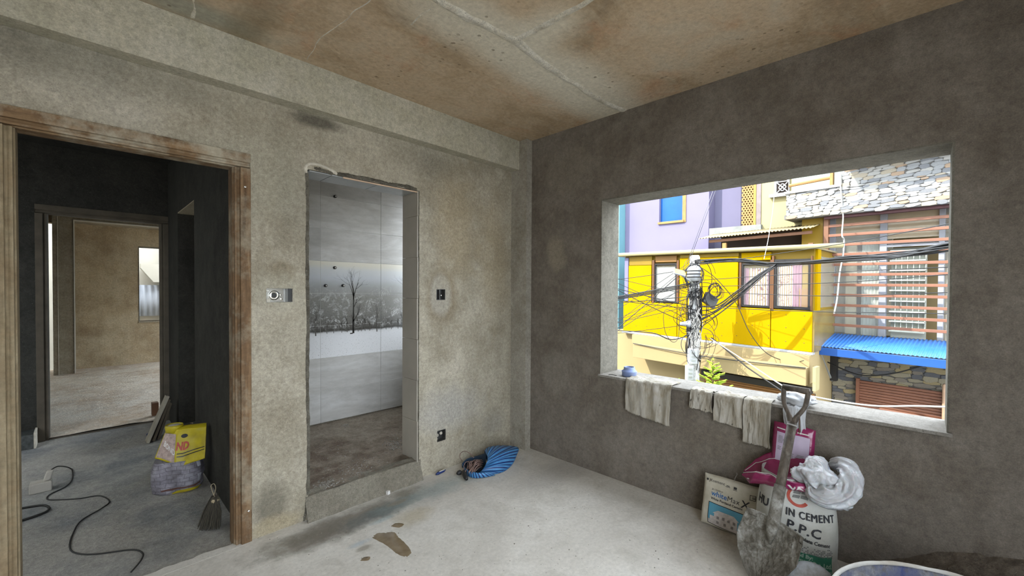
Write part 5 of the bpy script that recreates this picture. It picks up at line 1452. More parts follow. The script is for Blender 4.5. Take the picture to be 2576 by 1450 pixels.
def sackS(th, z, off=0.0):
    """th: -pi..pi, 0 faces the room"""
    f = z/CH
    bulge = 1.0 + 0.10*math.sin(math.pi*min(1, f*1.15)) - 0.06*f
    foot = 0.03*math.exp(-f*14)
    e = 2.6
    cth, sth = math.cos(th), math.sin(th)
    q = 1.0/(abs(cth)**e + abs(sth)**e)**(1/e)
    w_ = CW/2*bulge + foot; d_ = CD/2*bulge + foot
    fold = 0.006*nz(th*2.2, z*9, 1) + 0.004*nz(th*5, z*22, 2) - 0.010*math.exp(-((z-0.30)/0.012)**2)*0.5
    lean = 0.05*f*f
    return cbc + cbR*(q*sth*w_) + cbN*(q*cth*d_ + (fold+off)*1.0) - cbN*lean*0.6 + Z3*(z + 0.012*nz(th*1.3, z*4, 7)*f)
mb = MB(); mb.grid(lambda u, v: sackS((u*2-1)*math.pi, v*CH), 72, 40, closed_u=True)
mb.add([sackS((k/36*2-1)*math.pi, 0.0) for k in range(36)], [tuple(range(36))])
mb.build('bag', m_sack, cb, smooth=True, fix=False)
mb = MB(); mb.grid(lambda u, v: sackS((u*2-1)*math.pi, CH-0.03, -0.006).lerp(cbc + Z3*(CH-0.06), v*0.98), 48, 4, closed_u=True); mb.build('cement', plain('cement_grey', (0.28, 0.27, 0.25), 0.95, 0.2, 20, bump=0.5), cb, smooth=True, fix=False)
# surface placement: x in metres of arc from the centre line, y height
_arc = [(0.0, 0.0)]
for k in range(1, 81):
    th = k/80*2.2; a_, b_ = sackS((k-1)/80*2.2, 0.2), sackS(th, 0.2); _arc.append((_arc[-1][0] + (Vector((a_.x, a_.y))-Vector((b_.x, b_.y))).length, th))
def th_of(x):
    s_ = -1 if x < 0 else 1; x = abs(x)
    for (d0, t0), (d1, t1) in zip(_arc, _arc[1:]):
        if d1 >= x: return s_*(t0 + (t1-t0)*(x-d0)/max(1e-6, d1-d0))
    return s_*_arc[-1][1]
def cplace(x, y, off=0.004): return sackS(th_of(x), y, off)
printed('lettering_name', cb, m_blackw, 'HU', 0.066, cplace, -0.208, 0.296, 0.002, xs=0.80)
v_, f_ = text_tris('IN CEMENT', 0.056, 0.0, 0.0, 1.12)
mb = MB()
for dx_, dy_ in ((0, 0), (0.0022, 0), (0.0011, 0.0012), (0.0011, -0.0012), (0.0033, 0)):
    mb.add([cplace(-0.047 + dx_ + p.x*0.74, 0.288 + dy_ + p.y - 0.02*p.x, 0.004 + dx_*0.05) for p in v_], f_)
mb.build('lettering_name', m_blackw, cb, fix=False)
printed('lettering_type', cb, m_blackw, 'P.P.C', 0.068, cplace, -0.042, 0.220, 0.0014, rot=-0.13, spacing=1.08)
printed('lettering_small', cb, m_blackw, 'nd Pozzolana Cement', 0.026, cplace, -0.040, 0.186, 0.0006, rot=-0.13, xs=0.86)
mb = MB(); mb.grid(lambda u, v: cplace(-0.13 + 0.30*u, 0.018 + 0.092*v, 0.0030), 30, 8); mb.build('green_band', m_green, cb, smooth=True, fix=False)
printed('lettering_maker', cb, m_palegreen, 'ed By:', 0.028, cplace, 0.012, 0.088, 0.001, rot=-0.06)
printed('lettering_maker', cb, m_palegreen, 'arayani Pvt. Ltd.', 0.031, cplace, 0.000, 0.060, 0.001, rot=-0.06, xs=0.85)
printed('lettering_maker', cb, m_palegreen, 'am, Chandrauta, Nepal', 0.019, cplace, 0.000, 0.038, 0.0, rot=-0.06)
mb = MB(); rnd = random.Random(3)
for i in range(26):
    for j in range(9):
        f = j/8; lim = 0.25 + 0.65*i/25
        if rnd.random() < (1-f)*0.9*(0.4+0.6*i/25)*1.1 and f < lim:
            x, y = -0.02 + i*0.0075, 0.116 + j*0.0085 - 0.0006*i
            mb.add([cplace(x, y, .003), cplace(x+0.0052, y, .003), cplace(x+0.0052, y+0.006, .003), cplace(x, y+0.006, .003)], [(0, 1, 2, 3)])
mb.build('dot_pattern', m_greyp, cb, fix=False)['kind'] = 'stuff'
mb = MB()      # red ring, open on the right
def ring_pt(a, r): return cplace(0.012 + r*math.cos(a), 0.395 + r*math.sin(a)*0.92, 0.003)
mb.grid(lambda u, v: ring_pt(math.radians(62 + 265*u), 0.041 + 0.016*v), 40, 2); mb.build('ring_logo', m_red, cb, smooth=True, fix=False)
mb = MB()
for (x, y, w_, h_) in ((-0.012, 0.408, 0.034, 0.016), (0.028, 0.412, 0.036, 0.016), (-0.016, 0.386, 0.034, 0.016), (0.024, 0.388, 0.036, 0.016)):
    mb.add([cplace(x+a*w_+b*0.006, y+b*h_, .0035) for a, b in ((0,0),(1,0),(1,1),(0,1))], [(0,1,2,3)])
mb.build('logo_bars', m_greyp, cb, fix=False)

# --- small white-cement bag leaning on the wall at the left of the sack
t = NT('bag_cream'); p = t.pos(True)
c = t.ramp(t.noise(p, 6, 6, 0.65), [(0.35, (0.40, 0.365, 0.285)), (0.65, (0.53, 0.50, 0.42))])
m_bagc = t.out(c, 0.6, t.bump(t.noise(p, 14, 5), 0.2, 0.006), spec=0.35)
wR = Vector((0.10, -0.99, -0.03)).normalized(); wU = Vector((0.22, 0.03, 0.97)).normalized(); wU = (wU - wR*wU.dot(wR)).normalized()
wp = Pillow((2.825, 0.845, 0.155), wR, wU, 0.335, 0.31, 0.075, 0.004, 2)
if wp.N.x > 0: wp.N = -wp.N
wb = thing('white_cement_bag', (2.825, 0.845, 0.0), 'cream white-cement bag with blue house picture, left of the big sack', 'bag')
wp.mesh().build('bag', m_bagc, wb, smooth=True, fix=False)
lowz = min((wp.surf(2*a/20-1, -1) .z) for a in range(21))
pl = lambda x, y: wp.place(x, y, 0.0022)
printed('lettering_corner', wb, m_black, 'JKcement', 0.024, pl, 0.034, 0.270, 0.0, rot=-0.05)
mb = MB(); mb.grid(lambda u, v: pl(0.022 + 0.007*v*math.cos(u*6.28), 0.278 + 0.007*v*math.sin(u*6.28)), 12, 1); mb.build('corner_mark', m_black, wb, fix=False)
printed('lettering_line', wb, m_black, 'JK CEMENT', 0.013, pl, 0.058, 0.222, 0.0, rot=-0.06)
m_bluep = plain('print_blue', (0.02, 0.11, 0.30), 0.6, 0.2, 40)
printed('lettering_name', wb, m_bluep, 'white', 0.043, pl, 0.056, 0.190, 0.0006, rot=-0.06, xs=0.95)
printed('lettering_name', wb, m_black, 'Max', 0.043, pl, 0.148, 0.184, 0.0, rot=-0.06, xs=0.90, spacing=1.1)
printed('lettering_name', wb, m_black, 'X', 0.062, pl, 0.226, 0.172, 0.0008, rot=-0.06)
printed('lettering_line', wb, m_black, 'White Portland Cement', 0.020, pl, 0.056, 0.166, 0.0004, rot=-0.06, xs=0.92)
mb = MB()
for (x, y, w_, h_) in ((0.133, 0.262, 0.026, 0.003), (0.137, 0.268, 0.018, 0.004), (0.176, 0.256, 0.022, 0.003), (0.178, 0.262, 0.018, 0.014), (0.268, 0.226, 0.003, 0.030), (0.268, 0.253, 0.030, 0.003), (0.268, 0.226, 0.030, 0.003), (0.280, 0.236, 0.016, 0.004), (0.280, 0.244, 0.016, 0.003), (0.296, 0.226, 0.003, 0.030)):
    mb.add([pl(x+a*w_, y+b*h_) for a, b in ((0,0),(1,0),(1,1),(0,1))], [(0,1,2,3)])
mb.build('quality_marks', m_black, wb, fix=False)['kind'] = 'stuff'
def pq(name, mat, pts, off, n=6):
    A, B, C_, D = pts
    mb = MB(); mb.grid(lambda u, v: wp.place(*( (A[0]+(B[0]-A[0])*u)*(1-v) + (D[0]+(C_[0]-D[0])*u)*v, (A[1]+(B[1]-A[1])*u)*(1-v) + (D[1]+(C_[1]-D[1])*u)*v), off), n, n)
    return mb.build(name, mat, wb, smooth=True, fix=False)
pq('picture_border', m_black, ((0.045, 0.018), (0.245, 0.004), (0.245, 0.136), (0.045, 0.150)), 0.0018)
t = NT('print_sky'); p = t.pos(True); m_psky = t.out(t.ramp(t.noise(p, 3, 3), [(0.3, (0.10, 0.34, 0.46)), (0.7, (0.03, 0.16, 0.26))]), 0.5)
pq('picture_sky', m_psky, ((0.049, 0.022), (0.241, 0.008), (0.241, 0.132), (0.049, 0.146)), 0.0024)
m_house = plain('print_house', (0.46, 0.42, 0.40), 0.6, 0.15, 60); m_house2 = plain('print_house_shade', (0.20, 0.18, 0.17), 0.6, 0.2, 60)
pq('picture_house', m_house, ((0.049, 0.022), (0.241, 0.008), (0.241, 0.030), (0.049, 0.048)), 0.0030)
pq('picture_house', m_house, ((0.085, 0.03), (0.215, 0.02), (0.215, 0.085), (0.085, 0.092)), 0.0030)
pq('picture_house', m_house, ((0.060, 0.04), (0.10, 0.04), (0.10, 0.070), (0.060, 0.072)), 0.0030)
pq('picture_house', m_house, ((0.075, 0.090), (0.225, 0.078), (0.195, 0.104), (0.105, 0.110)), 0.0032)
for (x, y) in ((0.10, 0.06), (0.13, 0.062), (0.16, 0.058), (0.19, 0.055), (0.10, 0.032), (0.14, 0.030), (0.18, 0.028)):
    pq('picture_house', m_house2, ((x, y), (x+0.014, y), (x+0.014, y+0.016), (x, y+0.016)), 0.0036, 2)
mb = MB(); mb.tube(smoothpath([wp.place(0.175, 0.305), wp.place(0.178, 0.318)+Z3*0.012, wp.place(0.186, 0.32)+Z3*0.028, wp.place(0.184, 0.33)+Z3*0.03], 5), 0.0015, 5); mb.build('stitching_thread', m_cablew, wb)

# --- magenta plastic packs
t = NT('film_magenta'); p = t.pos(True)
c = t.ramp(t.noise(p, 7, 4), [(0.3, (0.17, 0.012, 0.060)), (0.7, (0.33, 0.035, 0.13))])
m_mag = t.out(c, 0.18, t.bump(t.noise(p, 9, 4), 0.35, 0.015), spec=0.6)
m_lil = plain('label_lilac', (0.48, 0.40, 0.52), 0.2, 0.08, 10, spec=0.6)
m_whp = plain('print_white', (0.62, 0.60, 0.58), 0.4, 0.05, 10)
# open one lying slumped over the mouth of the sack
mp = thing('magenta_pack', (2.76, 0.56, CH-0.02), 'open slumped magenta plastic pack lying over the mouth of the cement sack', 'bag')
def curve3(pix, u):
    n = len(pix)-1; k = min(int(u*n), n-1); f = u*n - k
    a_, b_ = pix[k], pix[k+1]; f = f*f*(3-2*f)*0.5 + f*0.5
    return onx(a_[0]+(b_[0]-a_[0])*f, a_[1]+(b_[1]-a_[1])*f, a_[2]+(b_[2]-a_[2])*f)
RIMF = [(1866, 1192, 2.80), (1900, 1188, 2.715), (1935, 1194, 2.690), (1962, 1207, 2.675), (2000, 1213, 2.670), (2040, 1220, 2.70)]
LOWF = [(1868, 1196, 2.80), (1885, 1216, 2.72), (1925, 1220, 2.690), (1962, 1228, 2.672), (2005, 1236, 2.668), (2042, 1240, 2.69)]
BACKB = [(1872, 1192, 2.81), (1905, 1190, 2.80), (1940, 1195, 2.80), (1970, 1200, 2.80), (2005, 1205, 2.80), (2040, 1210, 2.80)]
RIMB = [(1870, 1186, 2.82), (1900, 1156, 2.87), (1930, 1140, 2.89), (1958, 1131, 2.90), (2000, 1128, 2.90), (2038, 1150, 2.88)]
def slump(u, v):
    """an open pouch lying across the sack: front rim, low front, floor, then the back wall up to its rim"""
    C4 = [curve3(c_, u) for c_ in (RIMF, LOWF, BACKB, RIMB)]
    k = min(int(v*3), 2); f = v*3 - k
    q = C4[k].lerp(C4[k+1], f)
    bulge = math.sin(math.pi*f)*(0.020 if k == 0 else 0.012)
    return q + cbN*(bulge if k == 0 else -bulge*0.3) + Vector((0.006*nz(u*9, v*9, 2), 0, 0.007*nz(u*8, v*7, 3)))
mb = MB(); mb.grid(slump, 48, 30); o = mb.build('film', m_mag, mp, smooth=True, fix=False)
sd = o.modifiers.new('thick', 'SOLIDIFY'); sd.thickness = 0.0015
mb = MB(); mb.tube([slump(u/30, 0.0) + Z3*0.002 for u in range(1, 24)], 0.0020, 5); mb.build('film_edge', m_whp, mp, smooth=True)
mb = MB(); mb.tube([slump(u/30, 0.90) + cbN*0.003 for u in range(1, 18)], 0.0020, 5); mb.build('film_edge', m_whp, mp, smooth=True)
def splace(x, y): return slump(x, y) + cbN*0.0030
v_, f_ = text_tris('VA', 1.0, 0.03)
mb = MB(); mb.add([splace(0.70 + p.x*0.16, 0.27 - p.y*0.22) for p in v_], f_); mb.build('lettering', m_whp, mp, fix=False)
mb = MB(); mb.add([splace(0.10 + a_*0.05, 0.16 + b_*0.05) for a_, b_ in ((0, 0.5), (0.5, 0), (1, 0.5), (0.5, 1))], [(0, 1, 2, 3)]); mb.build('diamond_mark', m_whp, mp, fix=False)
# upright one against the wall
up_R = Vector((0.06, -0.99, -0.05)).normalized(); up_U = Vector((0.08, -0.03, 1)).normalized(); up_U = (up_U - up_R*up_U.dot(up_R)).normalized()
uc = onx(1993, 1146, 2.895)
ump = Pillow((2.897, uc.y, uc.z+0.005), up_R, up_U, 0.205, 0.335, 0.055, 0.004, 5, 3.2)
if ump.N.x > 0: ump.N = -ump.N
um = thing('magenta_pack', (2.90, uc.y, uc.z-0.16), 'upright magenta plastic pack with lilac label, leaning under the sill behind the shovel', 'bag')
ump.mesh(26).build('film', m_mag, um, smooth=True, fix=False)
def upl(x, y, off): return ump.place(x, y, off)
mb = MB(); mb.grid(lambda u, v: upl(0.022 + 0.160*u, 0.060 + 0.225*v, 0.002), 12, 12); mb.build('label', m_lil, um, smooth=True, fix=False)
rnd = random.Random(31); mb = MB()
for (xa, ya, n, w0) in ((0.030, 0.262, 6, 0.040), (0.030, 0.20, 3, 0.03), (0.100, 0.175, 6, 0.07), (0.10, 0.075, 2, 0.06)):
    for i in range(n):
        y = ya - i*0.0075; w_ = w0*rnd.uniform(0.5, 1.0)
        mb.add([upl(xa, y, .003), upl(xa+w_, y, .003), upl(xa+w_, y+0.003, .003), upl(xa, y+0.003, .003)], [(0,1,2,3)])
mb.build('small_print', m_greyp, um, fix=False)
mb = MB(); mb.grid(lambda u, v: upl(0.152 + 0.017*v*math.cos(u*6.283), 0.105 + 0.017*v*math.sin(u*6.283), 0.003), 18, 1); mb.build('round_stamp', m_greyp, um, fix=False)
mb = MB()
for (x, y, w_, h_) in ((0.12, 0.035, 0.008, 0.012), (0.14, 0.038, 0.045, 0.002), (0.14, 0.048, 0.045, 0.002), (0.02, 0.302, 0.04, 0.006), (0.07, 0.300, 0.04, 0.006), (0.12, 0.298, 0.055, 0.006)):
    mb.add([upl(x+a*w_, y+b*h_, .003) for a, b in ((0,0),(1,0),(1,1),(0,1))], [(0,1,2,3)])
mb.build('lettering', m_whp, um, fix=False)

# --- crumpled white plastic bag on the right shoulder of the sack
t = NT('film_white'); p = t.pos(True)
m_film = t.out(t.ramp(t.noise(p, 6, 4), [(0.3, (0.42, 0.43, 0.455)), (0.7, (0.56, 0.57, 0.59))]), 0.30, t.bump(t.noise(p, 10, 5, 0.6, 0.8), 0.6, 0.02), spec=0.5)
t.b.inputs['Subsurface Weight'].default_value = 0.15
wc = onx(2088, 1218, 2.74)
pb = thing('plastic_bag', (wc.x, wc.y, CH-0.08), 'crumpled white plastic bag slumped on the right shoulder of the cement sack', 'bag')
def crumple(c, rx, ry, rz, seed, amp=0.30, ax3=(0.6, 0.5, 0.62)):
    """a soft pouch with long creases running along ax3"""
    A3 = Vector(ax3).normalized(); B3 = A3.orthogonal().normalized(); C3 = A3.cross(B3)
    def fn(u, v):
        th, ph = u*2*math.pi, (v-0.5)*math.pi
        d = Vector((math.cos(ph)*math.cos(th), math.cos(ph)*math.sin(th), math.sin(ph)))
        a_, b_, c_ = d.dot(A3), d.dot(B3), d.dot(C3)
        k = 1 + amp*(1.0*nz(a_*1.1+seed, b_*1.3, c_*1.3) - 1.1*abs(nz(a_*0.9+seed, b_*2.6, c_*2.6)) - 0.30*abs(nz(a_*2.0, b_*6+seed, c_*6)) + 0.28)
        return Vector(c) + Vector((d.x*rx, d.y*ry, d.z*rz))*k
    return fn
mb = MB(); mb.grid(crumple((wc.x-0.01, wc.y+0.062, wc.z+0.022), 0.080, 0.095, 0.085, 3, 0.42), 84, 56, closed_u=True)
mb.build('upper_fold', m_film, pb, smooth=True, fix=False)
# a rolled tube of film curling down to the right and back
mb = MB(); cpts = smoothpath([onx(x, y, X) for x, y, X in ((2040, 1225, 2.70), (2052, 1245, 2.665), (2085, 1256, 2.655), (2115, 1248, 2.68), (2134, 1222, 2.72), (2136, 1190, 2.77), (2120, 1170, 2.82), (2092, 1168, 2.85))], 12)
nT = len(cpts)-1
def roll(u, v):
    i = min(int(v*nT), nT-1); f = v*nT - i; q = cpts[i].lerp(cpts[i+1], f)
    t_ = (cpts[min(i+1, nT)] - cpts[max(i-1, 0)]).normalized(); s_ = Vector((1, 0.2, 0)); s_ = (s_ - t_*s_.dot(t_)).normalized(); w_ = t_.cross(s_)
    a = u*2*math.pi; rr_ = 0.020 + 0.036*math.sin(math.pi*min(1, 0.12+v*0.86))
    ca_, sa_ = math.cos(a), math.sin(a)
    k = 1 + 0.40*nz(ca_*1.2+2, sa_*1.2, v*2.6) - 0.60*abs(nz(ca_*1.9, sa_*1.9, v*4.5+4)) - 0.22*abs(nz(ca_*4, sa_*4, v*11)) + 0.18
    return q + (s_*ca_ + w_*sa_)*rr_*k
mb.grid(roll, 64, 110, closed_u=True)
mb.build('rolled_film', m_film, pb, smooth=True, fix=False)
mb = MB(); mb.grid(crumple(onx(2118, 1268, 2.72), 0.03, 0.04, 0.022, 8, 0.4), 20, 12, closed_u=True); mb.build('torn_corner', m_film, pb, smooth=True, fix=False)

# --- pale bag and cloth strips hanging over the sill
t = NT('cloth_pale'); p = t.pos(True)
m_cloth = t.out(t.ramp(t.noise(p, 7, 5), [(0.3, (0.44, 0.45, 0.47)), (0.7, (0.58, 0.59, 0.61))]), 0.75, t.bump(t.noise(p, 14, 4), 0.3, 0.01))
t = NT('cloth_plastered'); p = t.pos(True)
sc = t.mapped(p, (3, 3, 0.55)); n1 = t.noise(sc, 6, 7, 0.65, 0.5); n2 = t.noise(p, 9, 6, 0.65); n3 = t.noise(p, 60, 3)
c = t.ramp(n1, [(0.34, (0.24, 0.205, 0.15)), (0.5, (0.38, 0.35, 0.295)), (0.68, (0.48, 0.455, 0.41))])
c = t.mix(t.ramp(n2, [(0.54, 0.0), (0.74, 0.55)]), c, (0.30, 0.23, 0.13))
c = t.mix(t.ramp(t.noise(t.mapped(p, (2, 2, 1)), 26, 3), [(0.26, 0.85), (0.31, 0.0)]), c, (0.07, 0.06, 0.045))
m_rag = t.out(c, 0.9, t.bump(t.math('ADD', n1, t.math('MULTIPLY', n3, 0.3)), 0.6, 0.015), spec=0.2)
SZ = 0.8145
def rag(name, y0, y1, zb0, zb1, back, label, mat, seed, cat='rag', over=0.9, folds=5, amp=0.006, tat=0.010, skew=0.0, parent=None):
    """a cloth over the sill edge between y0 (left as seen) and y1; lower hem from zb0 to zb1; back: how far it lies on the sill"""
    sd = seed*3.7; mb = MB(); nu, nv = 56, 40
    def fn(u, v):
        y = y0 + (y1-y0)*u; zb = zb0 + (zb1-zb0)*u + 0.012*nz(u*3+sd, 1) + tat*nz(u*25+sd, 3)
        Lh = SZ - zb; tot = back + Lh; s = v*tot
        wr_ = amp*(0.45*math.sin(u*folds*4.1 + sd + 2.5*nz(u*3, v*2, sd)) + 1.1*nz(u*7 + 1.2*nz(v*3, sd), v*2.2, sd) + 0.8*abs(nz(u*17 + nz(v*4, sd), v*3, sd+4)) + 0.25*nz(u*40, v*9, sd))
        if s < back:
            x = XB-0.020 + (back - s); z = SZ + 0.003 + 0.016*abs(nz(u*4+sd, (back-s)*12, 2)) + 0.5*abs(wr_)
        else:
            k = s - back; rmp = min(1, k/0.04)
            x = XB-0.026 - 0.012*rmp - wr_*(0.3+rmp) - 0.010*nz(u*2+sd, k*5, 4)
            x = min(x, XB-0.021); z = SZ + 0.002 - k
        y_ = y + skew*v + 0.010*nz(u*2+sd, v*3, 7)*v
        return Vector((x, y_, z))
    mb.grid(fn, nu, nv)
    o = mb.build(name, mat, parent, smooth=True, fix=False)
    m = o.modifiers.new('thick', 'SOLIDIFY'); m.thickness = 0.002; m.offset = 1
    if parent is None: tag(o, label, cat)
    return o
rag('plaster_rag', 1.632, 1.272, 0.575, 0.530, 0.16, 'widest plaster-caked rag hanging over the sill, below the blue pipe coupler', m_rag, 1, folds=6)
rag('plaster_rag', 1.140, 0.992, 0.695, 0.690, 0.10, 'shortest plaster-caked rag hanging over the middle of the sill', m_rag, 2, folds=3)
rag('plaster_rag', 0.985, 0.812, 0.640, 0.625, 0.10, 'medium-length plaster-caked rag between the shortest and the longest rag', m_rag, 3, folds=3)
rag('plaster_rag', 0.806, 0.655, 0.545, 0.545, 0.10, 'longest plaster-caked rag with brown stains, nearest the shovel', m_rag, 4, folds=3, amp=0.008)
rag('striped_cloth', 0.590, 0.480, 0.655, 0.640, 0.12, 'white striped cloth bag drooping over the sill behind the shovel grip', m_cloth, 6, cat='cloth', folds=2, amp=0.010, tat=0.003)
sc_ = bpy.data.objects['striped_cloth']
mb = MB()
for yy in (0.520, 0.505):
    mb.tube([(XB-0.052, yy + 0.003*k/6, 0.79 - 0.024*k) for k in range(6)], 0.0025, 5)
for v in mb.v: v -= Vector((0, 0, 0))
st_ = mb.build('stripe', m_brownf, sc_)
mb = MB(); mb.grid(crumple(onx(2003, 1005, 3.00) + Vector((0, 0, 0.0)), 0.07, 0.10, 0.035, 14, 0.35), 40, 20, closed_u=True)
for v in mb.v: v.z = max(v.z, SZ+0.003)
mb.build('gathered_top', m_cloth, sc_, smooth=True, fix=False)

# --- blue plastic pipe coupler on the sill
m_blue = plain('pvc_blue_grey', (0.22, 0.29, 0.52), 0.5, 0.08, 12, dirt=(0.42, 0.42, 0.44), dirt_amt=0.5)
q = onx(1583, 945, 3.03); cc = Vector((3.04, onx(1583, 945, 3.04).y, SZ))
prof = [(0.052, 0.0), (0.057, 0.002), (0.057, 0.033), (0.060, 0.036), (0.060, 0.040), (0.050, 0.047), (0.044, 0.054), (0.042, 0.070), (0.040, 0.073), (0.036, 0.073), (0.036, 0.050), (0.048, 0.030), (0.050, 0.0)]
MBc = MB().lathe(prof, cc, 40, close=True)
tag(MBc.build('pipe_coupler', m_blue, smooth=True), 'blue-grey plastic pipe coupler standing at the left end of the sill', 'pipe fitting')
mb = MB(); mb.tube(smoothpath([onz(1531, 943, SZ+0.003), onz(1540, 943, SZ+0.003), onz(1551, 945.5, SZ+0.003)], 4), 0.0025, 6)
tag(mb.build('twig', m_blackf), 'short black twig lying on the sill beside the coupler', 'twig')

# --- shovel with D-grip
t = NT('shovel_wood'); p = t.pos(True)
g = t.noise(t.mapped(p, (14, 14, 1.2)), 3, 6, 0.6, 0.5)
c = t.ramp(g, [(0.3, (0.045, 0.034, 0.026)), (0.55, (0.095, 0.074, 0.056)), (0.75, (0.17, 0.14, 0.11))])
c = t.mix(t.ramp(t.noise(p, 22, 5, 0.7), [(0.54, 0.0), (0.76, 0.45)]), c, (0.30, 0.27, 0.23))
m_shw = t.out(c, 0.7, t.bump(g, 0.3, 0.006))
t = NT('shovel_mortar'); p = t.pos(True)
n1 = t.noise(p, 9, 8, 0.7, 0.5); n2 = t.noise(p, 38, 6, 0.75)
c = t.ramp(n1, [(0.34, (0.07, 0.058, 0.042)), (0.5, (0.22, 0.205, 0.175)), (0.66, (0.45, 0.44, 0.41))])
c = t.mix(t.ramp(n2, [(0.52, 0.0), (0.66, 0.8)]), c, (0.11, 0.095, 0.07))
m_shb = t.out(c, 0.8, t.bump(t.math('ADD', n1, t.math('MULTIPLY', n2, 0.6)), 0.9, 0.02), spec=0.3)
g0 = onx(1972, 974, 2.815); g1 = onx(2034, 985, 2.80)
fk = onx(1993, 1066, 2.755); so = onx(1950, 1290, 2.535)
axis = (fk - so).normalized()
shv = thing('shovel', (2.45, 0.60, 0.0), 'mortar-caked shovel with wooden D-grip leaning against the sill', 'shovel')
MB().tube([g0 - (g1-g0)*0.04, g1 + (g1-g0)*0.04], 0.0165, 14).build('grip', m_shw, shv, smooth=True)
for gg, sgn in ((g0, -1), (g1, 1)):
    mid = gg.lerp(fk, 0.45) + (g1-g0).normalized()*sgn*0.018
    MB().tube(smoothpath([gg, mid, gg.lerp(fk, 0.80) + (g1-g0).normalized()*sgn*0.006, fk - axis*0.03], 6), [0.013]*6 + [0.012]*6 + [0.015]*7, 10).build('grip_fork', m_shw, shv, smooth=True)
MB().tube([fk + axis*0.005, fk.lerp(so, 0.5), so + axis*0.05], [0.0235, 0.0235, 0.024], 16).build('shaft', m_shw, shv, smooth=True)
MB().lathe([(0.0245, -0.004), (0.026, 0), (0.0245, 0.004)], fk - axis*0.012, 14, ax=axis).build('binding_wire', m_cablew, shv)
# blade: frame from the photo's outline, mouth of the dish facing the room
tip = onz(1897, 1464, 0.012); top = onx(1948, 1318, 2.515)
bU = (top - tip).normalized(); 
bR = (onx(2003, 1366, 2.50) - onx(1878, 1306, 2.56)); bR = (bR - bU*bR.dot(bU)).normalized(); bN = bR.cross(bU).normalized()
if bN.x > 0: bN = -bN
BL = (top - tip).length + 0.02
def blade(u, v, off=0.0):
    """u -1..1 across, v 0 tip .. 1 shoulder"""
    hw = 0.150*(min(1, v/0.55)**0.5)*(1 - 0.10*max(0, v-0.6)/0.4) if v > 0 else 0.0
    hw = 0.150*math.sin(min(1, v/0.62)*math.pi/2)**0.75*(1-0.12*max(0, v-0.62))
    dish = 0.045*(1-u*u)*math.sin(math.pi*min(1, 0.15+v*0.8)) - 0.012
    crust = 0.007*nz(u*6, v*8, 1) + 0.004*nz(u*16, v*20, 2) + 0.0025*nz(u*34, v*40, 3)
    ridge_ = 0.018*math.exp(-(u/0.16)**2)*max(0, v-0.45)/0.55
    return tip + bU*(v*BL - 0.015*u*u*(v > 0.9)) + bR*(u*hw) + bN*(-dish + ridge_ + crust + off)
mb = MB(); mb.grid(lambda a, b: blade(2*a-1, b), 80, 80)
o = mb.build('blade', m_shb, shv, smooth=True, fix=False); sd = o.modifiers.new('thick', 'SOLIDIFY'); sd.thickness = 0.003
MB().tube(smoothpath([blade(2*a/10-1, 1.0) for a in range(11)], 3), 0.004, 6).build('tread_edge', m_shb, shv, smooth=True)
MB().tube([so + axis*0.14, so + axis*0.03, top + bN*0.012, blade(0, 0.80) + bN*0.004, blade(0, 0.62)], [0.028, 0.029, 0.030, 0.024, 0.006], 16).build('socket', m_shb, shv, smooth=True)

# --- blue striped sack spilling wire, in the corner
t = NT('sack_blue'); p = t.pos(True); m_sb1 = t.out(t.ramp(t.noise(p, 9, 4), [(0.3, (0.045, 0.19, 0.42)), (0.7, (0.085, 0.29, 0.56))]), 0.45, t.bump(t.noise(p, 30, 3), 0.2, 0.005))
m_sb2 = plain('sack_blue_stripe', (0.010, 0.030, 0.135), 0.45, 0.2, 20)
bs = thing('striped_sack', (2.45, 2.58, 0.0), 'crumpled blue sack with dark stripes lying open on the floor in the corner', 'sack')
mouth = onz(1197, 1172, 0.05); tail = onz(1300, 1132, 0.05)
ax_ = (tail - mouth); AL = ax_.length; ax_.normalize(); sd_ = Vector((-ax_.y, ax_.x, 0))
def c3(P, u):
    n = len(P)-1; k = min(int(u*n), n-1); return P[k].lerp(P[k+1], u*n-k)
LEFT = smoothpath([ony(1222, 1141, 2.60), ony(1226, 1150, 2.53), ony(1224, 1166, 2.47), onz(1214, 1182, 0.030), onz(1196, 1196, 0.008)], 6)
RIGHT = smoothpath([ony(1218, 1135, 2.66), ony(1230, 1125, 2.69), ony(1262, 1121, 2.68), ony(1303, 1126, 2.62), onz(1300, 1146, 0.022), onz(1288, 1170, 0.008), onz(1264, 1188, 0.006), onz(1225, 1196, 0.006)], 6)
def sk(u, v):
    """a draped fan of sacking: u round the edge, v from the mouth out to the hem"""
    q = c3(LEFT, u).lerp(c3(RIGHT, u), v)
    bul = math.sin(math.pi*v)*math.sin(math.pi*min(1, u*1.05))
    q = q + Vector((-0.35, -0.6, 0.7))*(0.040*bul) + Vector((0, -0.3, 1))*(0.006*math.sin(u*44)*math.sin(math.pi*min(1, v*1.1)))
    q.z = max(q.z, 0.004); return q
NU, NV = 92, 26
mb = MB(); mb.grid(sk, NU, NV)
o = mb.build('sack', m_sb1, bs, smooth=True, fix=False); o.data.materials.append(m_sb2)
for i, pl_ in enumerate(o.data.polygons):
    if (i % NU) % 5 in (0, 1): pl_.material_index = 1
sd = o.modifiers.new('thick', 'SOLIDIFY'); sd.thickness = 0.004
mb = MB()      # underside lying on the floor
def ska(u, v):
    q = c3(RIGHT, u).lerp(Vector((2.40, 2.60, 0)), v); q.z = q.z*(1-v)*0.9 + 0.004; return q
mb.grid(ska, 60, 6); mb.build('underside', m_sb1, bs, smooth=True, fix=False)
TOPL = [onz(1163, 1168, 0.035), onz(1178, 1184, 0.040), onz(1200, 1190, 0.045), onz(1226, 1190, 0.040)]
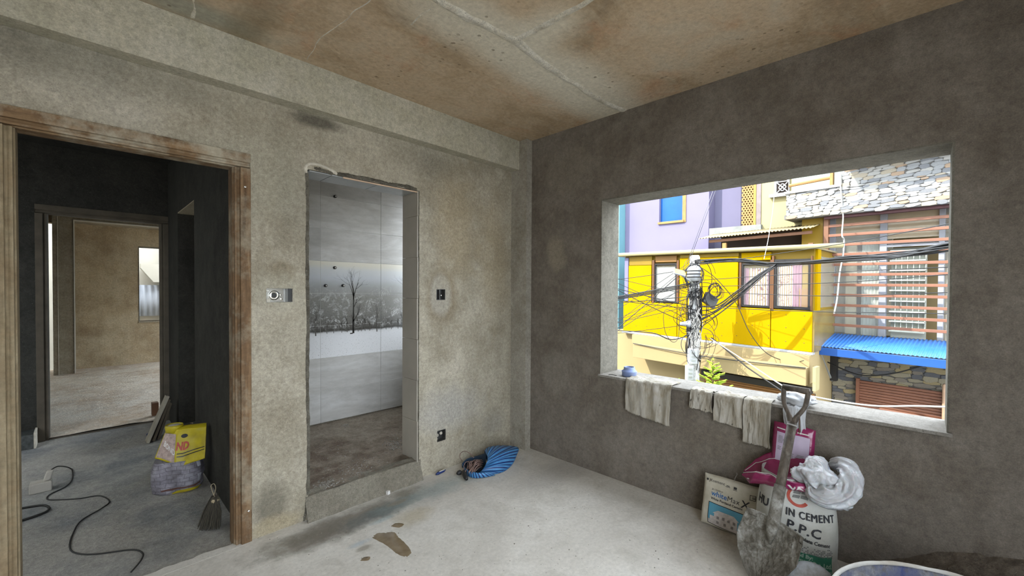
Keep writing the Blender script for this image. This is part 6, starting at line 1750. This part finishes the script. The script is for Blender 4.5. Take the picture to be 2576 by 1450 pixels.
BOTL = [onz(1166, 1178, 0.010), onz(1180, 1199, 0.006), onz(1206, 1203, 0.005), onz(1246, 1196, 0.005)]
TOPL, BOTL = smoothpath(TOPL, 5), smoothpath(BOTL, 5)
def fr_lip(u, v):
    q = c3(TOPL, u).lerp(c3(BOTL, u), v) + Vector((-0.4, -0.6, 0.3))*(0.014*math.sin(math.pi*v)); q.z = max(q.z, 0.004); return q
mb = MB(); mb.grid(fr_lip, 60, 8); o = mb.build('front_lip', m_sb1, bs, smooth=True, fix=False); o.data.materials.append(m_sb2)
for i, pl_ in enumerate(o.data.polygons):
    if (i % 60) % 5 in (0, 1): pl_.material_index = 1
sd = o.modifiers.new('thick', 'SOLIDIFY'); sd.thickness = 0.003
BR = smoothpath([LEFT[0], onz(1200, 1149, 0.055), onz(1176, 1156, 0.045), TOPL[0]], 6)
mb = MB(); mb.grid(lambda u, v: Vector((c3(BR, u).x, c3(BR, u).y, c3(BR, u).z*(1-v) + 0.004)) + Vector((0.006*nz(u*9, v), 0, 0)), 30, 4)
o = mb.build('back_lip', plain('sack_inside', (0.03, 0.06, 0.11), 0.7), bs, smooth=True, fix=False); sd = o.modifiers.new('thick', 'SOLIDIFY'); sd.thickness = 0.003
mb = MB(); fp = [Vector((q.x, q.y, 0.006)) for q in BR] + [Vector((q.x, q.y, 0.006)) for q in reversed(LEFT)] ; ctr_ = sum(fp, Vector())/len(fp)
mb.add([ctr_] + fp, [(0, 1+i, 1+(i+1) % len(fp)) for i in range(len(fp))]); mb.build('inner_cloth', plain('sack_inside_dark', (0.02, 0.03, 0.05), 0.8), bs, fix=False)
m_wire = plain('wire_brown', (0.20, 0.125, 0.105), 0.35, 0.25, 20)
mb = MB(); rnd = random.Random(14)
wc0 = mouth - ax_*0.01 + Z3*0.005
for i in range(30):
    y0_ = rnd.uniform(-0.070, 0.075); z0_ = rnd.uniform(0.012, 0.085)
    a = wc0 - ax_*rnd.uniform(0.05, 0.11) + sd_*(y0_*0.8 - 0.02); a.z = z0_*0.5 + 0.01
    m_ = wc0 + sd_*y0_ - ax_*rnd.uniform(0, 0.04); m_.z = z0_ + 0.025
    b = wc0 + ax_*rnd.uniform(0.04, 0.10) + sd_*(y0_*0.8 + 0.02); b.z = z0_*0.7 + 0.015
    mb.tube(smoothpath([a, m_, b], 6), 0.0028, 6)
wl = tag(mb.build('wire_coil', m_wire), 'tangle of thin brown wire spilling from the blue sack', 'wire')
loop = [onx(x, y, 2.17) for x, y in ((1192, 1152), (1180, 1140), (1168, 1136), (1158, 1142), (1157, 1152), (1163, 1160))]
MB().tube(smoothpath([q + Vector((0, 0, 0)) for q in loop], 6), 0.003, 6).build('loose_loop', m_wire, wl, smooth=True)
# black plugs by the mouth
q0 = onz(1163, 1196, 0.015); 
pg = thing('power_plug', (q0.x, q0.y, 0), 'black rubber plug lying at the mouth of the blue sack', 'plug')
m_rub2 = plain('rubber_black', (0.02, 0.02, 0.022), 0.45, 0.3, 10)
for k, (x, y, x2, y2) in enumerate(((1166, 1186, 1174, 1206), (1150, 1192, 1160, 1188))):
    a, b = onz(x, y, 0.018), onz(x2, y2, 0.016)
    MB().tube([a, a.lerp(b, 0.35), a.lerp(b, 0.7), b], [0.010, 0.018, 0.020, 0.012], 10).build('plug_body', m_rub2, pg, smooth=True)
a, b = onz(1097, 1194, 0.010), onz(1121, 1183, 0.010)
pen = thing('glue_tube', tuple(((a+b)/2)[:2]) + (0,), 'small crumpled blue and white tube on the floor beside the step', 'tube')
MB().tube([a, a.lerp(b, 0.2), a.lerp(b, 0.8), b], [0.006, 0.012, 0.010, 0.003], 10).build('body', plain('tube_blue', (0.012, 0.030, 0.14), 0.35), pen, smooth=True)
MB().tube([a.lerp(b, 0.30)+Z3*0.004, a.lerp(b, 0.85)+Z3*0.004], [0.0085, 0.0075], 8).build('label_band', m_whp, pen, smooth=True)
q = onz(975, 1243, 0.0); 
bk = bevel(MB().obox(q + Vector((0, -0.006, 0.012)), (0.011, 0.003, 0), (-0.003, 0.011, 0), (0, 0.001, 0.012)).build('plastic_spacer', m_whp), 0.002)
tag(bk, 'tiny white plastic cube at the foot of the mortar step', 'spacer')
# --- puddles
t = NT('wet_mud'); p = t.pos()
m_wet = t.out(t.ramp(t.noise(p, 14, 5), [(0.3, (0.16, 0.115, 0.065)), (0.7, (0.25, 0.19, 0.12))]), 0.16, t.bump(t.noise(p, 20, 3), 0.08, 0.005), spec=0.5)
def puddle(pix, label, seed):
    P = smoothpath([onz(x, y, 0.0) for x, y in pix + pix[:1]], 6)[:-1]; c = sum(P, Vector())/len(P)
    mb = MB(); n = len(P); P = [q + (q-c)*0.10*nz(i*0.8, seed) for i, q in enumerate(P)]
    mb.add([c + Z3*0.0016] + [c.lerp(q, 0.9) + Z3*0.0015 for q in P] + [q + Z3*0.0002 for q in P],
           [(0, 1+i, 1+(i+1) % n) for i in range(n)] + [(1+i, 1+n+i, 1+n+(i+1) % n, 1+(i+1) % n) for i in range(n)])
    return tag(mb.build('puddle', m_wet, smooth=True, fix=False), label, 'puddle', 'wet muddy puddles on the floor')
puddle([(937, 1354), (948, 1343), (970, 1341), (992, 1340), (1002, 1352), (1018, 1366), (1034, 1388), (1024, 1401), (1000, 1395), (975, 1375)], 'largest wet muddy puddle on the pale floor', 1)
puddle([(983, 1325), (996, 1317), (1016, 1319), (1005, 1328)], 'oval wet puddle just above the largest puddle', 2)
puddle([(906, 1412), (915, 1403), (931, 1402), (926, 1411)], 'small dark wet spot left below the largest puddle', 3)

# --- mortar tub, bottom right
t = NT('tub_blue_crust'); p = t.pos(True)
n1 = t.noise(p, 7, 7, 0.7, 0.6); n2 = t.noise(p, 30, 5, 0.7)
c = t.ramp(n1, [(0.36, (0.055, 0.075, 0.20)), (0.50, (0.16, 0.17, 0.22)), (0.64, (0.36, 0.36, 0.35))])
c = t.mix(t.ramp(n2, [(0.5, 0.0), (0.66, 0.7)]), c, (0.13, 0.115, 0.095))
m_tub = t.out(c, 0.7, t.bump(t.math('ADD', n1, n2), 0.8, 0.015))
m_rim = plain('tub_rim_pale', (0.55, 0.54, 0.51), 0.6, 0.12, 14, dirt=(0.40, 0.31, 0.20), dirt_amt=0.7)
TC = Vector((2.175, -0.175, -0.012)); TR = 0.435
tub = thing('mortar_tub', (TC.x, TC.y, 0), 'large round blue mortar tub with a pale crusted rim, lower right', 'tub')
MB().lathe([(0.0, 0.02), (TR*0.80, 0.02), (TR*0.84, 0.035), (TR-0.012, 0.285), (TR-0.006, 0.292), (TR+0.004, 0.285), (TR*0.86, 0.02), (TR*0.80, 0.012), (0.0, 0.012)], TC, 72).build('shell', m_tub, tub, smooth=True, fix=False)
mb = MB(); rp = [TC + Vector((TR*math.cos(a), TR*math.sin(a), 0.297 + 0.003*nz(a*4, 1))) for a in [k*2*math.pi/90 for k in range(91)]]
mb.tube(rp, [0.0085 + 0.0025*nz(i*0.5, 2) for i in range(91)], 8, caps=False); mb.build('rim', m_rim, tub, smooth=True)
mb = MB(); mb.lathe([(0, 0.10), (TR*0.5, 0.095), (TR*0.80, 0.08), (TR*0.885, 0.075)], TC, 48)
for v in mb.v: v.z += 0.015*nz(v.x*9, v.y*9)
mb.build('mortar', m_break, tub, smooth=True, fix=False)
# mortar pan leaning between tub and sack
pcn = onx(2040, 1448, 2.50); pan = thing('mortar_pan', (pcn.x, pcn.y, 0.0), 'mortar-streaked white pan standing on edge between tub and sack', 'pan')
m_pan = plain('pan_white_streaked', (0.50, 0.53, 0.56), 0.6, 0.15, 25, dirt=(0.16, 0.13, 0.10), dirt_amt=0.8)
pax = Vector((-0.80, -0.25, 0.55)).normalized(); pcc = Vector((pcn.x, pcn.y, 0.0)); prr = 0.105
vtop = Z3 - pax*pax.z; vtop.normalize(); pcc = onx(2040, 1416, 2.50) - vtop*prr
MB().lathe([(0.0, -0.020), (0.06, -0.018), (0.092, -0.006), (prr, 0.006), (prr+0.004, 0.004), (0.095, -0.012), (0.06, -0.026), (0, -0.028)][::-1], pcc, 40, ax=-pax).build('dish', m_pan, pan, smooth=True, fix=False)
# --- heap of sand in the right corner
m_sand = concrete('sand_damp', (0.17, 0.14, 0.11), (0.25, 0.21, 0.17), (0.11, 0.09, 0.07), 6, 25, bump=1.0, speck=0.7)
mb = MB()
def heap(u, v):
    y = 0.20 - 1.05*u; x = XB - 0.50*v
    h = 0.30*math.sin(math.pi*min(1, max(0, u*0.95)))**0.8*(1-v)**1.2
    return Vector((x - 0.002, y, max(0.002, h*(1+0.10*nz(x*8, y*8)) + 0.012*nz(x*26, y*26, 2)*(1-v))))
mb.grid(heap, 90, 50)
tag(mb.build('sand_heap', m_sand, smooth=True, fix=False), 'heap of damp brown sand against the window wall behind the tub', 'sand', kind='stuff')

# ------------------------------------------------------------------ things in the passage
ZP = -0.018
t = NT('bag_violet_grey'); p = t.pos(True)
n1 = t.noise(p, 8, 6, 0.65); c = t.ramp(n1, [(0.34, (0.11, 0.098, 0.11)), (0.52, (0.24, 0.225, 0.26)), (0.70, (0.38, 0.37, 0.41))])
bk_ = t.node('ShaderNodeTexBrick'); bk_.inputs['Scale'].default_value = 9.0; bk_.inputs['Mortar Size'].default_value = 0.018
bk_.inputs['Color1'].default_value = (1, 1, 1, 1); bk_.inputs['Color2'].default_value = (0.72, 0.72, 0.72, 1); bk_.inputs['Mortar'].default_value = (0.22, 0.18, 0.19, 1)
nv_ = t.node('ShaderNodeTexNoise'); nv_.inputs['Scale'].default_value = 7; t.l.new(p, nv_.inputs['Vector'])
ad_ = t.node('ShaderNodeVectorMath', operation='MULTIPLY_ADD'); ad_.inputs[1].default_value = (0.05, 0.05, 0.05)
t.l.new(nv_.outputs['Color'], ad_.inputs[0]); t.l.new(t.mapped(p, (1, 0, 0)), ad_.inputs[2])
cx_ = t.node('ShaderNodeCombineXYZ'); sp_ = t.sep(p); t.l.new(t.math('ADD', sp_[0], t.math('MULTIPLY', nv_.outputs['Fac'], 0.06)), cx_.inputs[0]); t.l.new(t.math('ADD', sp_[2], t.math('MULTIPLY', nv_.outputs['Fac'], 0.05)), cx_.inputs[1])
t.l.new(cx_.outputs[0], bk_.inputs['Vector'])
c = t.mix(0.6, c, bk_.outputs['Color'], 'MULTIPLY')
m_vio = t.out(c, 0.5, t.bump(n1, 0.5, 0.015))
m_yb = plain('bag_yellow', (0.46, 0.37, 0.012), 0.5, 0.12, 9, dirt=(0.16, 0.12, 0.03), dirt_amt=0.6)
fr_ = Vector((0.93, -0.36, 0)).normalized()
def onpas(x, y, z=ZP): return onz(x, y, z)
cgb = onpas(428, 1250); cgb = cgb + Vector((0.06, 0.12, 0))
gvb = thing('mixed_bag', (cgb.x, cgb.y, ZP), 'violet-grey printed bag bulging on the passage floor under the yellow sack', 'bag')
def bulk(u, v):
    a = u*2*math.pi; e = 3.0; ca, sa = math.cos(a), math.sin(a); q = 1/(abs(ca)**e + abs(sa)**e)**(1/e)
    f = v; r_ = (1 + 0.06*math.sin(math.pi*f) - 0.14*max(0, f-0.75)*2)*(1 - 0.12*(f < 0.04))
    k = 1 + 0.06*nz(ca*2, sa*2, f*5) + 0.02*nz(ca*7, sa*7, f*16)
    return Vector((cgb.x, cgb.y, ZP)) + fr_*(q*ca*0.145*r_*k) + Vector((-fr_.y, fr_.x, 0))*(q*sa*0.11*r_*k) + Z3*(0.235*f + 0.008*nz(ca*3, sa*3, f*7))
mb = MB(); mb.grid(bulk, 64, 30, closed_u=True); mb.add([bulk(k/32, 1.0) for k in range(32)], [tuple(range(32))]); mb.add([bulk(k/32, 0.0) for k in range(32)], [tuple(range(32))])
mb.build('bag', m_vio, gvb, smooth=True, fix=False)
mb = MB(); mb.grid(lambda u, v: bulk(0.74 + 0.22*u, 0.01 + 0.12*v*(0.35+0.65*math.sin(math.pi*u))) + (bulk(0.74+0.22*u, 0.1)-Vector((cgb.x, cgb.y, ZP+0.03)))*0.05, 16, 3); mb.build('yellow_foot', m_yb, gvb, smooth=True, fix=False)
mb = MB(); mb.grid(lambda u, v: bulk(0.68 + 0.26*u, 0.15 + 0.05*v) + (bulk(0.68+0.26*u, 0.15)-Vector((cgb.x, cgb.y, ZP+0.04)))*0.03, 16, 2); mb.build('dark_stripe', plain('print_maroon', (0.10, 0.045, 0.035), 0.6), gvb, smooth=True, fix=False)
for (u0, v0, du, dv) in ((0.90, 0.72, 0.06, 0.16), (0.90, 0.25, 0.06, 0.25)):
    mb = MB(); mb.grid(lambda u, v: bulk(u0 + du*u*(0.6+0.4*v), v0 + dv*v) + (bulk(u0, v0)-Vector((cgb.x, cgb.y, ZP+0.235*v0)))*0.02, 8, 8); mb.build('pale_patch', plain('patch_pale', (0.50, 0.50, 0.55), 0.6, 0.15, 20), gvb, smooth=True, fix=False)
# yellow sack folded on top
yc = Vector((cgb.x, cgb.y, ZP+0.232)) + fr_*0.015
ys = thing('yellow_sack', tuple(yc), 'yellow sack with red lettering folded over the violet-grey bag', 'sack')
def ysf(u, v, off=0.0):
    """front and left flap of the sack: u across from the left flap to the right edge, v up"""
    x = -0.135 + 0.31*u; fold = 0.0
    if u < 0.42: fold = (0.42-u)*0.26
    z = 0.005 + 0.225*v - 0.035*(1-v)*max(0, 1-abs(u-0.55)*2.2) + 0.06*max(0, 0.42-u)*(1-v)
    if u < 0.42: x = -0.135 + 0.31*0.42 - (0.42-u)*0.26*(1.25-0.55*v)
    n_ = Vector((fr_.y, -fr_.x, 0))
    bel = 0.105 + 0.014*math.sin(u*5+1)*math.sin(math.pi*v) - 0.05*v + 0.006*nz(u*6, v*6, 3) - fold*0.55
    return yc + fr_*x + n_*(bel + off) + Z3*z
mb = MB(); mb.grid(ysf, 40, 24); o = mb.build('front', m_yb, ys, smooth=True, fix=False); sd = o.modifiers.new('thick', 'SOLIDIFY'); sd.thickness = 0.003; sd.offset = -1
mb = MB()
def yback(u, v):
    n_ = Vector((fr_.y, -fr_.x, 0)); a = ysf(u, 1.0); b = yc + fr_*(-0.06+0.21*u) - n_*0.075 + Z3*0.19
    q = a.lerp(b, v); q.z += 0.03*math.sin(math.pi*v); return q
mb.grid(yback, 24, 10); mb.build('top_fold', m_yb, ys, smooth=True, fix=False)
mb = MB(); mb.lathe([(0.052, -0.02), (0.056, 0.020), (0.053, 0.034), (0.049, 0.030), (0.044, 0.016), (0, 0.016)], yc + fr_*(-0.035) + Vector((0,0,0.222)), 20)
for v in mb.v: v.z += 0.006*nz(v.x*20, v.y*20)
mb.build('open_neck', m_yb, ys, smooth=True, fix=False)
mb = MB(); mb.lathe([(0, 0.012), (0.03, 0.014), (0.046, 0.006)], yc + fr_*(-0.035) + Vector((0,0,0.240)), 16); mb.build('pale_filling', m_mortar_light, ys, smooth=True, fix=False)
m_wpatch = plain('print_brown_white', (0.36, 0.27, 0.24), 0.6, 0.3, 50)
mb = MB(); mb.grid(lambda u, v: ysf(0.02 + 0.38*u, 0.06 + 0.80*v, 0.002), 14, 14); mb.build('side_print', m_wpatch, ys, smooth=True, fix=False)
yp_ = lambda x, y: ysf(0.42 + x, y, 0.003)
v_, f_ = text_tris('ND', 1.0, 0.05, 0.15)
mb = MB(); mb.add([yp_(-0.005 + p.x*0.16, 0.42 + p.y*0.30) for p in v_], f_); mb.build('lettering', m_red, ys, fix=False)
v_, f_ = text_tris('BOND', 1.0, 0.02)
mb = MB(); mb.add([ysf(0.10 + p.x*0.105, 0.48 + p.y*0.22 - p.x*0.08, 0.0035) for p in v_], f_); mb.build('lettering', m_whp, ys, fix=False)
mb = MB(); mb.grid(lambda u, v: yp_(0.145 + 0.13*(0.5+0.5*v*math.cos(u*6.283)) - 0.06, 0.80 + 0.055*v*math.sin(u*6.283)), 22, 1); mb.build('oval_badge', m_black, ys, fix=False)
for k, y in enumerate((0.30, 0.22)):
    mb = MB(); mb.grid(lambda u, v: yp_(0.02 + 0.54*u, y + 0.025*v + 0.06*u), 20, 1); mb.build('stripe', m_blackf, ys, fix=False)
# hand broom
t = NT('broom_straw'); p = t.pos(True)
m_straw = t.out(t.ramp(t.noise(t.mapped(p, (40, 40, 3)), 3, 3), [(0.3, (0.015, 0.012, 0.008)), (0.7, (0.060, 0.050, 0.032))]), 0.85)
bb = onpas(523, 1338); bt = onx(525, 1262, bb.x+0.05)
br = thing('hand_broom', (bb.x, bb.y, ZP), 'short dark straw hand broom standing against the passage wall', 'broom')
top_ = Vector((bb.x+0.045, bb.y+0.045, 0.165)); mb = MB(); rnd = random.Random(2)
for i in range(150):
    a = rnd.uniform(0, 6.283); r_ = 0.062*math.sqrt(rnd.random())
    e_ = Vector((bb.x+0.01, bb.y+0.02, ZP+0.004)) + RT*(math.cos(a)*r_*1.15) + Vector((FW.x, FW.y, 0))*(math.sin(a)*r_*0.6)
    s_ = top_ + RT*(math.cos(a)*r_*0.28) + Vector((FW.x, FW.y, 0))*(math.sin(a)*r_*0.28) + Z3*rnd.uniform(-0.01, 0.012)
    md = s_.lerp(e_, 0.45) + RT*(math.cos(a)*r_*0.22)
    e_.z += rnd.uniform(0, 0.015); mb.tube([s_, md, e_], [0.003, 0.0028, 0.0015], 4)
mb.build('straw', m_straw, br)['kind'] = 'stuff'
MB().lathe([(0.024, -0.010), (0.027, 0), (0.024, 0.010)], top_ - Z3*0.02, 14, ax=(0.15, 0.1, 1)).build('binding', plain('twine', (0.33, 0.27, 0.17), 0.9), br)
MB().tube(smoothpath([top_ - Z3*0.02 + RT*-0.02, top_ + RT*0.005 + Z3*0.05, top_ + RT*-0.004 + Z3*0.085, top_ + RT*-0.024 + Z3*0.075, top_ + RT*-0.018 + Z3*0.045, top_ + RT*0.0 + Z3*0.0], 6), 0.0022, 6).build('hanging_loop', plain('twine_pale', (0.36, 0.30, 0.20), 0.9), br, smooth=True)
# leaning tile planks
m_plank = plain('plank_grey', (0.30, 0.27, 0.215), 0.8, 0.2, 8); m_plank2 = plain('plank_dark', (0.10, 0.08, 0.055), 0.85, 0.25, 8)
for k, (lab, mt, dx) in enumerate((('front pale board of the small stack leaning by the far door', m_plank, 0.0), ('middle dark board of the small stack leaning by the far door', m_plank2, 0.045), ('back dark board of the small stack leaning by the far door', m_plank2, 0.085))):
    f0 = Vector((0.425 + dx, 5.40 + dx*0.7, ZP)); 
    u_ = Vector((0.36 - dx*0.9, 0.10, 0.93)).normalized(); r2 = Vector((0.05, 1, 0)).normalized(); r2 = (r2 - u_*r2.dot(u_)).normalized(); n2_ = u_.cross(r2)
    Lp = 0.45 - 0.05*k
    mb = MB(); mb.obox(f0 + u_*(Lp/2+0.004) + r2*0.0, r2*0.085, n2_*0.011, u_*Lp/2)
    for v in mb.v: v.z = max(v.z, ZP+0.001)
    tag(bevel(mb.build('board', mt), 0.003), lab, 'board', 'boards leaning by the far door')
bq = onz(400, 1045, 0.01); mb = MB(); mb.box(0.545, 0.605, 6.33, 6.42, 0.012, 0.16); 
tag(bevel(mb.build('timber_block', m_brownf), 0.004), 'reddish timber block standing just beyond the far doorway', 'block')
q = onpas(379, 1096); cp = MB().lathe([(0.0, 0.0), (0.030, 0.0), (0.034, 0.02), (0.030, 0.024), (0, 0.024)], (q.x, q.y, ZP), 20).build('bottle_cap', plain('cap_blue', (0.015, 0.04, 0.13), 0.4), smooth=False)
tag(cp, 'dark blue plastic lid on the passage floor near the boards', 'lid')
# rubble in the side room step
mb = MB(); rnd = random.Random(77)
for _ in range(150):
    pebble(mb, (rnd.uniform(0.70, 0.88), rnd.uniform(4.6, 5.42), 0.09), rnd.uniform(0.004, 0.013), rnd)
tag(mb.build('rubble', plain('rubble_brown', (0.36, 0.28, 0.20), 0.9, 0.3, 30)), 'brown rubble on the raised side-room floor beside the yellow sack', 'rubble', kind='stuff')
# extension box, plug and cord
e0 = onpas(75, 1247); e1 = onpas(128, 1235)
ed = (e1-e0); eL = ed.length; ed.normalize(); es = Vector((-ed.y, ed.x, 0))
m_pvc = plain('pvc_white', (0.46, 0.43, 0.38), 0.5, 0.1, 10, dirt=(0.25, 0.21, 0.16))
xb = thing('extension_box', tuple((e0+e1)/2), 'white extension socket box on the passage floor by the near door jamb', 'socket box')
ctr = (e0+e1)/2 + es*0.045
bevel(MB().obox(ctr + Z3*0.034, ed*(eL/2+0.005), es*0.045, Z3*0.034).build('box', m_pvc, xb), 0.005)
bevel(MB().obox(ctr + Z3*0.0695, ed*(eL/2), es*0.040, Z3*0.002).build('cover', m_pvc, xb), 0.001, 1)
pgp = ctr + ed*(eL*0.30) + Z3*0.072
bevel(MB().obox(pgp + Z3*0.035 + ed*0.008, ed*0.020 + Z3*0.004, es*0.022, Z3*0.036 + ed*0.010).build('plug', m_pvc, xb), 0.008)
cab = [(133,1183),(160,1175),(178,1180),(182,1205),(165,1225),(125,1245),(120,1257),(150,1258),(200,1255),(250,1248),(275,1262),(255,1280),(205,1310),(185,1340),(175,1375),(190,1392),(240,1395),(330,1384),(358,1392),(355,1410),(330,1440)]
cp_ = [onpas(x, y, ZP+0.005) for x, y in cab]
pts = [pgp + Z3*0.068 + ed*0.02, pgp + Z3*0.085 + ed*0.06] + cp_[2:]
m_cord = plain('cord_black', (0.022, 0.021, 0.020), 0.6, 0.2, 20)
MB().tube([Vector((q.x, q.y, max(q.z, ZP+0.0045))) for q in smoothpath(pts, 7)], 0.0042, 7).build('cord', m_cord, xb, smooth=True)['label'] = 'long black power cord snaking across the floor'
pts = [onpas(x, y, ZP+0.008) for x, y in ((10, 1283), (48, 1280), (85, 1274), (112, 1272), (124, 1280), (112, 1290), (80, 1302), (48, 1312), (10, 1322))]
tag(MB().tube(smoothpath(pts, 7), 0.007, 7).build('hose', m_cord, smooth=True), 'dark looped hose end emerging behind the near door jamb', 'hose')
# loose chips on the passage and main floors
mb = MB(); rnd = random.Random(6)
for _ in range(130):
    q = onz(rnd.uniform(660, 1900), rnd.uniform(1200, 1440), 0.0)
    if q.x > XB-0.03 or q.y > YA-0.06 or q.x < 0.72: continue
    pebble(mb, q + Z3*0.001, rnd.uniform(0.0015, 0.005), rnd)
tag(mb.build('floor_grit', m_rub), 'fine grit and crumbs scattered over the pale floor', 'grit', kind='stuff')

for o in bpy.data.objects:
    if '_org' in o: del o['_org']
